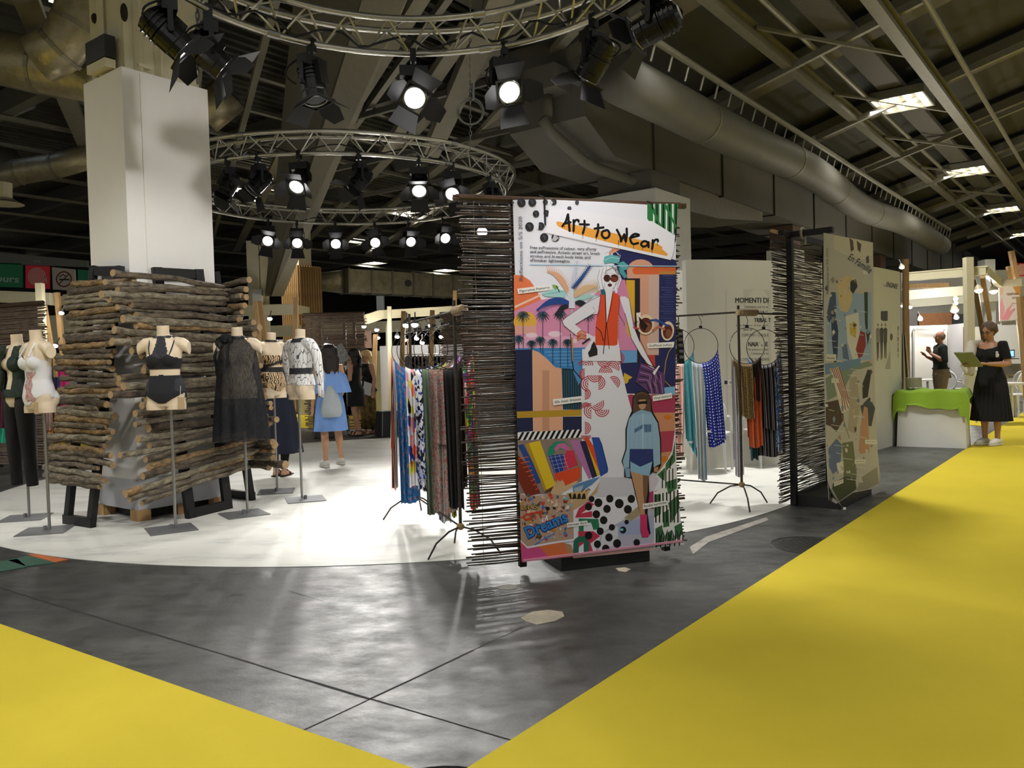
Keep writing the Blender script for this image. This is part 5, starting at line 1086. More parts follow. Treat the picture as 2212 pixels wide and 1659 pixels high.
# 6: green jacket and black trousers
t=mannequin(55,1120,-.5,'mannequin in a dark green sequinned jacket and slim black trousers at the left edge',.25)
M_seq=mat('green_sequin','1e3a2a',.35,.3,c2=srgb('0d1512'),scale=60,bump=.6,bscale=120)
wear(t,'jacket',lambda p:.12<p.z<.60 and not (p.y<0 and abs(p.x)<.05 and p.z>.2),.02,M_seq)
for s in (-1,1):
    mb=MB(); mb.tube([(s*.17,0,.57),(s*.225,.01,.48),(s*.245,.0,.33),(s*.23,-.03,.17)],[.06,.065,.06,.05],14); lobj('sleeve',mb,M_seq,t,smooth=True)
    mb=MB(); mb.tube([(s*.085,0,.18),(s*.09,-.005,0),(s*.11,-.01,-.25),(s*.12,.0,-.5),(s*.125,.01,-.72)],[.098,.09,.072,.058,.05],16); lobj('trouser_leg',mb,mat('trouser_black','0d0d10',.85),t,smooth=True)
# base plate peeping out behind the column
# ================================================================== fabrics
def fab(name,kind,cols,sc=(10,10),rough=.75,rot=0,ang=0):
    if name in MATS: return MATS[name]
    m=bpy.data.materials.new(name); N,L=nt(m); b=N['Principled BSDF']; b.inputs['Roughness'].default_value=rough; b.inputs['Specular IOR Level'].default_value=.2; b.inputs['Sheen Weight'].default_value=.1
    uv=N.new('ShaderNodeUVMap'); mp=N.new('ShaderNodeMapping'); mp.inputs['Scale'].default_value=(sc[0],sc[1],1); mp.inputs['Rotation'].default_value=(0,0,rot); L.new(uv.outputs[0],mp.inputs[0])
    r=N.new('ShaderNodeValToRGB'); r.color_ramp.interpolation='CONSTANT'
    def setramp(stops):
        e=r.color_ramp.elements; e[0].position=stops[0][0]; e[0].color=srgb(stops[0][1]); e[1].position=stops[1][0]; e[1].color=srgb(stops[1][1])
        for p,c in stops[2:]: x=e.new(p); x.color=srgb(c)
    n=len(cols); setramp([(i/n,c) for i,c in enumerate(cols)])
    if kind=='stripe':
        s=N.new('ShaderNodeSeparateXYZ'); L.new(mp.outputs[0],s.inputs[0]); f=N.new('ShaderNodeMath'); f.operation='FRACT'; L.new(s.outputs[0],f.inputs[0]); L.new(f.outputs[0],r.inputs[0])
    elif kind=='grad':
        s=N.new('ShaderNodeSeparateXYZ'); L.new(mp.outputs[0],s.inputs[0]); r.color_ramp.interpolation='LINEAR'; L.new(s.outputs[1 if sc[1] else 0],r.inputs[0])
    elif kind=='dot':
        v=N.new('ShaderNodeTexVoronoi'); v.inputs['Scale'].default_value=1; v.inputs['Randomness'].default_value=.15; L.new(mp.outputs[0],v.inputs['Vector'])
        setramp([(0,cols[0]),(.24,cols[1])]) if False else None
        e=r.color_ramp.elements; e[0].position=0; e[0].color=srgb(cols[0]); e[1].position=.24; e[1].color=srgb(cols[1]); L.new(v.outputs['Distance'],r.inputs[0])
        for x in list(e)[2:]: e.remove(x)
        if len(cols)>2: x=e.new(.42); x.color=srgb(cols[2])
    elif kind=='patch':
        v=N.new('ShaderNodeTexVoronoi'); v.inputs['Scale'].default_value=1; L.new(mp.outputs[0],v.inputs['Vector']); s=N.new('ShaderNodeSeparateColor'); L.new(v.outputs['Color'],s.inputs[0]); L.new(s.outputs[0],r.inputs[0])
    elif kind=='swirl':
        w=N.new('ShaderNodeTexWave'); w.inputs['Scale'].default_value=1; w.inputs['Distortion'].default_value=10; w.inputs['Detail'].default_value=4; w.inputs['Detail Scale'].default_value=1.4; L.new(mp.outputs[0],w.inputs['Vector']); L.new(w.outputs['Fac'],r.inputs[0])
    elif kind=='noise':
        w=N.new('ShaderNodeTexNoise'); w.inputs['Scale'].default_value=1; w.inputs['Detail'].default_value=5; w.inputs['Roughness'].default_value=.7; L.new(mp.outputs[0],w.inputs['Vector'])
        mr=N.new('ShaderNodeMapRange'); mr.inputs[1].default_value=.3; mr.inputs[2].default_value=.7; L.new(w.outputs['Fac'],mr.inputs[0]); L.new(mr.outputs[0],r.inputs[0])
    L.new(r.outputs[0],b.inputs['Base Color']); MATS[name]=m; return m
def hoop_mesh(c,R,ex,zbar):
    """ring with a clip and an S hook up to the bar"""
    ez=V3((0,0,1)); a=MB(); a.tube(circ(c,R,40,ax=ex,ay=ez),.0032,6,close=True)
    b=MB(); top=c+ez*R; b.box(top+ez*.012,(.03,.016,.024)); h=MB(); h.tube([top+ez*.02,top+ez*(zbar-top.z)*.5+ex*.012,V3((top.x,top.y,zbar))-ex*.016+ez*.0,V3((top.x,top.y,zbar+.018)),V3((top.x,top.y,zbar))+ex*.018,V3((top.x,top.y,zbar-.012))+ex*.022],.0028,6)
    return a,b,h
M_wire=mat('dark_wire','2a2724',.4,.6); M_rod=mat('rusty_rod','3c352d',.7,.4,var=.3,scale=40,bump=.5,bscale=180)
def hoop(c,R,ex,zbar,label,group=None):
    t=thing('hoop_hanger',label,'hanger',V3((c.x,c.y,c.z-R)),0,group); a,b,h=hoop_mesh(c,R,ex,zbar); obj('ring',a,M_wire,t); obj('clip',b,M_black,t); obj('hook',h,M_wire,t); return t
def cloth(label,c,R,ex,a0,a1,hf,hb,m,wb=1.0,sh=0.0,slope=0.0,folds=3,amp=.018,off=0,name='fabric_swatch',nrm=None,seed=0):
    """a length of cloth laid over the lower arc of a hoop: front hem at height hf, back hem at hb"""
    ez=V3((0,0,1)); n=nrm or ex.cross(ez).normalized(); 
    if n.y>0: n=-n
    q=random.Random(seed); ph=q.uniform(0,6)
    def fn(s,v):
        a=math.radians(a0+(a1-a0)*s); top=c+ex*(R*math.cos(a))+ez*(R*math.sin(a)-.003); k=abs(v-.5)*2; front=v<.5
        hz=(hf+slope*(s-.5)) if front else hb-slope*.5*(s-.5); z=top.z+(hz-top.z)*k
        mid=(a0+a1)/2; xm=R*math.cos(math.radians(mid)); xt=R*math.cos(a); x=xm+(xt-xm)*(1+(wb-1)*min(1,k*1.6))+sh*k
        w=amp*math.sin(s*folds*2*PI+ph)*min(1,k*2.2)+.5*amp*math.sin(s*folds*3.3*PI+ph*2)*k
        d=(.006+.012*min(1,k*4))*(1 if front else -1)+w*(1 if front else .8)+off
        p=c+ex*x+n*d; p.z=z+.012*math.sin(s*6+ph)*k*k; return p
    mb=MB(); mb.grid(fn,26,30); o=solo(name,mb,m,label,'fabric',None,True); return o
def tripod(t,foot,r,zh,rot,m=M_rod):
    for k in range(3):
        a=rot+2*PI*k/3; d=V3((math.cos(a),math.sin(a),0)); f=V3((foot.x,foot.y,0)); mb=MB(); mb.tube([f+V3((0,0,zh)),f+d*r*.35+V3((0,0,zh-.02)),f+d*r*.75+V3((0,0,zh*.55)),f+d*r+V3((0,0,.006))],.007,7); obj('leg',mb,m,t)
def rack(label,A,B,zb,zh,rots,ext=0,low=True,capz=.08):
    t=thing('garment_rack',label,'rack',(A+B)/2); A=V3((A.x,A.y,0));B=V3((B.x,B.y,0)); d=(B-A).normalized()
    for q,r in ((A,rots[0]),(B,rots[1])):
        mb=MB(); mb.tube([q+V3((0,0,zh-.02)),q+V3((0,0,zb+capz))],.012,8); obj('post',mb,M_rod,t); tripod(t,q,.30,zh,r)
        mb=MB(); mb.ell(q+V3((0,0,zh)),(.03,.03,.026),10,6); obj('hub_knot',mb,mat('cord_tan','8a7350',.9),t)
    mb=MB(); mb.tube([A-d*ext+V3((0,0,zb)),B+d*.1+V3((0,0,zb))],.009,8); obj('bar',mb,M_rod,t)
    if low: mb=MB(); mb.tube([A+V3((0,0,zh)),B+V3((0,0,zh))],.007,8); obj('stretcher',mb,M_rod,t)
    return t
def handle(A,d,zb,t):
    mb=MB(); a=V3((A.x,A.y,zb)); mb.tube([a+d*.01,a+d*.03,a+d*.2,a+d*.22],[.026,.036,.036,.026],12); obj('wooden_sleeve',mb,mat('sleeve_wood','8d7a5c',.8,var=.25,scale=30),t)
    mb=MB(); mb.ell(a,(.026,.026,.03),10,6); obj('cord_knot',mb,mat('cord_pale','b9a684',.9),t)
# --- left rack
RA=V3((-.40,5.80,0)); RB=V3((-.90,7.22,0)); ZB=1.74
t=rack('rusty rod garment rack of hoops and colourful printed cloths beside the wall of twigs',RA,RB,ZB,.19,(3.9,3.6),.18,True)
handle(RA,(RA-RB).normalized(),ZB,t)
rdir=(RB-RA).normalized(); HX=V3((.98,.18,0)).normalized(); HR=.165
FL={'coral':fab('coral_bw','stripe',['e9764a','e9764a','ef8a6a','e9764a','161616','ece6e0'],(1.4,2.2),rot=.9),'blue':fab('sheer_blue_leaf','noise',['1f5f9a','2a6fa8','1b548c','3f86b8','b05a66','2a6fa8'],(9,40)),
 'abst':fab('abstract_pastel','patch',['e8e6ea','e89aa6','f0e9e4','2d3f8e','e6d85a','d9dce6','15151b','e8705a'],(5,20)),'letters':fab('letter_print','patch',['15161c','ecebee','2a48a0','ecebee','15161c','ecebee','cfd6e8'],(11,70)),
 'ombre':fab('ombre_pleat','swirl',['2a2f5c','5a8a4c','b9b458','3a6a4c','4a2f6e','7fa050','281f44'],(9,1.2)),'pais':fab('paisley','noise',['b04030','20303c','c86a3a','2f5a80','d08a50','6fa0b0','8a7a4a','1c2830','c05a34'],(14,46)),
 'brown':fab('dark_brown_cloth','noise',['2a1d17','3a2a20','241813'],(30,30)),'grey':fab('pale_grey_cloth','noise',['b9b7b8','c6c4c4','adabac'],(10,4)),'black':fab('black_cloth','noise',['0c0c0d','131314','0c0c0e'],(20,20)),
 'trop':fab('tropical_print','patch',['c42a3a','e8d84a','3f9a4c','e87a4a','f0e0d8','7a3a9a','2d6a3a','d83a5a'],(6,30)),'violet':fab('violet_pattern','patch',['6a3ac0','e8a0d0','f0f0f0','c050a0','4a2a8a','e0e0f4'],(12,50)),'navyw':fab('navy_white_print','patch',['1d2358','e6e6ee','2a327a','dcdce8'],(9,50)),'olive':fab('olive_check','dot',['2a2a1a','b9b44a'],(12,60)),'pinkw':fab('pale_pink_cloth','noise',['e4d2d4','eadfe0','dcc8cc'],(6,6))}
def hp(f): q=RA+(RB-RA)*f; return V3((q.x,q.y,ZB-.085-HR))
specs=[ # f, label, a0,a1, hem front, hem back, mat, wb, shift
 (1.03,'coral cloth with black and white diagonal stripes at the outer left of the hoop rack',188,222,.62,.25,'coral',.95,-.03),
 (.97,'long sheer blue leaf printed cloth hanging nearly to the floor on the hoop rack',204,292,.14,.45,'blue',.82,.0),
 (.86,'pastel abstract printed cloth with yellow and pink next to the long blue one',236,290,.52,.30,'abst',.95,.005),
 (.76,'black white and blue lettering print cloth in the middle of the hoop rack',252,308,.40,.28,'letters',.95,0),
 (.66,'navy and white print cloth with its hem lowest on the hoop rack',290,318,.05,.3,'navyw',.8,.02),
 (.60,'green yellow and purple pleated ombre cloth on the hoop rack',256,318,.13,.5,'ombre',.9,.0),
 (.44,'pale grey plain cloth hanging below the paisley cloth',276,318,.10,.3,'grey',.65,.0),
 (.40,'orange and blue paisley cloth in front on the hoop rack',252,334,.74,.18,'pais',.95,.0),
 (.30,'violet and pink patterned cloth showing behind the rack post',300,345,.95,.9,'violet',.9,.0),
 (.24,'dark brown lace cloth beside the near rack post',286,336,.45,.4,'brown',.8,.02),
 (.20,'plain black cloth behind the near rack post',264,312,.27,.34,'black',.9,.01),
 (.08,'red green and yellow tropical print cloth half hidden by the twigs',300,352,.30,.3,'trop',.9,.02),
 (.50,'small olive dotted cloth tip low behind the black cloth',290,320,.12,.3,'olive',.6,.06),
 (1.0,'pale pink cloth hanging behind the coral striped one',192,215,.28,.4,'pinkw',.9,-.01)]
for i,(f,lab,a0,a1,hf,hb,k,wb,sh) in enumerate(specs):
    c=hp(f); cloth(lab,c,HR,HX,a0,a1,hf,hb,FL[k],wb,sh,rnd.uniform(-.04,.04),3+i%3,.02,0,seed=i)
for i,f in enumerate((1.0,.84,.74,.56,.40,.22,.06)): hoop(hp(f),HR,HX,ZB,['wire hoop hanger holding the coral and blue cloths at the far end of the rack','wire hoop hanger of the pastel abstract cloth','wire hoop hanger of the lettering print cloth','wire hoop hanger of the pleated ombre cloth','wire hoop hanger of the paisley cloth','wire hoop hanger of the dark brown cloth beside the rack post','wire hoop hanger of the tropical cloth at the twig mat'][i])
# --- right rack
QA=V3((2.05,7.27,0)); QB=V3((.95,8.15,0)); ZQ=1.755
t=rack('rusty rod garment rack with striped and dotted cloths between the two banners',QA,QB,ZQ,.20,(4.65,4.2),0,True,.06)
q2=V3((2.62,7.9,0)); mb=MB(); mb.tube([V3((QA.x,QA.y,ZQ)),V3((2.3,7.42,ZQ-.01)),V3((2.75,7.65,ZQ-.02))],.009,8); obj('second_bar',mb,M_rod,t)
handle(QA,V3((.9,.44,0)).normalized(),ZQ,t)
FR={'coralst':fab('coral_white_stripe','stripe',['f09a84','f0e2da'],(9,1)),'teal':fab('teal_knit','noise',['4f9aa4','5aa4ac','468f9a'],(40,40)),'bluest':fab('blue_white_stripe','stripe',['e8e8e4','6aa8c4','e8e8e4','b8a888','dfe4e4','3f86b4'],(4,1)),
 'navydot':fab('navy_dot','dot',['e8eaf4','1d2c94'],(9,52)),'greybg':fab('grey_beige_check','dot',['b9b4b6','cfccd0'],(14,90)),'hexa':fab('brown_hex','dot',['2c1f14','c2a66a','4a3522'],(9,60)),'rust':fab('rust_cloth','noise',['c85a30','d2643a','be5228'],(14,14)),'bwst':fab('black_white_stripe','stripe',['17161a','17161a','8e8688','2a2426','b9b2b2','17161a'],(7,1)),'bluefl':fab('blue_floral','patch',['7f9fd0','a9c0e0','5a7ab4','dfe6f0','3a4f80'],(14,90)),'dkgreen':fab('dark_green_cloth','noise',['1c3c40','234a4c'],(8,8)),'ltblue':fab('light_blue_cloth','noise',['9ab8e4','a8c4ea'],(8,8)),'dkbr':fab('dark_cocoa','noise',['2a2020','342828'],(14,14))}
HXR=V3((1,.08,0)).normalized()
def hq(px,py,y): return dp(px,py,y)
h0=hq(1463,748,7.75); h1=hq(1514,747,7.62); h2=hq(1614,747,7.40); h3=hq(1650,750,7.48)
for h,lab in ((h0,'wire hoop hanger half hidden behind the graffiti banner edge'),(h1,'wire hoop hanger carrying the navy dotted cloth'),(h2,'wire hoop hanger on the rack post side carrying the brown patterned cloth'),(h3,'wire hoop hanger overlapping the twig mat of the beach banner')):
    hoop(h,HR,HXR,ZQ-.005,lab)
for lab,h,a0,a1,hf,hb,k,wb,sh,sl in (
 ('coral and white striped cloth at the edge of the graffiti banner',h0,235,290,.62,.40,'coralst',1.1,-.02,0),
 ('teal knitted towel with its corners hanging down on the hoop rack',h0,285,345,.45,.62,'teal',.9,.02,-.22),
 ('long white and blue striped cloth hanging lowest on the right rack',h1,236,282,.20,.5,'bluest',.7,.01,0),
 ('navy blue cloth with white dots on the hoop rack',h1,272,352,.58,.52,'navydot',1.0,.055,-.05),
 ('long pale grey checked cloth on the rack post',h2,210,252,.26,.4,'greybg',.9,.0,0),
 ('brown and gold hexagon patterned cloth by the rack post',h2,216,285,.80,.82,'hexa',.85,.02,-.03),
 ('rust orange cloth below the brown patterned one',h2,262,318,.52,.6,'rust',.9,.02,0),
 ('dark cocoa cloth between the brown and black striped cloths',h2,285,325,.95,.9,'dkbr',.8,0,0),
 ('black and white striped cloth on the hoop nearest the beach banner',h3,225,322,.68,.42,'bwst',.95,.02,-.02),
 ('light blue cloth corner tucked behind the black striped cloth',h3,212,232,1.05,1.0,'ltblue',.8,0,0),
 ('dark green cloth tip low behind the rust cloth',h2,268,300,.40,.5,'dkgreen',.8,.03,0),
 ('blue floral cloth beside the twig mat of the beach banner',h3,300,350,.46,.5,'bluefl',.9,.02,0)):
    cloth(lab,h,HR,HXR,a0,a1,hf,hb,FR[k],wb,sh,sl,3,.013,{'rust':-.03,'dkgreen':-.05,'greybg':-.02,'ltblue':-.03,'dkbr':-.025}.get(k,0),seed=len(lab))
for (h,a,z) in ((h1,290,.66),(h0,300,.55)):
    mb=MB(); q=h+HXR*(.10 if h is h0 else .05); mb.box((q.x,q.y-.04,z),(.04,.004,.022)); solo('cloth_label',mb,M_white,'small white label on the navy dotted cloth' if h is h1 else 'small white label on the teal towel','label')
# black power strip clipped to the banner edge
t=thing('power_strip','black cable box clipped at the right edge of the graffiti banner','power strip',dp(1467,790,6.3))
a=dp(1466,712,6.3); b=dp(1470,786,6.3); mb=MB(); mb.beam(a,b,.055,.04,(0,1,0)); obj('case',mb,M_lamp,t)
for k in range(5): q=a+(b-a)*(.12+.17*k); mb=MB(); mb.box(q+V3((.006,-.024,0)),(.03,.01,.022)); obj('socket',mb,M_plate,t)
mb=MB(); mb.tube([a,a+V3((0,.0,.10))],.004,6); obj('hanging_wire',mb,M_black,t)
# ================================================================== people
def seg_d(p,a,b):
    d=b-a; t=max(0,min(1,(p-a).dot(d)/max(d.length_squared,1e-9))); return (p-(a+d*t)).length
class Person:
    """one continuous body built at 1.70 m and scaled; local front is -Y, +X is the person's left"""
    def __init__(s,label,loc,face,H,joints={},wide=1.0,head=(0,0),skin='c79b7d',hands=(1,1),vox=.0105,bust=1,lean=0,curl=.6):
        s.t=thing('person',label,'person',loc,face); s.t.scale=(H/1.7,)*3
        J=dict(shL=(.165*wide,.0,1.385),elL=(.205*wide,.03,1.11),wrL=(.215*wide,-.04,.87),hipL=(.09*wide,0,.88),knL=(.095,-.01,.48),anL=(.09,.02,.085),haL=(0,-.15,-1),
               shR=(-.165*wide,.0,1.385),elR=(-.205*wide,.03,1.11),wrR=(-.215*wide,-.04,.87),hipR=(-.09*wide,0,.88),knR=(-.095,-.01,.48),anR=(-.09,.02,.085),haR=(0,-.15,-1))
        J.update(joints); J={k:V3(v) for k,v in J.items()}; s.J=J; w=wide
        for e_ in 'LR': J['ft'+e_]=J['wr'+e_]+J['ha'+e_].normalized()*.17
        mb=MB()
        mb.loft([ering(z,rx*w,ry*(.5+.5*w),0,cy,20) for (z,rx,ry,cy) in ((.79,.12,.09,0),(.86,.172,.118,.01),(.92,.172,.118,.012),(1.0,.148,.102,.0),(1.07,.132,.092,-.005),(1.16,.137,.097,-.008),(1.25,.152,.106,-.008),(1.33,.158,.095,0),(1.39,.13,.07,.008),(1.435,.06,.055,.01))])
        if bust:
            for q in (-1,1): mb.ell((q*.072,-.085,1.25),(.066,.055,.062))
        for q in (-1,1): mb.ell((q*.08*w,.065,.87),(.088*w,.075,.09))
        mb.tube([(0,.012,1.38),(0,.0,1.46),(0,-.008,1.53)],[.062,.05,.05],14)
        # head
        Rh=Matrix.Rotation(head[1],3,'Z')@Matrix.Rotation(head[0],3,'X'); hc=V3((0,0,1.49))
        h=lambda x,y,z: hc+Rh@V3((x,y,z-1.49)); s.h=h; s.Rh=Rh
        mb.ell(h(0,.008,1.612),(.073,.091,.098),16,12,Rh); mb.ell(h(0,-.028,1.555),(.058,.062,.07),14,10,Rh); mb.ell(h(0,-.062,1.507),(.03,.026,.022),10,8,Rh)
        mb.tube([h(0,-.083,1.612),h(0,-.104,1.575),h(0,-.09,1.562)],[.009,.014,.011],8)
        for q in (-1,1): mb.ell(h(q*.076,.012,1.585),(.011,.02,.032),8,6,Rh); mb.ell(h(q*.03,-.07,1.57),(.026,.02,.024),8,6,Rh)
        mb.ell(h(0,-.086,1.53),(.024,.012,.010),8,6,Rh)
        for e,sg,hn in (('L',1,hands[0]),('R',-1,hands[1])):
            sh,el,wr,hd=J['sh'+e],J['el'+e],J['wr'+e],J['ha'+e].normalized()
            mb.tube([V3((sg*.09*w,0,1.375)),sh,sh+(el-sh)*.35,el,el+(wr-el)*.25,wr],[.058,.056*w,.046*w,.038*w,.039*w,.026],12)
            s.hand(mb,wr,hd,sg,curl)
            hp_,kn,an=J['hip'+e],J['kn'+e],J['an'+e]
            mb.tube([hp_,hp_+(kn-hp_)*.4,kn,kn+(an-kn)*.3+V3((0,.012,0)),kn+(an-kn)*.75,an,an-V3((0,0,.04))],[.09*w,.078*w,.054,.054,.036,.034,.036],14)
            f=V3((an.x,an.y,0)); mb.tube([f+V3((0,.045,.032)),f+V3((0,-.03,.036)),f+V3((sg*.01,-.12,.024)),f+V3((sg*.012,-.175,.016))],[.03,.034,.034,.018],10,flat=1)
        s.me=remesh(mb,vox,3); s.skin=mat('skin_'+skin,skin,.5,var=.05,scale=14,spec=.35); s.me.materials.append(s.skin); link('body',s.me,s.skin,s.t)
        # face details
        for q in (-1,1):
            m=MB(); m.ell(h(q*.031,-.083,1.602),(.013,.006,.007),8,6,Rh); s.add('eye',m,mat('eye_dark','2a201c',.3))
            m=MB(); m.tube([h(q*.015,-.091,1.622),h(q*.034,-.090,1.627),h(q*.052,-.074,1.62)],.004,5); s.add('eyebrow',m,mat('brow','4a3828',.8))
        m=MB(); m.ell(h(0,-.093,1.529),(.024,.007,.008),10,6,Rh); s.add('lips',m,mat('lips','a25a52',.45))
    def hand(s,mb,wr,d,sg,curl):
        x=d.cross(V3((0,0,1))); x=x.normalized() if x.length>.2 else V3((0,1,0)); n=x.cross(d).normalized()
        if abs(d.z)>.8: x=V3((0,-1,0)); n=V3((-sg,0,0))
        mb.tube([wr,wr+d*.03,wr+d*.075,wr+d*.095],[.026,.032,.036,.03],10,flat=.62)
        for k in range(4):
            o=x*(.030-.020*k); L=(.068,.078,.072,.056)[k]; b=wr+d*.085+o
            mb.tube([b,b+d*L*.45-n*.004,b+d*L*.8-n*L*.3*curl,b+d*L*(1-.3*curl)-n*L*.75*curl],[.0115,.0108,.010,.0085],7)
        b=wr+d*.03+x*.026; mb.tube([b,b+d*.03+x*.024-n*.006,b+d*.062+x*.03-n*.018],[.0135,.012,.0095],7)
    def add(s,name,mb,m,smooth=True,label=None): return obj(name,mb,m,s.t,False,smooth,label)
    def region(s,p):
        J=s.J; best=None
        for n,a,b,r in [('torso',V3((0,0,.88)),V3((0,0,1.36)),.16),('neck',V3((0,0,1.42)),V3((0,0,1.5)),.06),('head',V3((0,0,1.55)),V3((0,0,1.65)),.1)]+[(k+e,J[a+e],J[b+e],r) for e in 'LR' for k,a,b,r in (('hn','wr','ft',.05),('ua','sh','el',.05),('fa','el','wr',.036),('th','hip','kn',.08),('sk','kn','an',.05))]:
            d=seg_d(p,a,b)/r
            if best is None or d<best[0]: best=(d,n)
        return best[1]
    def wear(s,name,pred,off,m,sm=0):
        me=shell(s.me,lambda p:pred(p,s.region(p)),off,name,sm); me.materials.append(m); return link(name,me,m,s.t)
    def skirt(s,name,rings,m,k=14,n=96,cap=False):
        mb=MB(); mb.loft([ering(z,rx,ry,cx,cy,n,w,k,.4) for (z,rx,ry,cx,cy,w) in rings],cap=cap); return s.add(name,mb,m)
    def cap_hair(s,m,len_=0,vol=1.0,name='hair',fringe=.3,back=0,seed=1,thin=1.0):
        """hair cap with strands; len_ lets it hang below the neck"""
        q=random.Random(seed); mb=MB(); h=s.h
        mb.ell(h(0,.02,1.627),(.080*vol,.094*vol,.086*vol),18,12,s.Rh)
        mb.ell(h(0,.05,1.582),(.074*vol,.058*vol,.095*vol),14,10,s.Rh)
        for k in range(46):
            a=q.uniform(-2.5,2.5)+PI/2; x=.082*vol*math.cos(a); y=.03+.088*vol*math.sin(a)
            if y<-.045: continue
            r0=V3((x*.55,y*.5+.01,1.70)); r1=V3((x,y,1.64)); r2=V3((x*1.03,y+.004,1.55 if len_<=0 else 1.54))
            if y<.0: r2.z=1.60+fringe*.03
            pts=[h(*r0),h(*r1),h(*r2)]
            R=[.02,.026,.018*thin]
            if len_>0 and y>-.02:
                e=V3((x*1.25+q.uniform(-.02,.02),y*.8+.03,1.54-len_*q.uniform(.6,1.0))); mid=V3((x*1.2,y+.02,1.50)); pts=[h(*r0),h(*r1),h(*r2),h(*mid)]+[V3((e.x,max(e.y,.06) if y>.02 else e.y,e.z))]; R=[.02,.026,.026,.024,.008]
            mb.tube(pts,R,7)
        me=remesh(mb,.012,1,name); me.materials.append(m); return link(name,me,m,s.t)
    def glasses(s,m):
        mb=MB(); h=s.h
        for q in (-1,1):
            c=h(q*.033,-.098,1.60); mb.tube(circ(c,.022,16,ax=s.Rh@V3((1,0,0)),ay=s.Rh@V3((0,0,.85))),.0032,5,close=True); mb.tube([h(q*.055,-.096,1.605),h(q*.082,0,1.605)],.003,5)
        mb.tube([h(-.012,-.1,1.605),h(.012,-.1,1.605)],.003,5); s.add('glasses',mb,m)
    def shoes(s,m,sole=None,kind='sneaker',ank=0):
        for e,sg in (('L',1),('R',-1)):
            an=s.J['an'+e]; f=V3((an.x,an.y,0)); mb=MB()
            if kind=='sneaker':
                mb.tube([f+V3((0,.06,.045)),f+V3((0,.02,.06)),f+V3((0,-.05,.058)),f+V3((sg*.01,-.13,.042)),f+V3((sg*.012,-.20,.03))],[.036,.044,.044,.043,.022],12); s.add('shoe',mb,m)
                mb=MB(); mb.tube([f+V3((0,.075,.014)),f+V3((0,0,.014)),f+V3((sg*.01,-.12,.014)),f+V3((sg*.012,-.205,.014))],[.035,.042,.046,.026],12,flat=.35); s.add('sole',mb,sole or m)
                mb=MB(); 
                for k in range(4): q=f+V3((sg*.004,-.045-.024*k,.098-.012*k)); mb.tube([q-V3((.026,0,.008)),q,q+V3((.026,0,-.008))],.004,5)
                s.add('laces',mb,mat('lace_grey','c9c9c6',.8))
            elif kind=='wedge':
                mb.prism([f+V3((-.04,.07,-.0)),f+V3((-.04,-.19,0)),f+V3((-.04,-.19,.018)),f+V3((-.04,-.09,.02)),f+V3((-.04,.07,.03))],(.08,0,0)); s.add('wedge_sole',mb,m)
                mb=MB(); mb.tube(circ(f+V3((0,.03,.10)),.042,12,ax=V3((1,0,0)),ay=V3((0,1,0))),.008,6,close=True); mb.tube([f+V3((-.045,-.10,.03)),f+V3((0,-.10,.075)),f+V3((.045,-.10,.03))],.014,8); s.add('strap',mb,m)
            else:
                mb.tube([f+V3((0,.07,.010)),f+V3((0,-.05,.010)),f+V3((sg*.01,-.20,.010))],[.036,.04,.03],10,flat=.3); mb.tube([f+V3((-.045,-.09,.02)),f+V3((0,-.09,.068)),f+V3((.045,-.09,.02))],.016,8); s.add('sandal',mb,m)
M_wblack=mat('black_jersey','0c0c0f',.9,bump=.15,bscale=160)
def at_feet(px,py): c=gp(px,py); return V3((c.x,c.y,0))
# --- woman with tablet on the right
w=Person('woman in a black pleated dress and white trainers reading a tablet',at_feet(2141,962)+V3((0,0,.007)),math.radians(-62),1.72,
  dict(elL=(.235,.03,1.12),wrL=(.12,-.25,1.13),haL=(-.45,-.85,.12),elR=(-.235,-.02,1.10),wrR=(-.13,-.30,1.12),haR=(.35,-.9,.15),shL=(.175,.0,1.385),shR=(-.175,0,1.385),anL=(.08,.02,.085),anR=(-.07,-.02,.085)),1.12,(.42,.08),'b98a6c')
w.wear('dress_top',lambda p,r:(r=='torso' and p.z>.90 and not (p.z>1.36 and abs(p.x)<.10-.25*(1.40-p.z) ) and not (p.y<.02 and p.z>1.335+2.2*p.x*p.x and abs(p.x)<.14)) or (r in('uaL','uaR') and p.z>1.19),.013,M_wblack,2)
w.skirt('pleated_skirt',[(1.03,.165,.125,0,0,0),(.95,.19,.15,0,.01,.01),(.80,.215,.175,0,.01,.025),(.58,.235,.195,0,.01,.04),(.34,.262,.222,0,.01,.05)],M_wblack,26,156)
w.cap_hair(mat('hair_brown_grey','5f4c38',.7,var=.3,scale=40),0,1.03,seed=4); w.glasses(mat('glass_frame_dark','1a1416',.3)); w.shoes(mat('trainer_white','dcdad2',.55))
mb=MB(); mb.ell((.155,-.098,1.245),(.03,.012,.032)); mb.ell((.155,-.10,1.285),(.02,.010,.016)); w.add('chest_print',mb,mat('print_white','cfcfcc',.6))
mb=MB(); R=Matrix.Rotation(-.65,3,'X')
hx=V3((-.01,-.475,1.20)); mb.box(hx,(.25,.33,.012),Matrix.Rotation(.08,3,'Z')@R); tab=w.t
mb2=[(rootm(tab)@Matrix.Diagonal((1.72/1.7,)*3).to_4x4())@p for p in mb.v]; m3=MB(); m3.v=mb2; m3.f=mb.f; m3.mi=mb.mi; m3.col=mb.col
solo('tablet',m3,mat('tablet_back','8f8f7c',.5),'tablet in an olive cover held by the woman in the black dress','tablet')
mb=MB(); mb.tube([(-.17,.06,1.42),(-.2,-.09,1.40),(-.2,-.15,1.25),(-.2,-.2,1.12),(-.16,-.22,1.02),(-.11,-.24,.99)],[.05,.075,.085,.09,.06,.03],12); mb.tube([(-.25,-.05,1.36),(-.27,-.1,1.2),(-.24,-.14,1.05)],[.04,.06,.03],10)
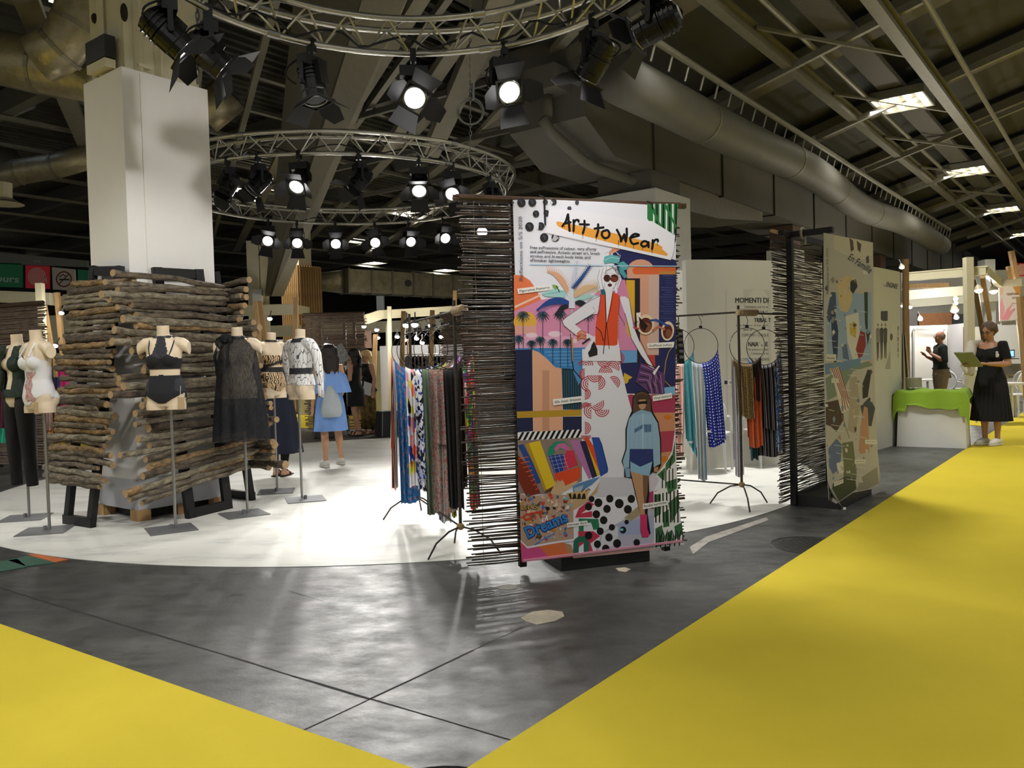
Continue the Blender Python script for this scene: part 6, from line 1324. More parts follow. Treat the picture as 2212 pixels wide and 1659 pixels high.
mb2=[(rootm(tab)@Matrix.Diagonal((1.72/1.7,)*3).to_4x4())@p for p in mb.v]; m3=MB(); m3.v=mb2; m3.f=mb.f; m3.mi=mb.mi; m3.col=mb.col
solo('cardigan',m3,mat('cream_knit','d3cbb8',.9,bump=.4,bscale=90),'cream cardigan slung over the arm of the woman with the tablet','cardigan',None,True)
# --- man in the booth
w=Person('bald man in a dark green polo shirt and khaki trousers standing in the white booth',at_feet(2033,905),math.radians(-105),1.72,
  dict(elL=(.25,.02,1.12),wrL=(.13,-.2,1.28),haL=(-.1,-.3,.9),elR=(-.25,.02,1.12),wrR=(-.12,-.22,1.22),haR=(.2,-.6,.7),anL=(.13,.02,.085),anR=(-.13,0,.085),knL=(.12,-.01,.48),knR=(-.12,-.01,.48)),1.2,(.02,.25),'b5836a',bust=0)
M_polo=mat('dark_green_cotton','1d231d',.85,bump=.2,bscale=90)
w.wear('polo_shirt',lambda p,r:(r in('torso','neck') and .97<p.z<1.46) or (r in('uaL','uaR')),.017,M_polo,2)
w.wear('trousers',lambda p,r:(p.z<=.985 and r in('torso','thL','thR','skL','skR') and p.z>.06),.016,mat('khaki_twill','8d7f68',.85,bump=.2,bscale=70),3)
mb=MB(); mb.tube(circ((0,.004,.985),1,30,ax=V3((.19,0,0)),ay=V3((0,.135,0))),.018,8,close=True); w.add('belt',mb,M_black)
mb=MB(); mb.tube(bez((.17,.06,.97),(.22,.16,.70),(.0,.17,.88),10),.010,6); w.add('lanyard',mb,M_black)
w.wear('cropped_hair',lambda p,r:r=='head' and 1.545<p.z<1.635 and (w.Rh.inverted()@(p-V3((0,0,1.49)))).y>-.005,.006,mat('hair_grey','6d6258',.8))
w.glasses(mat('glass_frame_dark','1a1416')); w.shoes(M_black)
# --- woman in the blue dress
M_blue=mat('sky_blue_cotton','7fa9ec',.8,bump=.15,bscale=60)
w=Person('dark haired woman in an off shoulder sky blue dress with a grey backpack',at_feet(717,1007)+V3((0,0,.004)),math.radians(-150),1.66,
  dict(elL=(.215,.03,1.10),wrL=(.23,-.05,.86),elR=(-.215,0,1.10),wrR=(-.17,-.16,.90),anL=(.12,.12,.085),anR=(-.16,-.06,.085),knL=(.10,.03,.48),knR=(-.12,-.05,.48)),1.02,(.05,.35),'c99a78')
w.skirt('dress',[(1.26,.165,.115,0,0,.0),(1.05,.165,.13,0,0,.02),(.85,.2,.165,0,.01,.03),(.50,.24,.19,0,0,.035)],M_blue,9)
w.skirt('ruffle',[(1.325,.20,.10,0,0,.02),(1.28,.235,.125,0,0,.03),(1.17,.265,.17,0,0,.05),(1.03,.295,.205,0,0,.07)],M_blue,11)
w.cap_hair(mat('hair_dark_brown','221813',.55,var=.4,scale=60),.26,1.06,seed=7); w.shoes(mat('trainer_white','dcdad2'))
mb=MB(); mb.loft([ering(z,rx,ry,.05,.22+dy,20,.04,5) for z,rx,ry,dy in ((1.14,.02,.02,-.05),(1.08,.06,.04,-.03),(1.0,.10,.06,0),(.86,.145,.085,.01),(.76,.15,.085,.0),(.70,.12,.06,-.01))]); w.add('backpack',mb,mat('grey_bag','b4bec4',.8,var=.06,scale=9),True,'pale grey drawstring bag')
for q in (-1,1): mb=MB(); mb.tube([(q*.05+.05,.17,1.12),(q*.1,.1,1.34),(q*.12,0,1.41),(q*.13,-.1,1.30)],.006,5); w.add('bag_cord',mb,mat('cord_white','d8d8d8',.7))
# --- woman in navy behind the mannequins
M_navy=mat('navy_crepe','161c30',.85)
w=Person('blonde woman in a long navy tunic standing behind the swirl swimsuit mannequin',at_feet(606,1029)+V3((0,0,.004)),math.radians(170),1.70,
  dict(elR=(.0,0,0),wrR=(0,0,0)) and dict(elR=(-.22,-.05,1.14),wrR=(-.2,-.25,1.2),elL=(.24,-.02,1.15),wrL=(.36,-.12,1.33),haL=(.3,-.2,.9),anL=(.05,.02,.085),anR=(-.06,.02,.085)),1.05,(.1,0),'c99a7c')
w.wear('tunic_top',lambda p,r:(r=='torso' and 1.0<p.z<1.42) or r in('uaL','uaR'),.016,M_navy,2)
w.skirt('tunic_skirt',[(1.08,.165,.12,0,0,0),(.95,.20,.16,0,.01,.02),(.7,.235,.2,0,.01,.05),(.30,.29,.24,0,.01,.09)],M_navy,8)
w.wear('trousers',lambda p,r:.14<p.z<.5,.012,mat('trouser_black','0d0d10'),2)
w.cap_hair(mat('hair_blonde','b7935e',.55,var=.3,scale=60),.34,1.08,seed=9); w.shoes(M_black,kind='slide')
mb=MB(); mb.tube(circ((.345,-.105,1.31),.034,14,ax=V3((1,0,.3)),ay=V3((0,1,.2))),.007,6,close=True); w.add('bracelet',mb,mat('red_bead','b0303c',.4))
# --- woman in the short black dress
w=Person('dark haired woman in a sleeveless knee length black dress and wedge sandals',at_feet(770,944)+V3((0,0,.03)),math.radians(-108),1.66,
  dict(elL=(.22,.02,1.10),wrL=(.13,-.22,1.08),haL=(-.3,-.9,.15),elR=(-.21,.0,1.10),wrR=(-.1,-.24,1.10),haR=(.3,-.9,.1),knL=(.09,.02,.48),anL=(.09,.12,.085),knR=(-.09,-.06,.48),anR=(-.09,-.04,.085)),1.06,(.25,.1),'b98a70')
w.wear('dress',lambda p,r:r in('torso',) and .84<p.z<1.40 and not(abs(p.x)>.145 and p.z>1.25),.013,M_wblack,2)
w.skirt('dress_skirt',[(1.02,.16,.12,0,0,0),(.88,.195,.16,0,.02,.01),(.58,.2,.165,0,.015,.015)],M_wblack,8)
w.cap_hair(mat('hair_dark_brown','221813'),.22,1.12,seed=12); w.shoes(M_black,kind='wedge')
mb=MB(); mb.box((0,-.36,1.16),(.22,.28,.006),Matrix.Rotation(.5,3,'X')); w.add('held_sheet',mb,mat('paper_white','dcdcda',.7),False)
# --- blonde woman with badge
w=Person('short haired blonde woman with glasses, black top and patterned wide trousers',at_feet(797,937)+V3((0,0,.004)),math.radians(-48),1.66,
  dict(elL=(.25,.02,1.12),wrL=(.24,-.02,.88),elR=(-.23,.0,1.12),wrR=(-.12,-.18,1.0),haR=(.3,-.9,-.1),anL=(.11,.03,.085),anR=(-.09,-.02,.085)),1.16,(.3,.1),'c4977b')
w.wear('black_top',lambda p,r:(r=='torso' and p.z>.86 and p.z<1.41) ,.018,M_wblack,2)
M_tr=fab('abstract_trouser','noise',['17150f'],(1,1)) if False else mat('gold_black_print','8d7030',.8,c2=srgb('14130f'),scale=11)
for q in (-1,1): mb=MB(); mb.tube([(q*.09,0,.92),(q*.10,0,.7),(q*.11,.005,.4),(q*.11,.01,.1)],[.125,.115,.105,.11],18); w.add('trouser_leg',mb,M_tr)
mb=MB(); mb.tube(circ((0,-.01,1.40),1,24,ax=V3((.12,0,0)),ay=V3((0,.1,0))),.035,8,close=True); w.add('scarf',mb,M_wblack)
w.cap_hair(mat('hair_platinum','d3b278',.55,var=.2,scale=50),0,1.10,seed=14); w.glasses(mat('glass_frame_dark','1a1416')); w.shoes(mat('sandal_tan','8a6a4a',.6),kind='slide')
mb=MB(); mb.box((.02,-.165,1.02),(.10,.006,.14)); w.add('badge',mb,mat('paper_white','dcdcda'),False); mb=MB(); mb.tube([(-.06,-.06,1.41),(.02,-.16,1.1),(.09,-.05,1.42)],.005,5); w.add('lanyard',mb,M_white)
mb=MB(); mb.box((.2,-.13,.93),(.19,.01,.26),Matrix.Rotation(.3,3,'Y')@Matrix.Rotation(.4,3,'Z')); w.add('papers',mb,mat('paper_white','dcdcda'),False)
# ================================================================== white text walls behind the stage
WALLC=[dp(1486,790,9.72),dp(1560,790,9.80),dp(1640,790,9.98),dp(1720,790,10.22),dp(1800,790,10.55),dp(1880,790,11.05),dp(1915,790,11.45),dp(1947,790,11.95)]
WALLC=[V3((p.x,p.y,0)) for p in WALLC]
def smooth_poly(P_,n=6):
    out=[]
    for i in range(len(P_)-1):
        a=P_[max(i-1,0)];b=P_[i];c=P_[i+1];d=P_[min(i+2,len(P_)-1)]
        for k in range(n):
            t=k/n; out.append(.5*((2*b)+(c-a)*t+(2*a-5*b+4*c-d)*t*t+(3*b-a-3*c+d)*t**3))
    return out+[P_[-1]]
WP=smooth_poly(WALLC)
def wall_strip(mb,pts,z0,z1,th):
    n=len(pts); nr_=[]
    for i in range(n): d=(pts[min(i+1,n-1)]-pts[max(i-1,0)]).normalized(); nr_.append(V3((-d.y,d.x,0)))
    vs=[];
    for p,m in zip(pts,nr_): q=p+m*th; vs+= [V3((p.x,p.y,z0)),V3((p.x,p.y,z1)),V3((q.x,q.y,z1)),V3((q.x,q.y,z0))]
    fs=[(4*i+k,4*i+(k+1)%4,4*i+4+(k+1)%4,4*i+4+k) for i in range(n-1) for k in range(4)]+[(0,1,2,3),(4*n-1,4*n-2,4*n-3,4*n-4)]; mb.add(vs,fs)
mb=MB(); wall_strip(mb,WP,.0,2.53,.12); M_wall=mat('exhibit_wall','cfccbe',.65,var=.02,scale=2); WALL=solo('curved_text_wall',mb,M_wall,'curved white exhibition wall with black text beside the beach banner','partition')
def onwall(px,py,off=.0012):
    r=ray(px,py)
    for i in range(len(WP)-1):
        a,b=WP[i],WP[i+1]; d=b-a; n=V3((d.y,-d.x,0)).normalized(); den=r.dot(n)
        if abs(den)<1e-6: continue
        k=(a+n*off-EYE).dot(n)/den; p=EYE+r*k; f=(p-a).dot(d)/d.length_squared
        if -.001<=f<=1.001 and k>0: return p
    return EYE+r*(10.5/r.y)
pr=Print(lambda x,y:onwall(x,y),(-.35,-.93,0))
c5=lambda x,y:(1440+x/6.38,540+y/6.38)
K='2a2a2a'
pr.poly([c5(805,542),c5(1100,540),c5(1420,542),c5(1900,545),c5(2050,560),c5(2050,2600),c5(1420,2600),c5(830,2600)],'c4c2b6')
def wt(s,x,y,x1,h,b=.0,dy=0,c=K):
    for o in ((0,0),(2.5,0),(5,0),(2.5,2.5)) if b else ((0,0),): pr.text(s,*c5(x+o[0],y+o[1]),*c5(x1+o[0],y+dy+o[1]),h,c,0)
wt('MOMENTI DI',945,726,1400,15.5,.014); wt('Highlights not to m',1080,800,1395,7.5); wt('Evénements à ne',1122,858,1392,7.5)
wt('TRIBAL T',1203,992,1432,12.5,.014); wt('Live fashion show with',960,1052,1400,7); wt('défilé de',1055,1112,1180,7); wt('EVERYDAY / CHAQUE',1042,1190,1405,8.5)
wt('NAIA',1125,1326,1262,13.5,.014); wt('TM',1264,1290,1287,4); wt('by',1303,1326,1338,7); wt('E',1362,1326,1392,13.5,.014); wt('The evolution of their',1112,1386,1405,7); wt('L’évolution de leu',1170,1440,1405,7); wt('COCKTAIL SATURDAYS',1022,1526,1410,8.5)
pr.poly([c5(785,1790),c5(905,1792),c5(905,1860),c5(785,1858)],'e2e0d8'); pr.poly([c5(795,1800),c5(840,1800),c5(840,1850),c5(795,1850)],'33343a'); pr.ell(*c5(880,1826),3,3,'9a9a98')
q5=lambda x,y:(1880+x/3.455,520+y/3.455)
[pr.text('…ENGINEE',*q5(96+o,338),*q5(200+o,360),15,'3a3a36',.0) for o in (0,.8,1.6)]
pr.poly([q5(35,640),q5(150,640),q5(148,955),q5(35,960)],'c9c6b6'); pr.poly([q5(78,526),q5(130,524),q5(130,598),q5(95,600),q5(78,588)],'4a4d50')
for k,(x,c) in enumerate(((57,'8a867c'),(85,'4a4640'),(113,'55504a'))):
    pr.ell(*q5(x,628),1.6,3.6,'8a7a6a',10); pr.poly([q5(x-14,660),q5(x-4,648),q5(x+4,648),q5(x+14,660),q5(x+12,760),q5(x-12,760)],c); pr.poly([q5(x-10,760),q5(x,760),q5(x-2,900-k*12),q5(x-6,900-k*12)],'3a3632'); pr.poly([q5(x+1,760),q5(x+9,760),q5(x+7,880),q5(x+3,880)],'4a4640')
pr.ell(*q5(157,718),3.2,8,'6a5e50',12); pr.poly([q5(140,850),q5(150,820),q5(152,958),q5(110,958)],'a7a498')
for k in range(6): pr.poly([q5(203,640+k*40),q5(212,637+k*40),q5(212,669+k*40),q5(203,672+k*40)],('7a7468','a8a292')[k%2])
obj('wall_print',pr.mb,M_print,WALL)
# second wall with row of dots
a=dp(1280,790,11.4); b=dp(1487,790,10.85); mb=MB(); wall_strip(mb,[V3((a.x,a.y,0)),V3((b.x,b.y,0))],0,2.53,.12); w2=solo('text_wall',mb,M_wall,'white exhibition wall behind the graffiti banner edge showing a row of small dots','partition')
n_=(b-a); n_=V3((n_.y,-n_.x,0)).normalized(); pr=Print(lambda x,y:pp(x,y,V3((b.x,b.y,0))+n_*.003,n_),n_)
for x in (1454,1462,1470.8,1480): pr.poly([(x-1.8,621),(x+1.8,621),(x+1.8,625),(x-1.8,625)],K)
obj('wall_print',pr.mb,M_print,w2)
# white armchairs with round backs
M_plast=mat('white_plastic','e6e6e4',.3)
CH=None
def chair(loc,rz,label):
    global CH
    if CH: return copy_tree(CH,loc,(0,0,rz),label)
    t=thing('round_back_chair',label,'chair',loc,rz,None); CH=t
    mb=MB(); mb.loft([ering(z,rx,ry,0,0,24,0,1,0,3) for z,rx,ry in ((.43,.20,.20),(.445,.225,.22),(.465,.22,.215))]); obj('seat',mb,M_plast,t,False,True)
    mb=MB(); mb.tube(circ((0,.21,.70),.21,28,ax=V3((1,0,0)),ay=V3((0,.12,1))),.017,8,close=True); obj('back_rim',mb,M_plast,t,False,True)
    mb=MB(); mb.prism([V3((0,.205,.70))+V3((math.cos(a)*.2,.02*math.sin(a),math.sin(a)*.2)) for a in [2*PI*i/24 for i in range(24)]],(0,.01,0)); obj('back_panel',mb,M_plast,t,False)
    for sx in (-1,1):
        for sy in (-1,1): mb=MB(); mb.tube([(sx*.18,sy*.18,.45),(sx*.20,sy*.21,.0)],[.022,.014],8); obj('leg',mb,M_plast,t,False)
        mb=MB(); mb.tube(bez((sx*.2,.2,.66),(sx*.26,.0,.70),(sx*.21,-.15,.45),8),.014,7); obj('armrest',mb,M_plast,t,False)
    return t
def g0(px,py): c=gp(px,py); return V3((c.x,c.y,0))
chair(g0(1538,1018),2.7,'white round backed chair standing behind the navy dotted cloth')
chair(g0(1644,1006),3.6,'white round backed chair behind the rust orange cloth')
# ------------------------------------------------------------------ green draped plinth
a=g0(1937,964); b=g0(2088,969); u3=(b-a).normalized(); n3=V3((-u3.y,u3.x,0)); 
q4=[a,b,b+n3*.6,a+n3*.6]; cc=sum(q4,V3())/4
def lvl(z,f): return [V3((cc.x+(p.x-cc.x)*f,cc.y+(p.y-cc.y)*f,z)) for p in q4]
mb=MB(); mb.hexa(lvl(.0,1.0)+lvl(.78,.93)); solo('plinth',mb,M_white,'white tapered plinth under the bright green cloth','plinth')
W_=(b-a).length
def gc(s,v):
    # cloth over the top: s along the width, v from front hem over the top to the back
    x=(s-.5)*1.12; d=0; 
    y=-.30+.6*min(max((v-.32)/.46,0),1); z=.80
    hang=max(0,(.32-v)/.32)*.24+max(0,(v-.78)/.22)*.2; side=max(0,abs(s-.5)-.44)/.06
    z-=hang; y+= -hang*.16 if v<.32 else hang*.1
    if side>0: z-=.10*side+.06*side*max(0,(.32-v)/.32); x*=1-.02*side
    z+=.012*math.sin(s*9+v*7)+.008*math.sin(s*23)
    if v<.05: z+=.03*math.sin(s*4+1)
    if v<.33 and (s<.18 or s>.86): z-=.10*max(0,(.32-v)/.32)
    y+=.018*math.sin(s*14)*hang*5*.5
    return V3((cc.x,cc.y,0))+u3*(x*W_)+n3*(y*1.0)+V3((0,0,z))
mb=MB(); mb.grid(gc,40,36); solo('green_cloth',mb,mat('lime_felt','86a82c',.9,var=.04,scale=6,bump=.15,bscale=80),'bright lime green cloth draped over the white plinth','cloth',None,True)
c=V3((cc.x,cc.y,.825))-u3*.2*W_*1.6+n3*.22; mb=MB(); mb.tube([c,c+V3((0,0,.14))],.11,16); solo('paper_bag',mb,mat('kraft_grey','a59c86',.8),'crumpled grey bag standing on the green cloth by the curved wall','bag')
# cream curtain beside the curved wall
def cur(s,v): p=dp(1948+22*s*(.35+.65*v),720+160*v,13.2+.25*math.sin(s*12)*.3); return p
mb=MB(); mb.grid(cur,20,14); solo('cream_drape',mb,mat('cream_drape','cfc39a',.9),'cream drape hanging beside the curved text wall above the green cloth','drape',None,True)
# ------------------------------------------------------------------ booths: frames of cream beams and wooden poles
def box_px(name,x0,y0,x1,y1,d,th,m,label,cat,d1=None,solo_=True):
    """upright board standing at distance d whose face spans the given outline"""
    d1=d1 or d; p=[dp(x0,y0,d),dp(x1,y0 if not isinstance(y0,tuple) else y0[1],d1),dp(x1,y1,d1),dp(x0,y1,d)]; zt=(p[0].z+p[1].z)/2; zb=max(0,(p[2].z+p[3].z)/2)
    q=[V3((p[0].x,p[0].y,zb)),V3((p[1].x,p[1].y,zb)),V3((p[1].x,p[1].y,zt)),V3((p[0].x,p[0].y,zt))]; n=(q[1]-q[0]); n=V3((-n.y,n.x,0)).normalized()*th
    mb=MB(); mb.prism(q,n); return solo(name,mb,m,label,cat)
def beam_px(name,x0,y0,d0,x1,y1,d1,h,m,label,cat='beam',w=.10):
    mb=MB(); a=dp(x0,y0,d0);b=dp(x1,y1,d1); mb.beam(a,b,w,h); mb.beam(a+V3((0,-.055,h*.42)),b+V3((0,-.055,h*.42)),.02,.025); mb.beam(a+V3((0,-.055,-h*.42)),b+V3((0,-.055,-h*.42)),.02,.025); return solo(name,mb,m,label,cat)
def pole(px0,py0,d0,px1,py1,d1,r,label,m=None,name='wooden_pole'):
    mb=MB(); a=dp(px0,py0,d0);b=dp(px1,py1,d1)
    if py1>=700 and b.z>0: b=a+(b-a)*(a.z/(a.z-b.z))
    if b.z<0: b.z=.0
    mb.beam(a,b,r*2,r*2); return solo(name,mb,m or M_wood,label,'pole')
M_cr2=mat('cream_fascia','cfc7a6',.55,var=.04,scale=4)
# right booth
beam_px('fascia_beam',1949,599,17.7,2130,584,16.8,.19,M_cr2,'cream fascia beam across the booth above the woman with the tablet')
beam_px('fascia_beam',2128,585,16.8,2160,612,20.4,.19,M_cr2,'short cream fascia beam going back at the corner of the right booth')
beam_px('fascia_beam',2158,613,20.4,2208,610,20.1,.19,M_cr2,'cream fascia beam above the pink flowered booth sign')
beam_px('fascia_beam',1950,638,22,2105,626,22,.26,mat('white_fascia','b9b6a4',.6),'wide pale inner beam inside the right booth')
beam_px('fascia_beam',1952,655,24.5,2165,640,24.5,.3,mat('white_fascia','b9b6a4'),'pale back beam under the booth ceiling on the right')
box_px('ceiling_panel',1950,612,2050,622,20,.05,M_wood,'strip of brown wood under the fascia beam of the right booth','board')
pole(2091,556,16.85,2097,893,16.85,.075,'square cream pole in front of the right booth beside the tablet woman',M_cr2)
pole(1956,560,15.6,1957,760,15.6,.045,'wooden pole rising beside the curved text wall')
pole(2103,600,17.5,2122,712,19,.05,'dark wooden pole leaning inside the right booth',mat('dark_pole','6f5a38',.7))
pole(2122,598,17.5,2138,690,18.5,.045,'second leaning wooden pole lit from behind in the right booth')
pole(2184,542,19,2196,602,19,.05,'wooden pole leaning above the fascia at the right edge')
pole(2179,575,19.4,2185,603,19.4,.05,'short wooden pole end above the fascia at the right edge')
pole(2206,640,15,2222,860,15,.06,'wooden pole at the extreme right edge')
pole(2200,690,20,2218,850,19.5,.045,'pale pole leaning at the right edge beside the booth sign',M_cr2)
box_px('booth_wall',1965,703,2046,1000,21.5,.08,M_white,'white booth wall with a grey frame behind the bald man','partition')
box_px('booth_wall',2046,700,2084,1000,21.5,.08,mat('white_paint_b','d2d2d6',.6),'white booth wall folding forward right of the bald man','partition',20.3)
box_px('booth_wall',2084,706,2118,1000,22.5,.08,M_white,'white booth wall behind the tablet of the woman','partition')
box_px('booth_wall',2118,700,2230,1000,23.2,.08,mat('white_paint_b','d2d2d6'),'white booth wall behind the laptop and cabinet','partition')
mb=MB(); 
for (a,b) in (((1973,712),(2040,712)),((2040,712),(2040,840)),((1973,712),(1973,840))): mb.beam(dp(*a,21.4),dp(*b,21.4),.05,.04,(0,1,0))
solo('wall_frame',mb,mat('frame_grey','9a9a96',.5),'thin grey frame on the booth wall behind the bald man','frame')
box_px('booth_wall',1945,585,2240,1000,27,.1,mat('white_paint_b','d2d2d6'),'tall pale wall at the back of the right booth','partition')
box_px('wood_wall',1985,676,2062,704,24.5,.1,mat('wood_slats_far','8a5c38',.7,var=.2,scale=9,stretch=(8,8,.5)),'reddish wood panelling showing above the white booth wall','panel')
box_px('poster',2058,678,2096,706,24,.05,mat('poster_dark','2a2c2e',.5,var=.5,scale=5),'dark photo poster above the white booth wall','poster')
box_px('orange_curtain',2083,706,2092,860,20.2,.06,mat('rust_curtain','8a4426',.85,var=.2,scale=10),'narrow rust orange curtain beside the cream pole','curtain')
box_px('steel_locker',2128,560,2150,1000,24.6,.4,mat('pale_cabinet','c6c6c0',.5),'tall pale cabinet above the booth fascia on the right','cabinet')
# booth sign
sg=[dp(2158,622,20.2),dp(2204,618,20.0),dp(2204,690,20.0),dp(2160,694,20.2)]; mb=MB(); mb.prism(sg,(0,.03,0)); s_=solo('booth_sign',mb,mat('sign_base','e9ddd4',.5),'pink flowered booth sign with two lines of lettering at the right edge','sign')
n_=(sg[1]-sg[0]).cross(sg[3]-sg[0]).normalized(); n_=-n_ if n_.y>0 else n_
pr=Print(lambda x,y:pp(x,y,sg[0]+n_*.004,n_),n_)
for q,c in (((2160,660,2164,640,2170,668,2166,690,2160,690),'f2a9b4'),((2163,692,2175,668,2190,652,2180,672,2204,660,2186,680,2204,684,2204,690),'f0a0ac'),((2188,620,2204,618,2204,640,2196,634),'dd9a4a'),((2160,622,2168,622,2166,636,2161,638),'e7c4a8'),((2187,680,2190,668,2200,664,2204,666,2204,690,2186,691),'cf3a44')): pr.poly([(q[i],q[i+1]) for i in range(0,len(q),2)],c)
pr.stroke([(2190,672),(2204,680)],.8,'f0c0c0'); pr.text('TESSITURA',2174,638,2201,636.6,6.2,'7a4a3c',.03); pr.text('ROSSI',2187,645.6,2201,645,6.2,'7a4a3c',.03); pr.text('FABRIC',2186,657,2200,656.4,4,'a87a6c',.0)
obj('sign_print',pr.mb,M_print,s_)
box_px('small_photo',2163,694,2196,702,20.4,.02,mat('photo_grey','8a8680',.6,var=.5,scale=14),'grey strip photo under the pink booth sign','picture')
# red hose sign upper right
def hose_sign(x0,y0,x1,y1,d,label,num=None):
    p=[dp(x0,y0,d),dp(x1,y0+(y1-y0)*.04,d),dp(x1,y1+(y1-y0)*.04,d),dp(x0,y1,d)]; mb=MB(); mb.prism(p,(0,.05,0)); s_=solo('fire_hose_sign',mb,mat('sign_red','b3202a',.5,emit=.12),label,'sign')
    n_=V3((0,-1,0)); pr=Print(lambda x,y:pp(x,y,p[0]+n_*.004,n_),n_); cx,cy=(x0+x1)/2-1,(y0+y1)/2; R_=(x1-x0)*.38
    for k in range(5): pr.stroke([(cx+R_*(k+.7)/5*math.cos(a),cy+R_*(k+.7)/5*math.sin(a)) for a in [2*PI*i/24 for i in range(25)]],R_*.115,'e6d2c4',False,False)
    pr.stroke([(cx+R_*1.0,cy),(cx+R_*1.08,cy+R_*.7)],R_*.16,'e6d2c4'); obj('sign_print',pr.mb,M_print,s_); return s_
hose_sign(2193,568,2224,596,20.5,'red fire hose sign with a white coil at the upper right edge of the booths')
# tables, printer, laptop, chairs
def table(px,py,wd,dp_,h,label,rz=0):
    c=g0(px,py); t=thing('white_table',label,'table',c,rz); mb=MB(); mb.box((0,0,h-.02),(wd,dp_,.035)); obj('top',mb,M_plast,t,False)
    for sx in (-1,1):
        for sy in (-1,1): mb=MB(); mb.tube([(sx*(wd/2-.05),sy*(dp_/2-.05),h-.03),(sx*(wd/2-.02),sy*(dp_/2-.02),0)],[.028,.02],8); obj('leg',mb,M_plast,t,False)
table(1985,893,.75,.6,.74,'white table left of the bald man behind the green cloth'); table(2168,915,.7,.6,.74,'white table with the edge behind the woman in the black dress')
for px,py,rz,l in ((2056,890,2.2,'white round backed chair just right of the bald man'),(2088,882,3.1,'white round backed chair behind the cream pole'),(2195,902,3.5,'white round backed chair at the right edge by the drawer cabinet'),(2226,900,2.2,'white round backed chair cut by the right edge of the picture')): chair(g0(px,py),rz,l)
CAB=box_px('drawer_cabinet',2166,808,2202,872,20.3,.45,mat('cabinet_pale','c9c9c6',.5),'white drawer cabinet under the grey printer','cabinet')
mb=MB(); q=dp(2184,814,20.28); mb.box(q,(.10,.02,.03)); obj('drawer_pull',mb,M_plate,CAB)
box_px('printer',2164,786,2206,808,20.2,.42,mat('printer_grey','6b6b68',.5),'grey printer on the white cabinet behind the tablet woman','printer')
t=thing('laptop','open laptop with a bright blue screen on the grey printer','laptop',dp(2186,785,20.1))
p=[dp(2174,757,20.3),dp(2192,755,20.3),dp(2192,772,20.2),dp(2174,772,20.2)]; mb=MB(); mb.prism(p,(0,.02,0)); obj('lid',mb,M_black,t)
p=[dp(2176,759,20.27),dp(2190,757.5,20.27),dp(2190,770,20.18),dp(2176,770,20.18)]; mb=MB(); mb.prism(p,(0,.005,0)); obj('screen',mb,mat('blue_screen',(.18,.42,1,1),emit=1.6),t)
mb=MB(); q=dp(2185,775,20.0); mb.box(q,(.26,.2,.02)); obj('keyboard',mb,M_black,t)
# lamps of the booths
M_bulb=mat('booth_bulb',(1,.95,.86,1),emit=22); 
BL=[(1948,578,15,'small lamp over the curved text wall'),(2114,628,17.2,'lit booth spot on the right beside the leaning poles'),(2146,630,17.4,'lit booth spot nearest the pink booth sign'),(1951,661,19,'lit booth lamp left of the right booth wall'),(1965,664,19,'second lit booth lamp beside the curved text wall'),(1988,690,21,'lit lamp low over the white booth wall'),(2064,646,23,'tiny lit lamp upmost in the right booth'),(2064,656,23,'tiny lit lamp below the upmost one in the right booth'),(2062,671,22,'glaring lamp in the middle of the right booth'),(2066,687,22,'small lit lamp against the dark poster'),
 (133,677,13,'violet glowing lamp left of the log screens'),(583,689,16,'lit lamp above the branch print mannequin'),(522,699,16,'small glowing lamp right of the wide log screen'),(786,706,19,'lit lamp right of the far twig curtain'),(814,713,19,'lit lamp over the far white wall beside the twig curtain'),(816,730,20,'small lamp below its neighbour over the far white wall'),(878,703,15,'twin glaring lamp left on the hoop rack end'),(896,702,15,'brightest lamp behind the far end of the hoop rack'),(929,704,17,'round lamp behind the hoop rack bar'),(858,728,18,'pale lamp left of the hoops'),(900,732,17,'lamp glowing inside the hoops'),(912,741,16.5,'lowest lamp glowing inside the hoops'),(953,728,16,'lamp glowing right among the hoops'),(874,735,18,'small lamp left inside the hoops'),(120,748,11,'bright lamp dot behind the white swimsuit mannequin'),(705,745,16,'lamp seen through the far twig curtain')]
for i,(px,py,d,l) in enumerate(BL):
    c=dp(px,py,d); r=(.085 if 'glar' in l or 'brightest' in l or 'spot' in l else .055)*d/18; t=thing('booth_lamp',l,'lamp',c)
    mb=MB(); mb.tube([c+V3((0,0,.01)),c+V3((0,.02,r*1.1)),c+V3((0,.03,r*1.6))],[r*1.05,r*.7,r*.25],14); obj('shade',mb,M_cream if px>1900 else M_plate,t); mb=MB(); mb.ell(c,(r*.92,r*.92,r*.6),12,8); obj('bulb',mb,M_bulb,t)
    mb=MB(); mb.tube([c+V3((0,.03,r*1.5)),c+V3((0,.1,r*3.4))],.012,6); obj('arm',mb,M_plate,t)
for (px,py,d,p) in ((2064,660,21,100),(2130,640,18.5,50),(1990,670,20.5,60),(880,720,17,60),(800,720,18,30),(580,700,16,25),(130,690,12.5,25),(930,730,18.5,30)): light('booth_lamp_light','POINT',dp(px,py,d),p,(1,.95,.87),shadow_soft_size=.1)
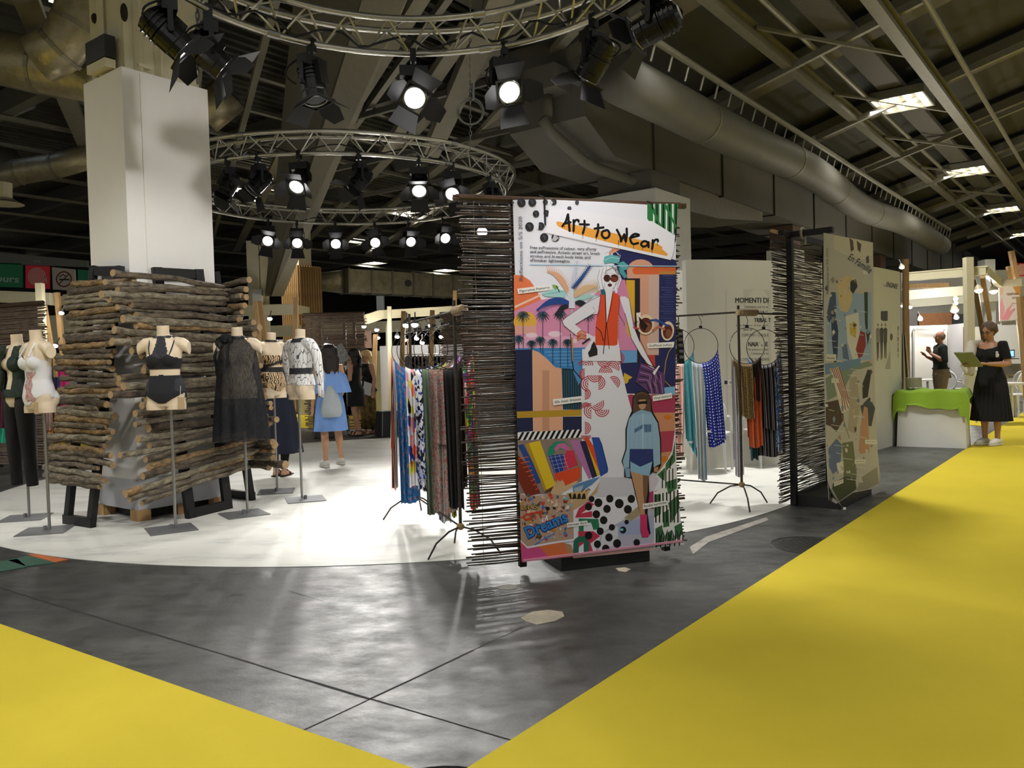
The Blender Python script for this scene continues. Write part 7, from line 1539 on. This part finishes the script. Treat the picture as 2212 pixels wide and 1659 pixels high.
# ------------------------------------------------------------------ far centre booths
def twig_curtain(label,x0,x1,y0,y1,d,d1=None,z0=.05,frame=True,pitch=.022):
    d1=d1 or d; a=dp(x0,y0,d);b=dp(x1,y0,d1); zt=(a.z+b.z)/2; L=(V3((b.x,b.y,0))-V3((a.x,a.y,0))).length; az=math.atan2(b.y-a.y,b.x-a.x)
    t=thing('twig_curtain',label,'screen',V3(((a.x+b.x)/2,(a.y+b.y)/2,0)),az); inv=None
    mb=MB(); q=random.Random(int(x0)); z=z0
    while z<zt:
        r=.0085; e=q.uniform(-.05,.05); mb.tube([(-L/2+e,q.uniform(-.01,.01),z),(0,q.uniform(-.01,.01),z+q.uniform(-.008,.008)),(L/2+q.uniform(-.05,.05),q.uniform(-.01,.01),z+q.uniform(-.01,.01))],r,4,cap=False); z+=pitch*q.uniform(.8,1.2)
    obj('twigs',mb,mat('curtain_twig','77675a',.6,var=.35,scale=25,stretch=(.3,1,1)),t,False,stuff=True)
    mb=MB(); mb.tube([(-L/2,-.02,zt),(L/2,-.02,zt)],.032,8); obj('top_roll',mb,M_twig[3],t,False)
    if frame:
        for f in (-.38,-.24,.16,.32): mb=MB(); mb.box((L*f,.05,zt/2),(.055,.05,zt)); obj('frame_post',mb,M_black,t,False)
        mb=MB(); mb.box((-.03*L,.05,zt-.1),(L*.75,.05,.06)); obj('frame_bar',mb,M_black,t,False)
    return t
twig_curtain('far twig curtain on dark posts behind the woman in blue',655,787,678,930,17.0,pitch=.021)
twig_curtain('far twig curtain behind the near end of the hoop rack',950,1080,676,900,15.0,frame=False,pitch=.021)
twig_curtain('twig curtain with sunlit gaps at the left edge behind the mannequins',-60,96,660,985,12.2,11.6,pitch=.0185)
beam_px('fascia_beam',490,672,19.5,640,668,19.5,.26,M_cr2,'cream booth beam behind the right end of the wide log screen')
beam_px('fascia_beam',640,668,19.5,665,672,21,.2,M_cr2,'end of the cream booth beam beside the slatted column')
beam_px('fascia_beam',790,690,18.5,820,680,18.8,.22,M_cr2,'short cream booth beam next to the far twig curtain')
beam_px('fascia_beam',818,680,18.8,1010,668,19.5,.2,M_cr2,'long cream booth beam behind the hoop rack')
beam_px('fascia_beam',700,712,22,960,700,22,.3,mat('white_fascia','b9b6a4'),'pale inner booth beam behind the hoops')
beam_px('fascia_beam',500,718,22,650,714,22,.3,mat('white_fascia','b9b6a4'),'pale inner booth beam behind the two standing mannequins')
for x0,y0,x1,y1,d,m,l in ((640,642,638,720,18,M_wood,'wooden pole ending above the cream beam by the slatted column'),(551,652,566,800,17.5,M_wood,'leaning wooden pole right of the wide log screen'),(561,650,577,760,17.8,M_wood,'second leaning wooden pole right of the wide log screen'),(841,662,842,745,18.5,M_cr2,'cream post above the far white wall'),(872,672,868,800,16.5,M_wood,'wooden pole left behind the hoops'),(934,670,931,800,16.5,M_wood,'wooden pole in the middle behind the hoops'),(983,628,982,690,18,M_wood,'wooden pole end rising above the beam near the twig mat'),(811,722,806,870,18,M_wood,'lit wooden pole beside the far white wall'),(884,732,884,790,19,M_wood,'thin lit pole inside the hoops'),(838,700,838,745,20,M_cr2,'pale post in the far booth')): pole(x0,y0,d,x1,y1,d,.045,l,m)
box_px('booth_wall',820,745,1000,1000,19.8,.08,mat('white_paint_b','d2d2d6'),'grey white partition wall behind the black stool','partition')
box_px('booth_wall',640,760,822,1000,23,.08,M_wall,'pale partition far behind the women','partition')
box_px('booth_wall',480,735,650,1000,24,.08,mat('white_paint_b','d2d2d6'),'pale partition far behind the two standing mannequins','partition')
box_px('poster',786,714,802,752,20.5,.02,mat('poster_pale','d9c4bc',.6,c2=srgb('c08a78'),scale=3),'pale pink poster beside the far twig curtain','poster')
box_px('orange_board',560,738,590,772,22,.05,mat('orange_board','a8643c',.7,var=.2,scale=4),'orange brown board behind the swirl swimsuit mannequin','board')
# black garments on a far rail
for i in range(11):
    x=880+8*i; q=random.Random(i); c=dp(x,768,18.6); mb=MB(); h=q.uniform(.55,.9); w_=.09
    mb.loft([[V3((c.x+w_*sx*k1,c.y+.02*sy,c.z-h*k2)) for sx,sy in ((-1,-1),(1,-1),(1,1),(-1,1))] for k1,k2 in ((.15,0),(.7,.06),(.8,.5),(1.0,1.0))]); solo('hanging_garment',mb,mat(('garment_black','garment_brown','garment_coal')[i%3],('0f0f11','3a231a','1c1a1a')[i%3],.85),['garment on the far rail behind the hoops, %s one'%k for k in ('leftmost brown black','second black','third coal','fourth','fifth','middle','seventh','eighth','ninth','tenth','rightmost')][i],'garment','dark garments on the far rail')
mb=MB(); mb.tube([dp(872,766,18.6),dp(968,764,18.6)],.015,6); solo('clothes_rail',mb,M_chrome,'rail of dark garments behind the hoops','rail')
# pale garments by the black dress woman
for i,(x,c_) in enumerate(((729,'c9c2b2'),(738,'a9a08e'),(747,'d6d2c8'),(757,'8f8a80'))):
    c=dp(x,790,16.4); mb=MB(); mb.loft([[V3((c.x+.09*sx*k1,c.y+.03*sy,c.z-1.0*k2)) for sx,sy in ((-1,-1),(1,-1),(1,1),(-1,1))] for k1,k2 in ((.2,0),(.8,.05),(.9,.5),(1,1))]); solo('hanging_garment',mb,fab('stripe_pale%d'%i,'stripe',[c_,'e4e0d8'],(6,1)) if False else mat('pale_garment%d'%i,c_,.85,var=.2,scale=20),['pale garment just right of the woman in blue','beige garment second right of the woman in blue','whitish garment touching the woman in the short black dress','grey garment behind the woman in the short black dress'][i],'garment')
mb=MB(); mb.box(dp(735,765,15.5),(.26,.01,.34),Matrix.Rotation(-.5,3,'Y')); solo('price_card',mb,mat('card_grey','9a9a98',.6,var=.5,scale=30),'tilted printed card between the dark haired women','card')
# black stool boxes
def stool(px,py,label,rz=.5):
    c=g0(px,py); t=thing('black_stool',label,'stool',c,rz); mb=MB(); mb.box((0,0,.24),(.40,.40,.46),None,.82); obj('box',mb,mat('stool_black','26272a',.5,var=.1),t,False)
    mb=MB(); mb.box((0,0,.475),(.31,.31,.012)); obj('top',mb,mat('stool_top','3a3a3c',.5),t,False)
    for s in (-1,1): mb=MB(); mb.beam((s*.2,-.2,0.01),(s*.164,-.164,.47),.012,.012); obj('edge_strip',mb,M_plate,t,False)
stool(838,941,'black tapered stool on the floor left of the hoop rack',.55); stool(700,945,'black tapered stool between the legs of the woman in blue',.3)
mb=MB(); a=gp(119,1036); b=dp(124,968,a.y+.25); mb.beam(a+V3((0,0,.02)),b,.16,.03); solo('black_board',mb,M_black,'black board leaning at the left of the narrow log screen','board')
# ------------------------------------------------------------------ left edge background
dS=21.0
def flat_sign(name,pts,m,label,cat='sign'):
    p=[dp(x,y,dS) for x,y in pts]; mb=MB(); mb.prism(p,(0,.05,0)); return solo(name,mb,m,label,cat),p
flat_sign('sign_lintel',[(-60,540),(190,563),(190,577),(-60,568)],mat('lintel_grey','7a7a72',.6),'grey lintel above the row of coloured safety signs','lintel')
g_,p=flat_sign('exit_sign',[(-50,566),(47,569),(48,621),(-50,618)],mat('sign_green','0f6a3c',.5,emit=.06),'green rescue sign with white lettering at the left edge')
n_=V3((0,-1,0)); pr=Print(lambda x,y:pp(x,y,p[0]+n_*.004,n_),n_); pr.text('Secours',-48,606,41,610,20,'b9d2c0',.03); obj('sign_print',pr.mb,M_print,g_)
hose_sign(55,573,106,622,dS,'red fire hose sign with a white coil left of the column')
g_,p=flat_sign('no_smoking_sign',[(112,577),(161,582),(163,628),(114,625)],mat('sign_cream','cfc8ba',.5),'cream no smoking sign between the fire hose sign and the log screen')
pr=Print(lambda x,y:pp(x,y,p[0]+n_*.004,n_),n_); pr.stroke([(138+16*math.cos(a),603+16*math.sin(a)) for a in [2*PI*i/24 for i in range(25)]],3,'8e3a2c',False); pr.stroke([(127,614),(149,592)],2.6,'8e3a2c'); pr.stroke([(128,604),(150,604)],3.2,'2a2420',False); pr.stroke([(128,598),(136,593),(142,597)],2,'2a2420'); obj('sign_print',pr.mb,M_print,g_)
flat_sign('exit_sign',[(168,582),(190,584),(191,628),(168,626)],mat('sign_green','0f6a3c'),'green sign strip peeping out beside the column')
pr=Print(lambda x,y:pp(x,y,dp(80,565,dS)+n_*.004,n_),n_)
pr.text('3112',72,566,87,567,6,'b9b9b2',.02); solo('sign_number',pr.mb,M_print,'small grey number on the lintel above the fire hose sign','number')
beam_px('fascia_beam',-40,639,14,112,646,13.4,.20,M_cr2,'cream booth beam at the left edge below the safety signs')
beam_px('fascia_beam',112,650,15,185,650,15,.17,M_cr2,'cream booth beam piece between the post and the log screen')
pole(86,612,12.8,92,745,12.8,.05,'cream post ending over the fire hose sign',M_cr2)
pole(97,660,13,110,740,13,.025,'thin lit lath behind the white swimsuit mannequin')
pole(123,632,13.2,134,745,13.2,.035,'wooden pole leaning left of the log screens')
box_px('booth_wall',96,680,240,740,17,.08,M_cr2,'cream booth board behind the leaning pole at the left','partition')
box_px('booth_wall',90,760,330,960,18,.08,M_wall,'pale booth wall behind the narrow log screen','partition')
CLOTH=[(-8,10,815,925,'maroon garment at the extreme left edge','5a2a3c'),(10,34,880,940,'plum garment behind the green jacket','4a2a48'),(-6,12,925,957,'turquoise cloth end at the left edge','3fc0a0'),(56,72,935,985,'pink dotted cloth between the black trouser legs','c03a70'),(56,66,880,935,'lavender cloth between the black trouser legs','b0a0d0'),(98,112,860,930,'pale pink patterned cloth behind the mannequin pole','c9a69c'),(100,124,890,945,'orange cloth hanging behind the mannequin pole','e8902a'),(114,128,815,915,'navy tartan cloth beside the hot pink one','3a3a6a'),(124,147,800,910,'hot pink scalloped cloth left of the log screen','ee3f8e')]
for i,(x0,x1,y0,y1,l,c_) in enumerate(CLOTH):
    d=10.9+.12*i
    def fn(s,v,x0=x0,x1=x1,y0=y0,y1=y1,d=d): p=dp(x0+(x1-x0)*s,y0+(y1-y0)*v,d); p.y+=.02*math.sin(s*14+v*2); return p
    mb=MB(); mb.grid(fn,14,8); solo('hanging_cloth',mb,mat('cloth_'+c_,c_,.85,var=.1,scale=20),l,'fabric',None,True)
t=thing('garment_rack','dark rod rack carrying the pink and orange cloths at the left','rack',dp(118,960,11.2)); mb=MB(); mb.tube([dp(112,775,11.2),dp(118,968,11.2)],.012,8); obj('post',mb,M_rod,t); mb=MB(); mb.tube([dp(-40,795,11.2),dp(112,778,11.2)],.01,8); obj('bar',mb,M_rod,t)
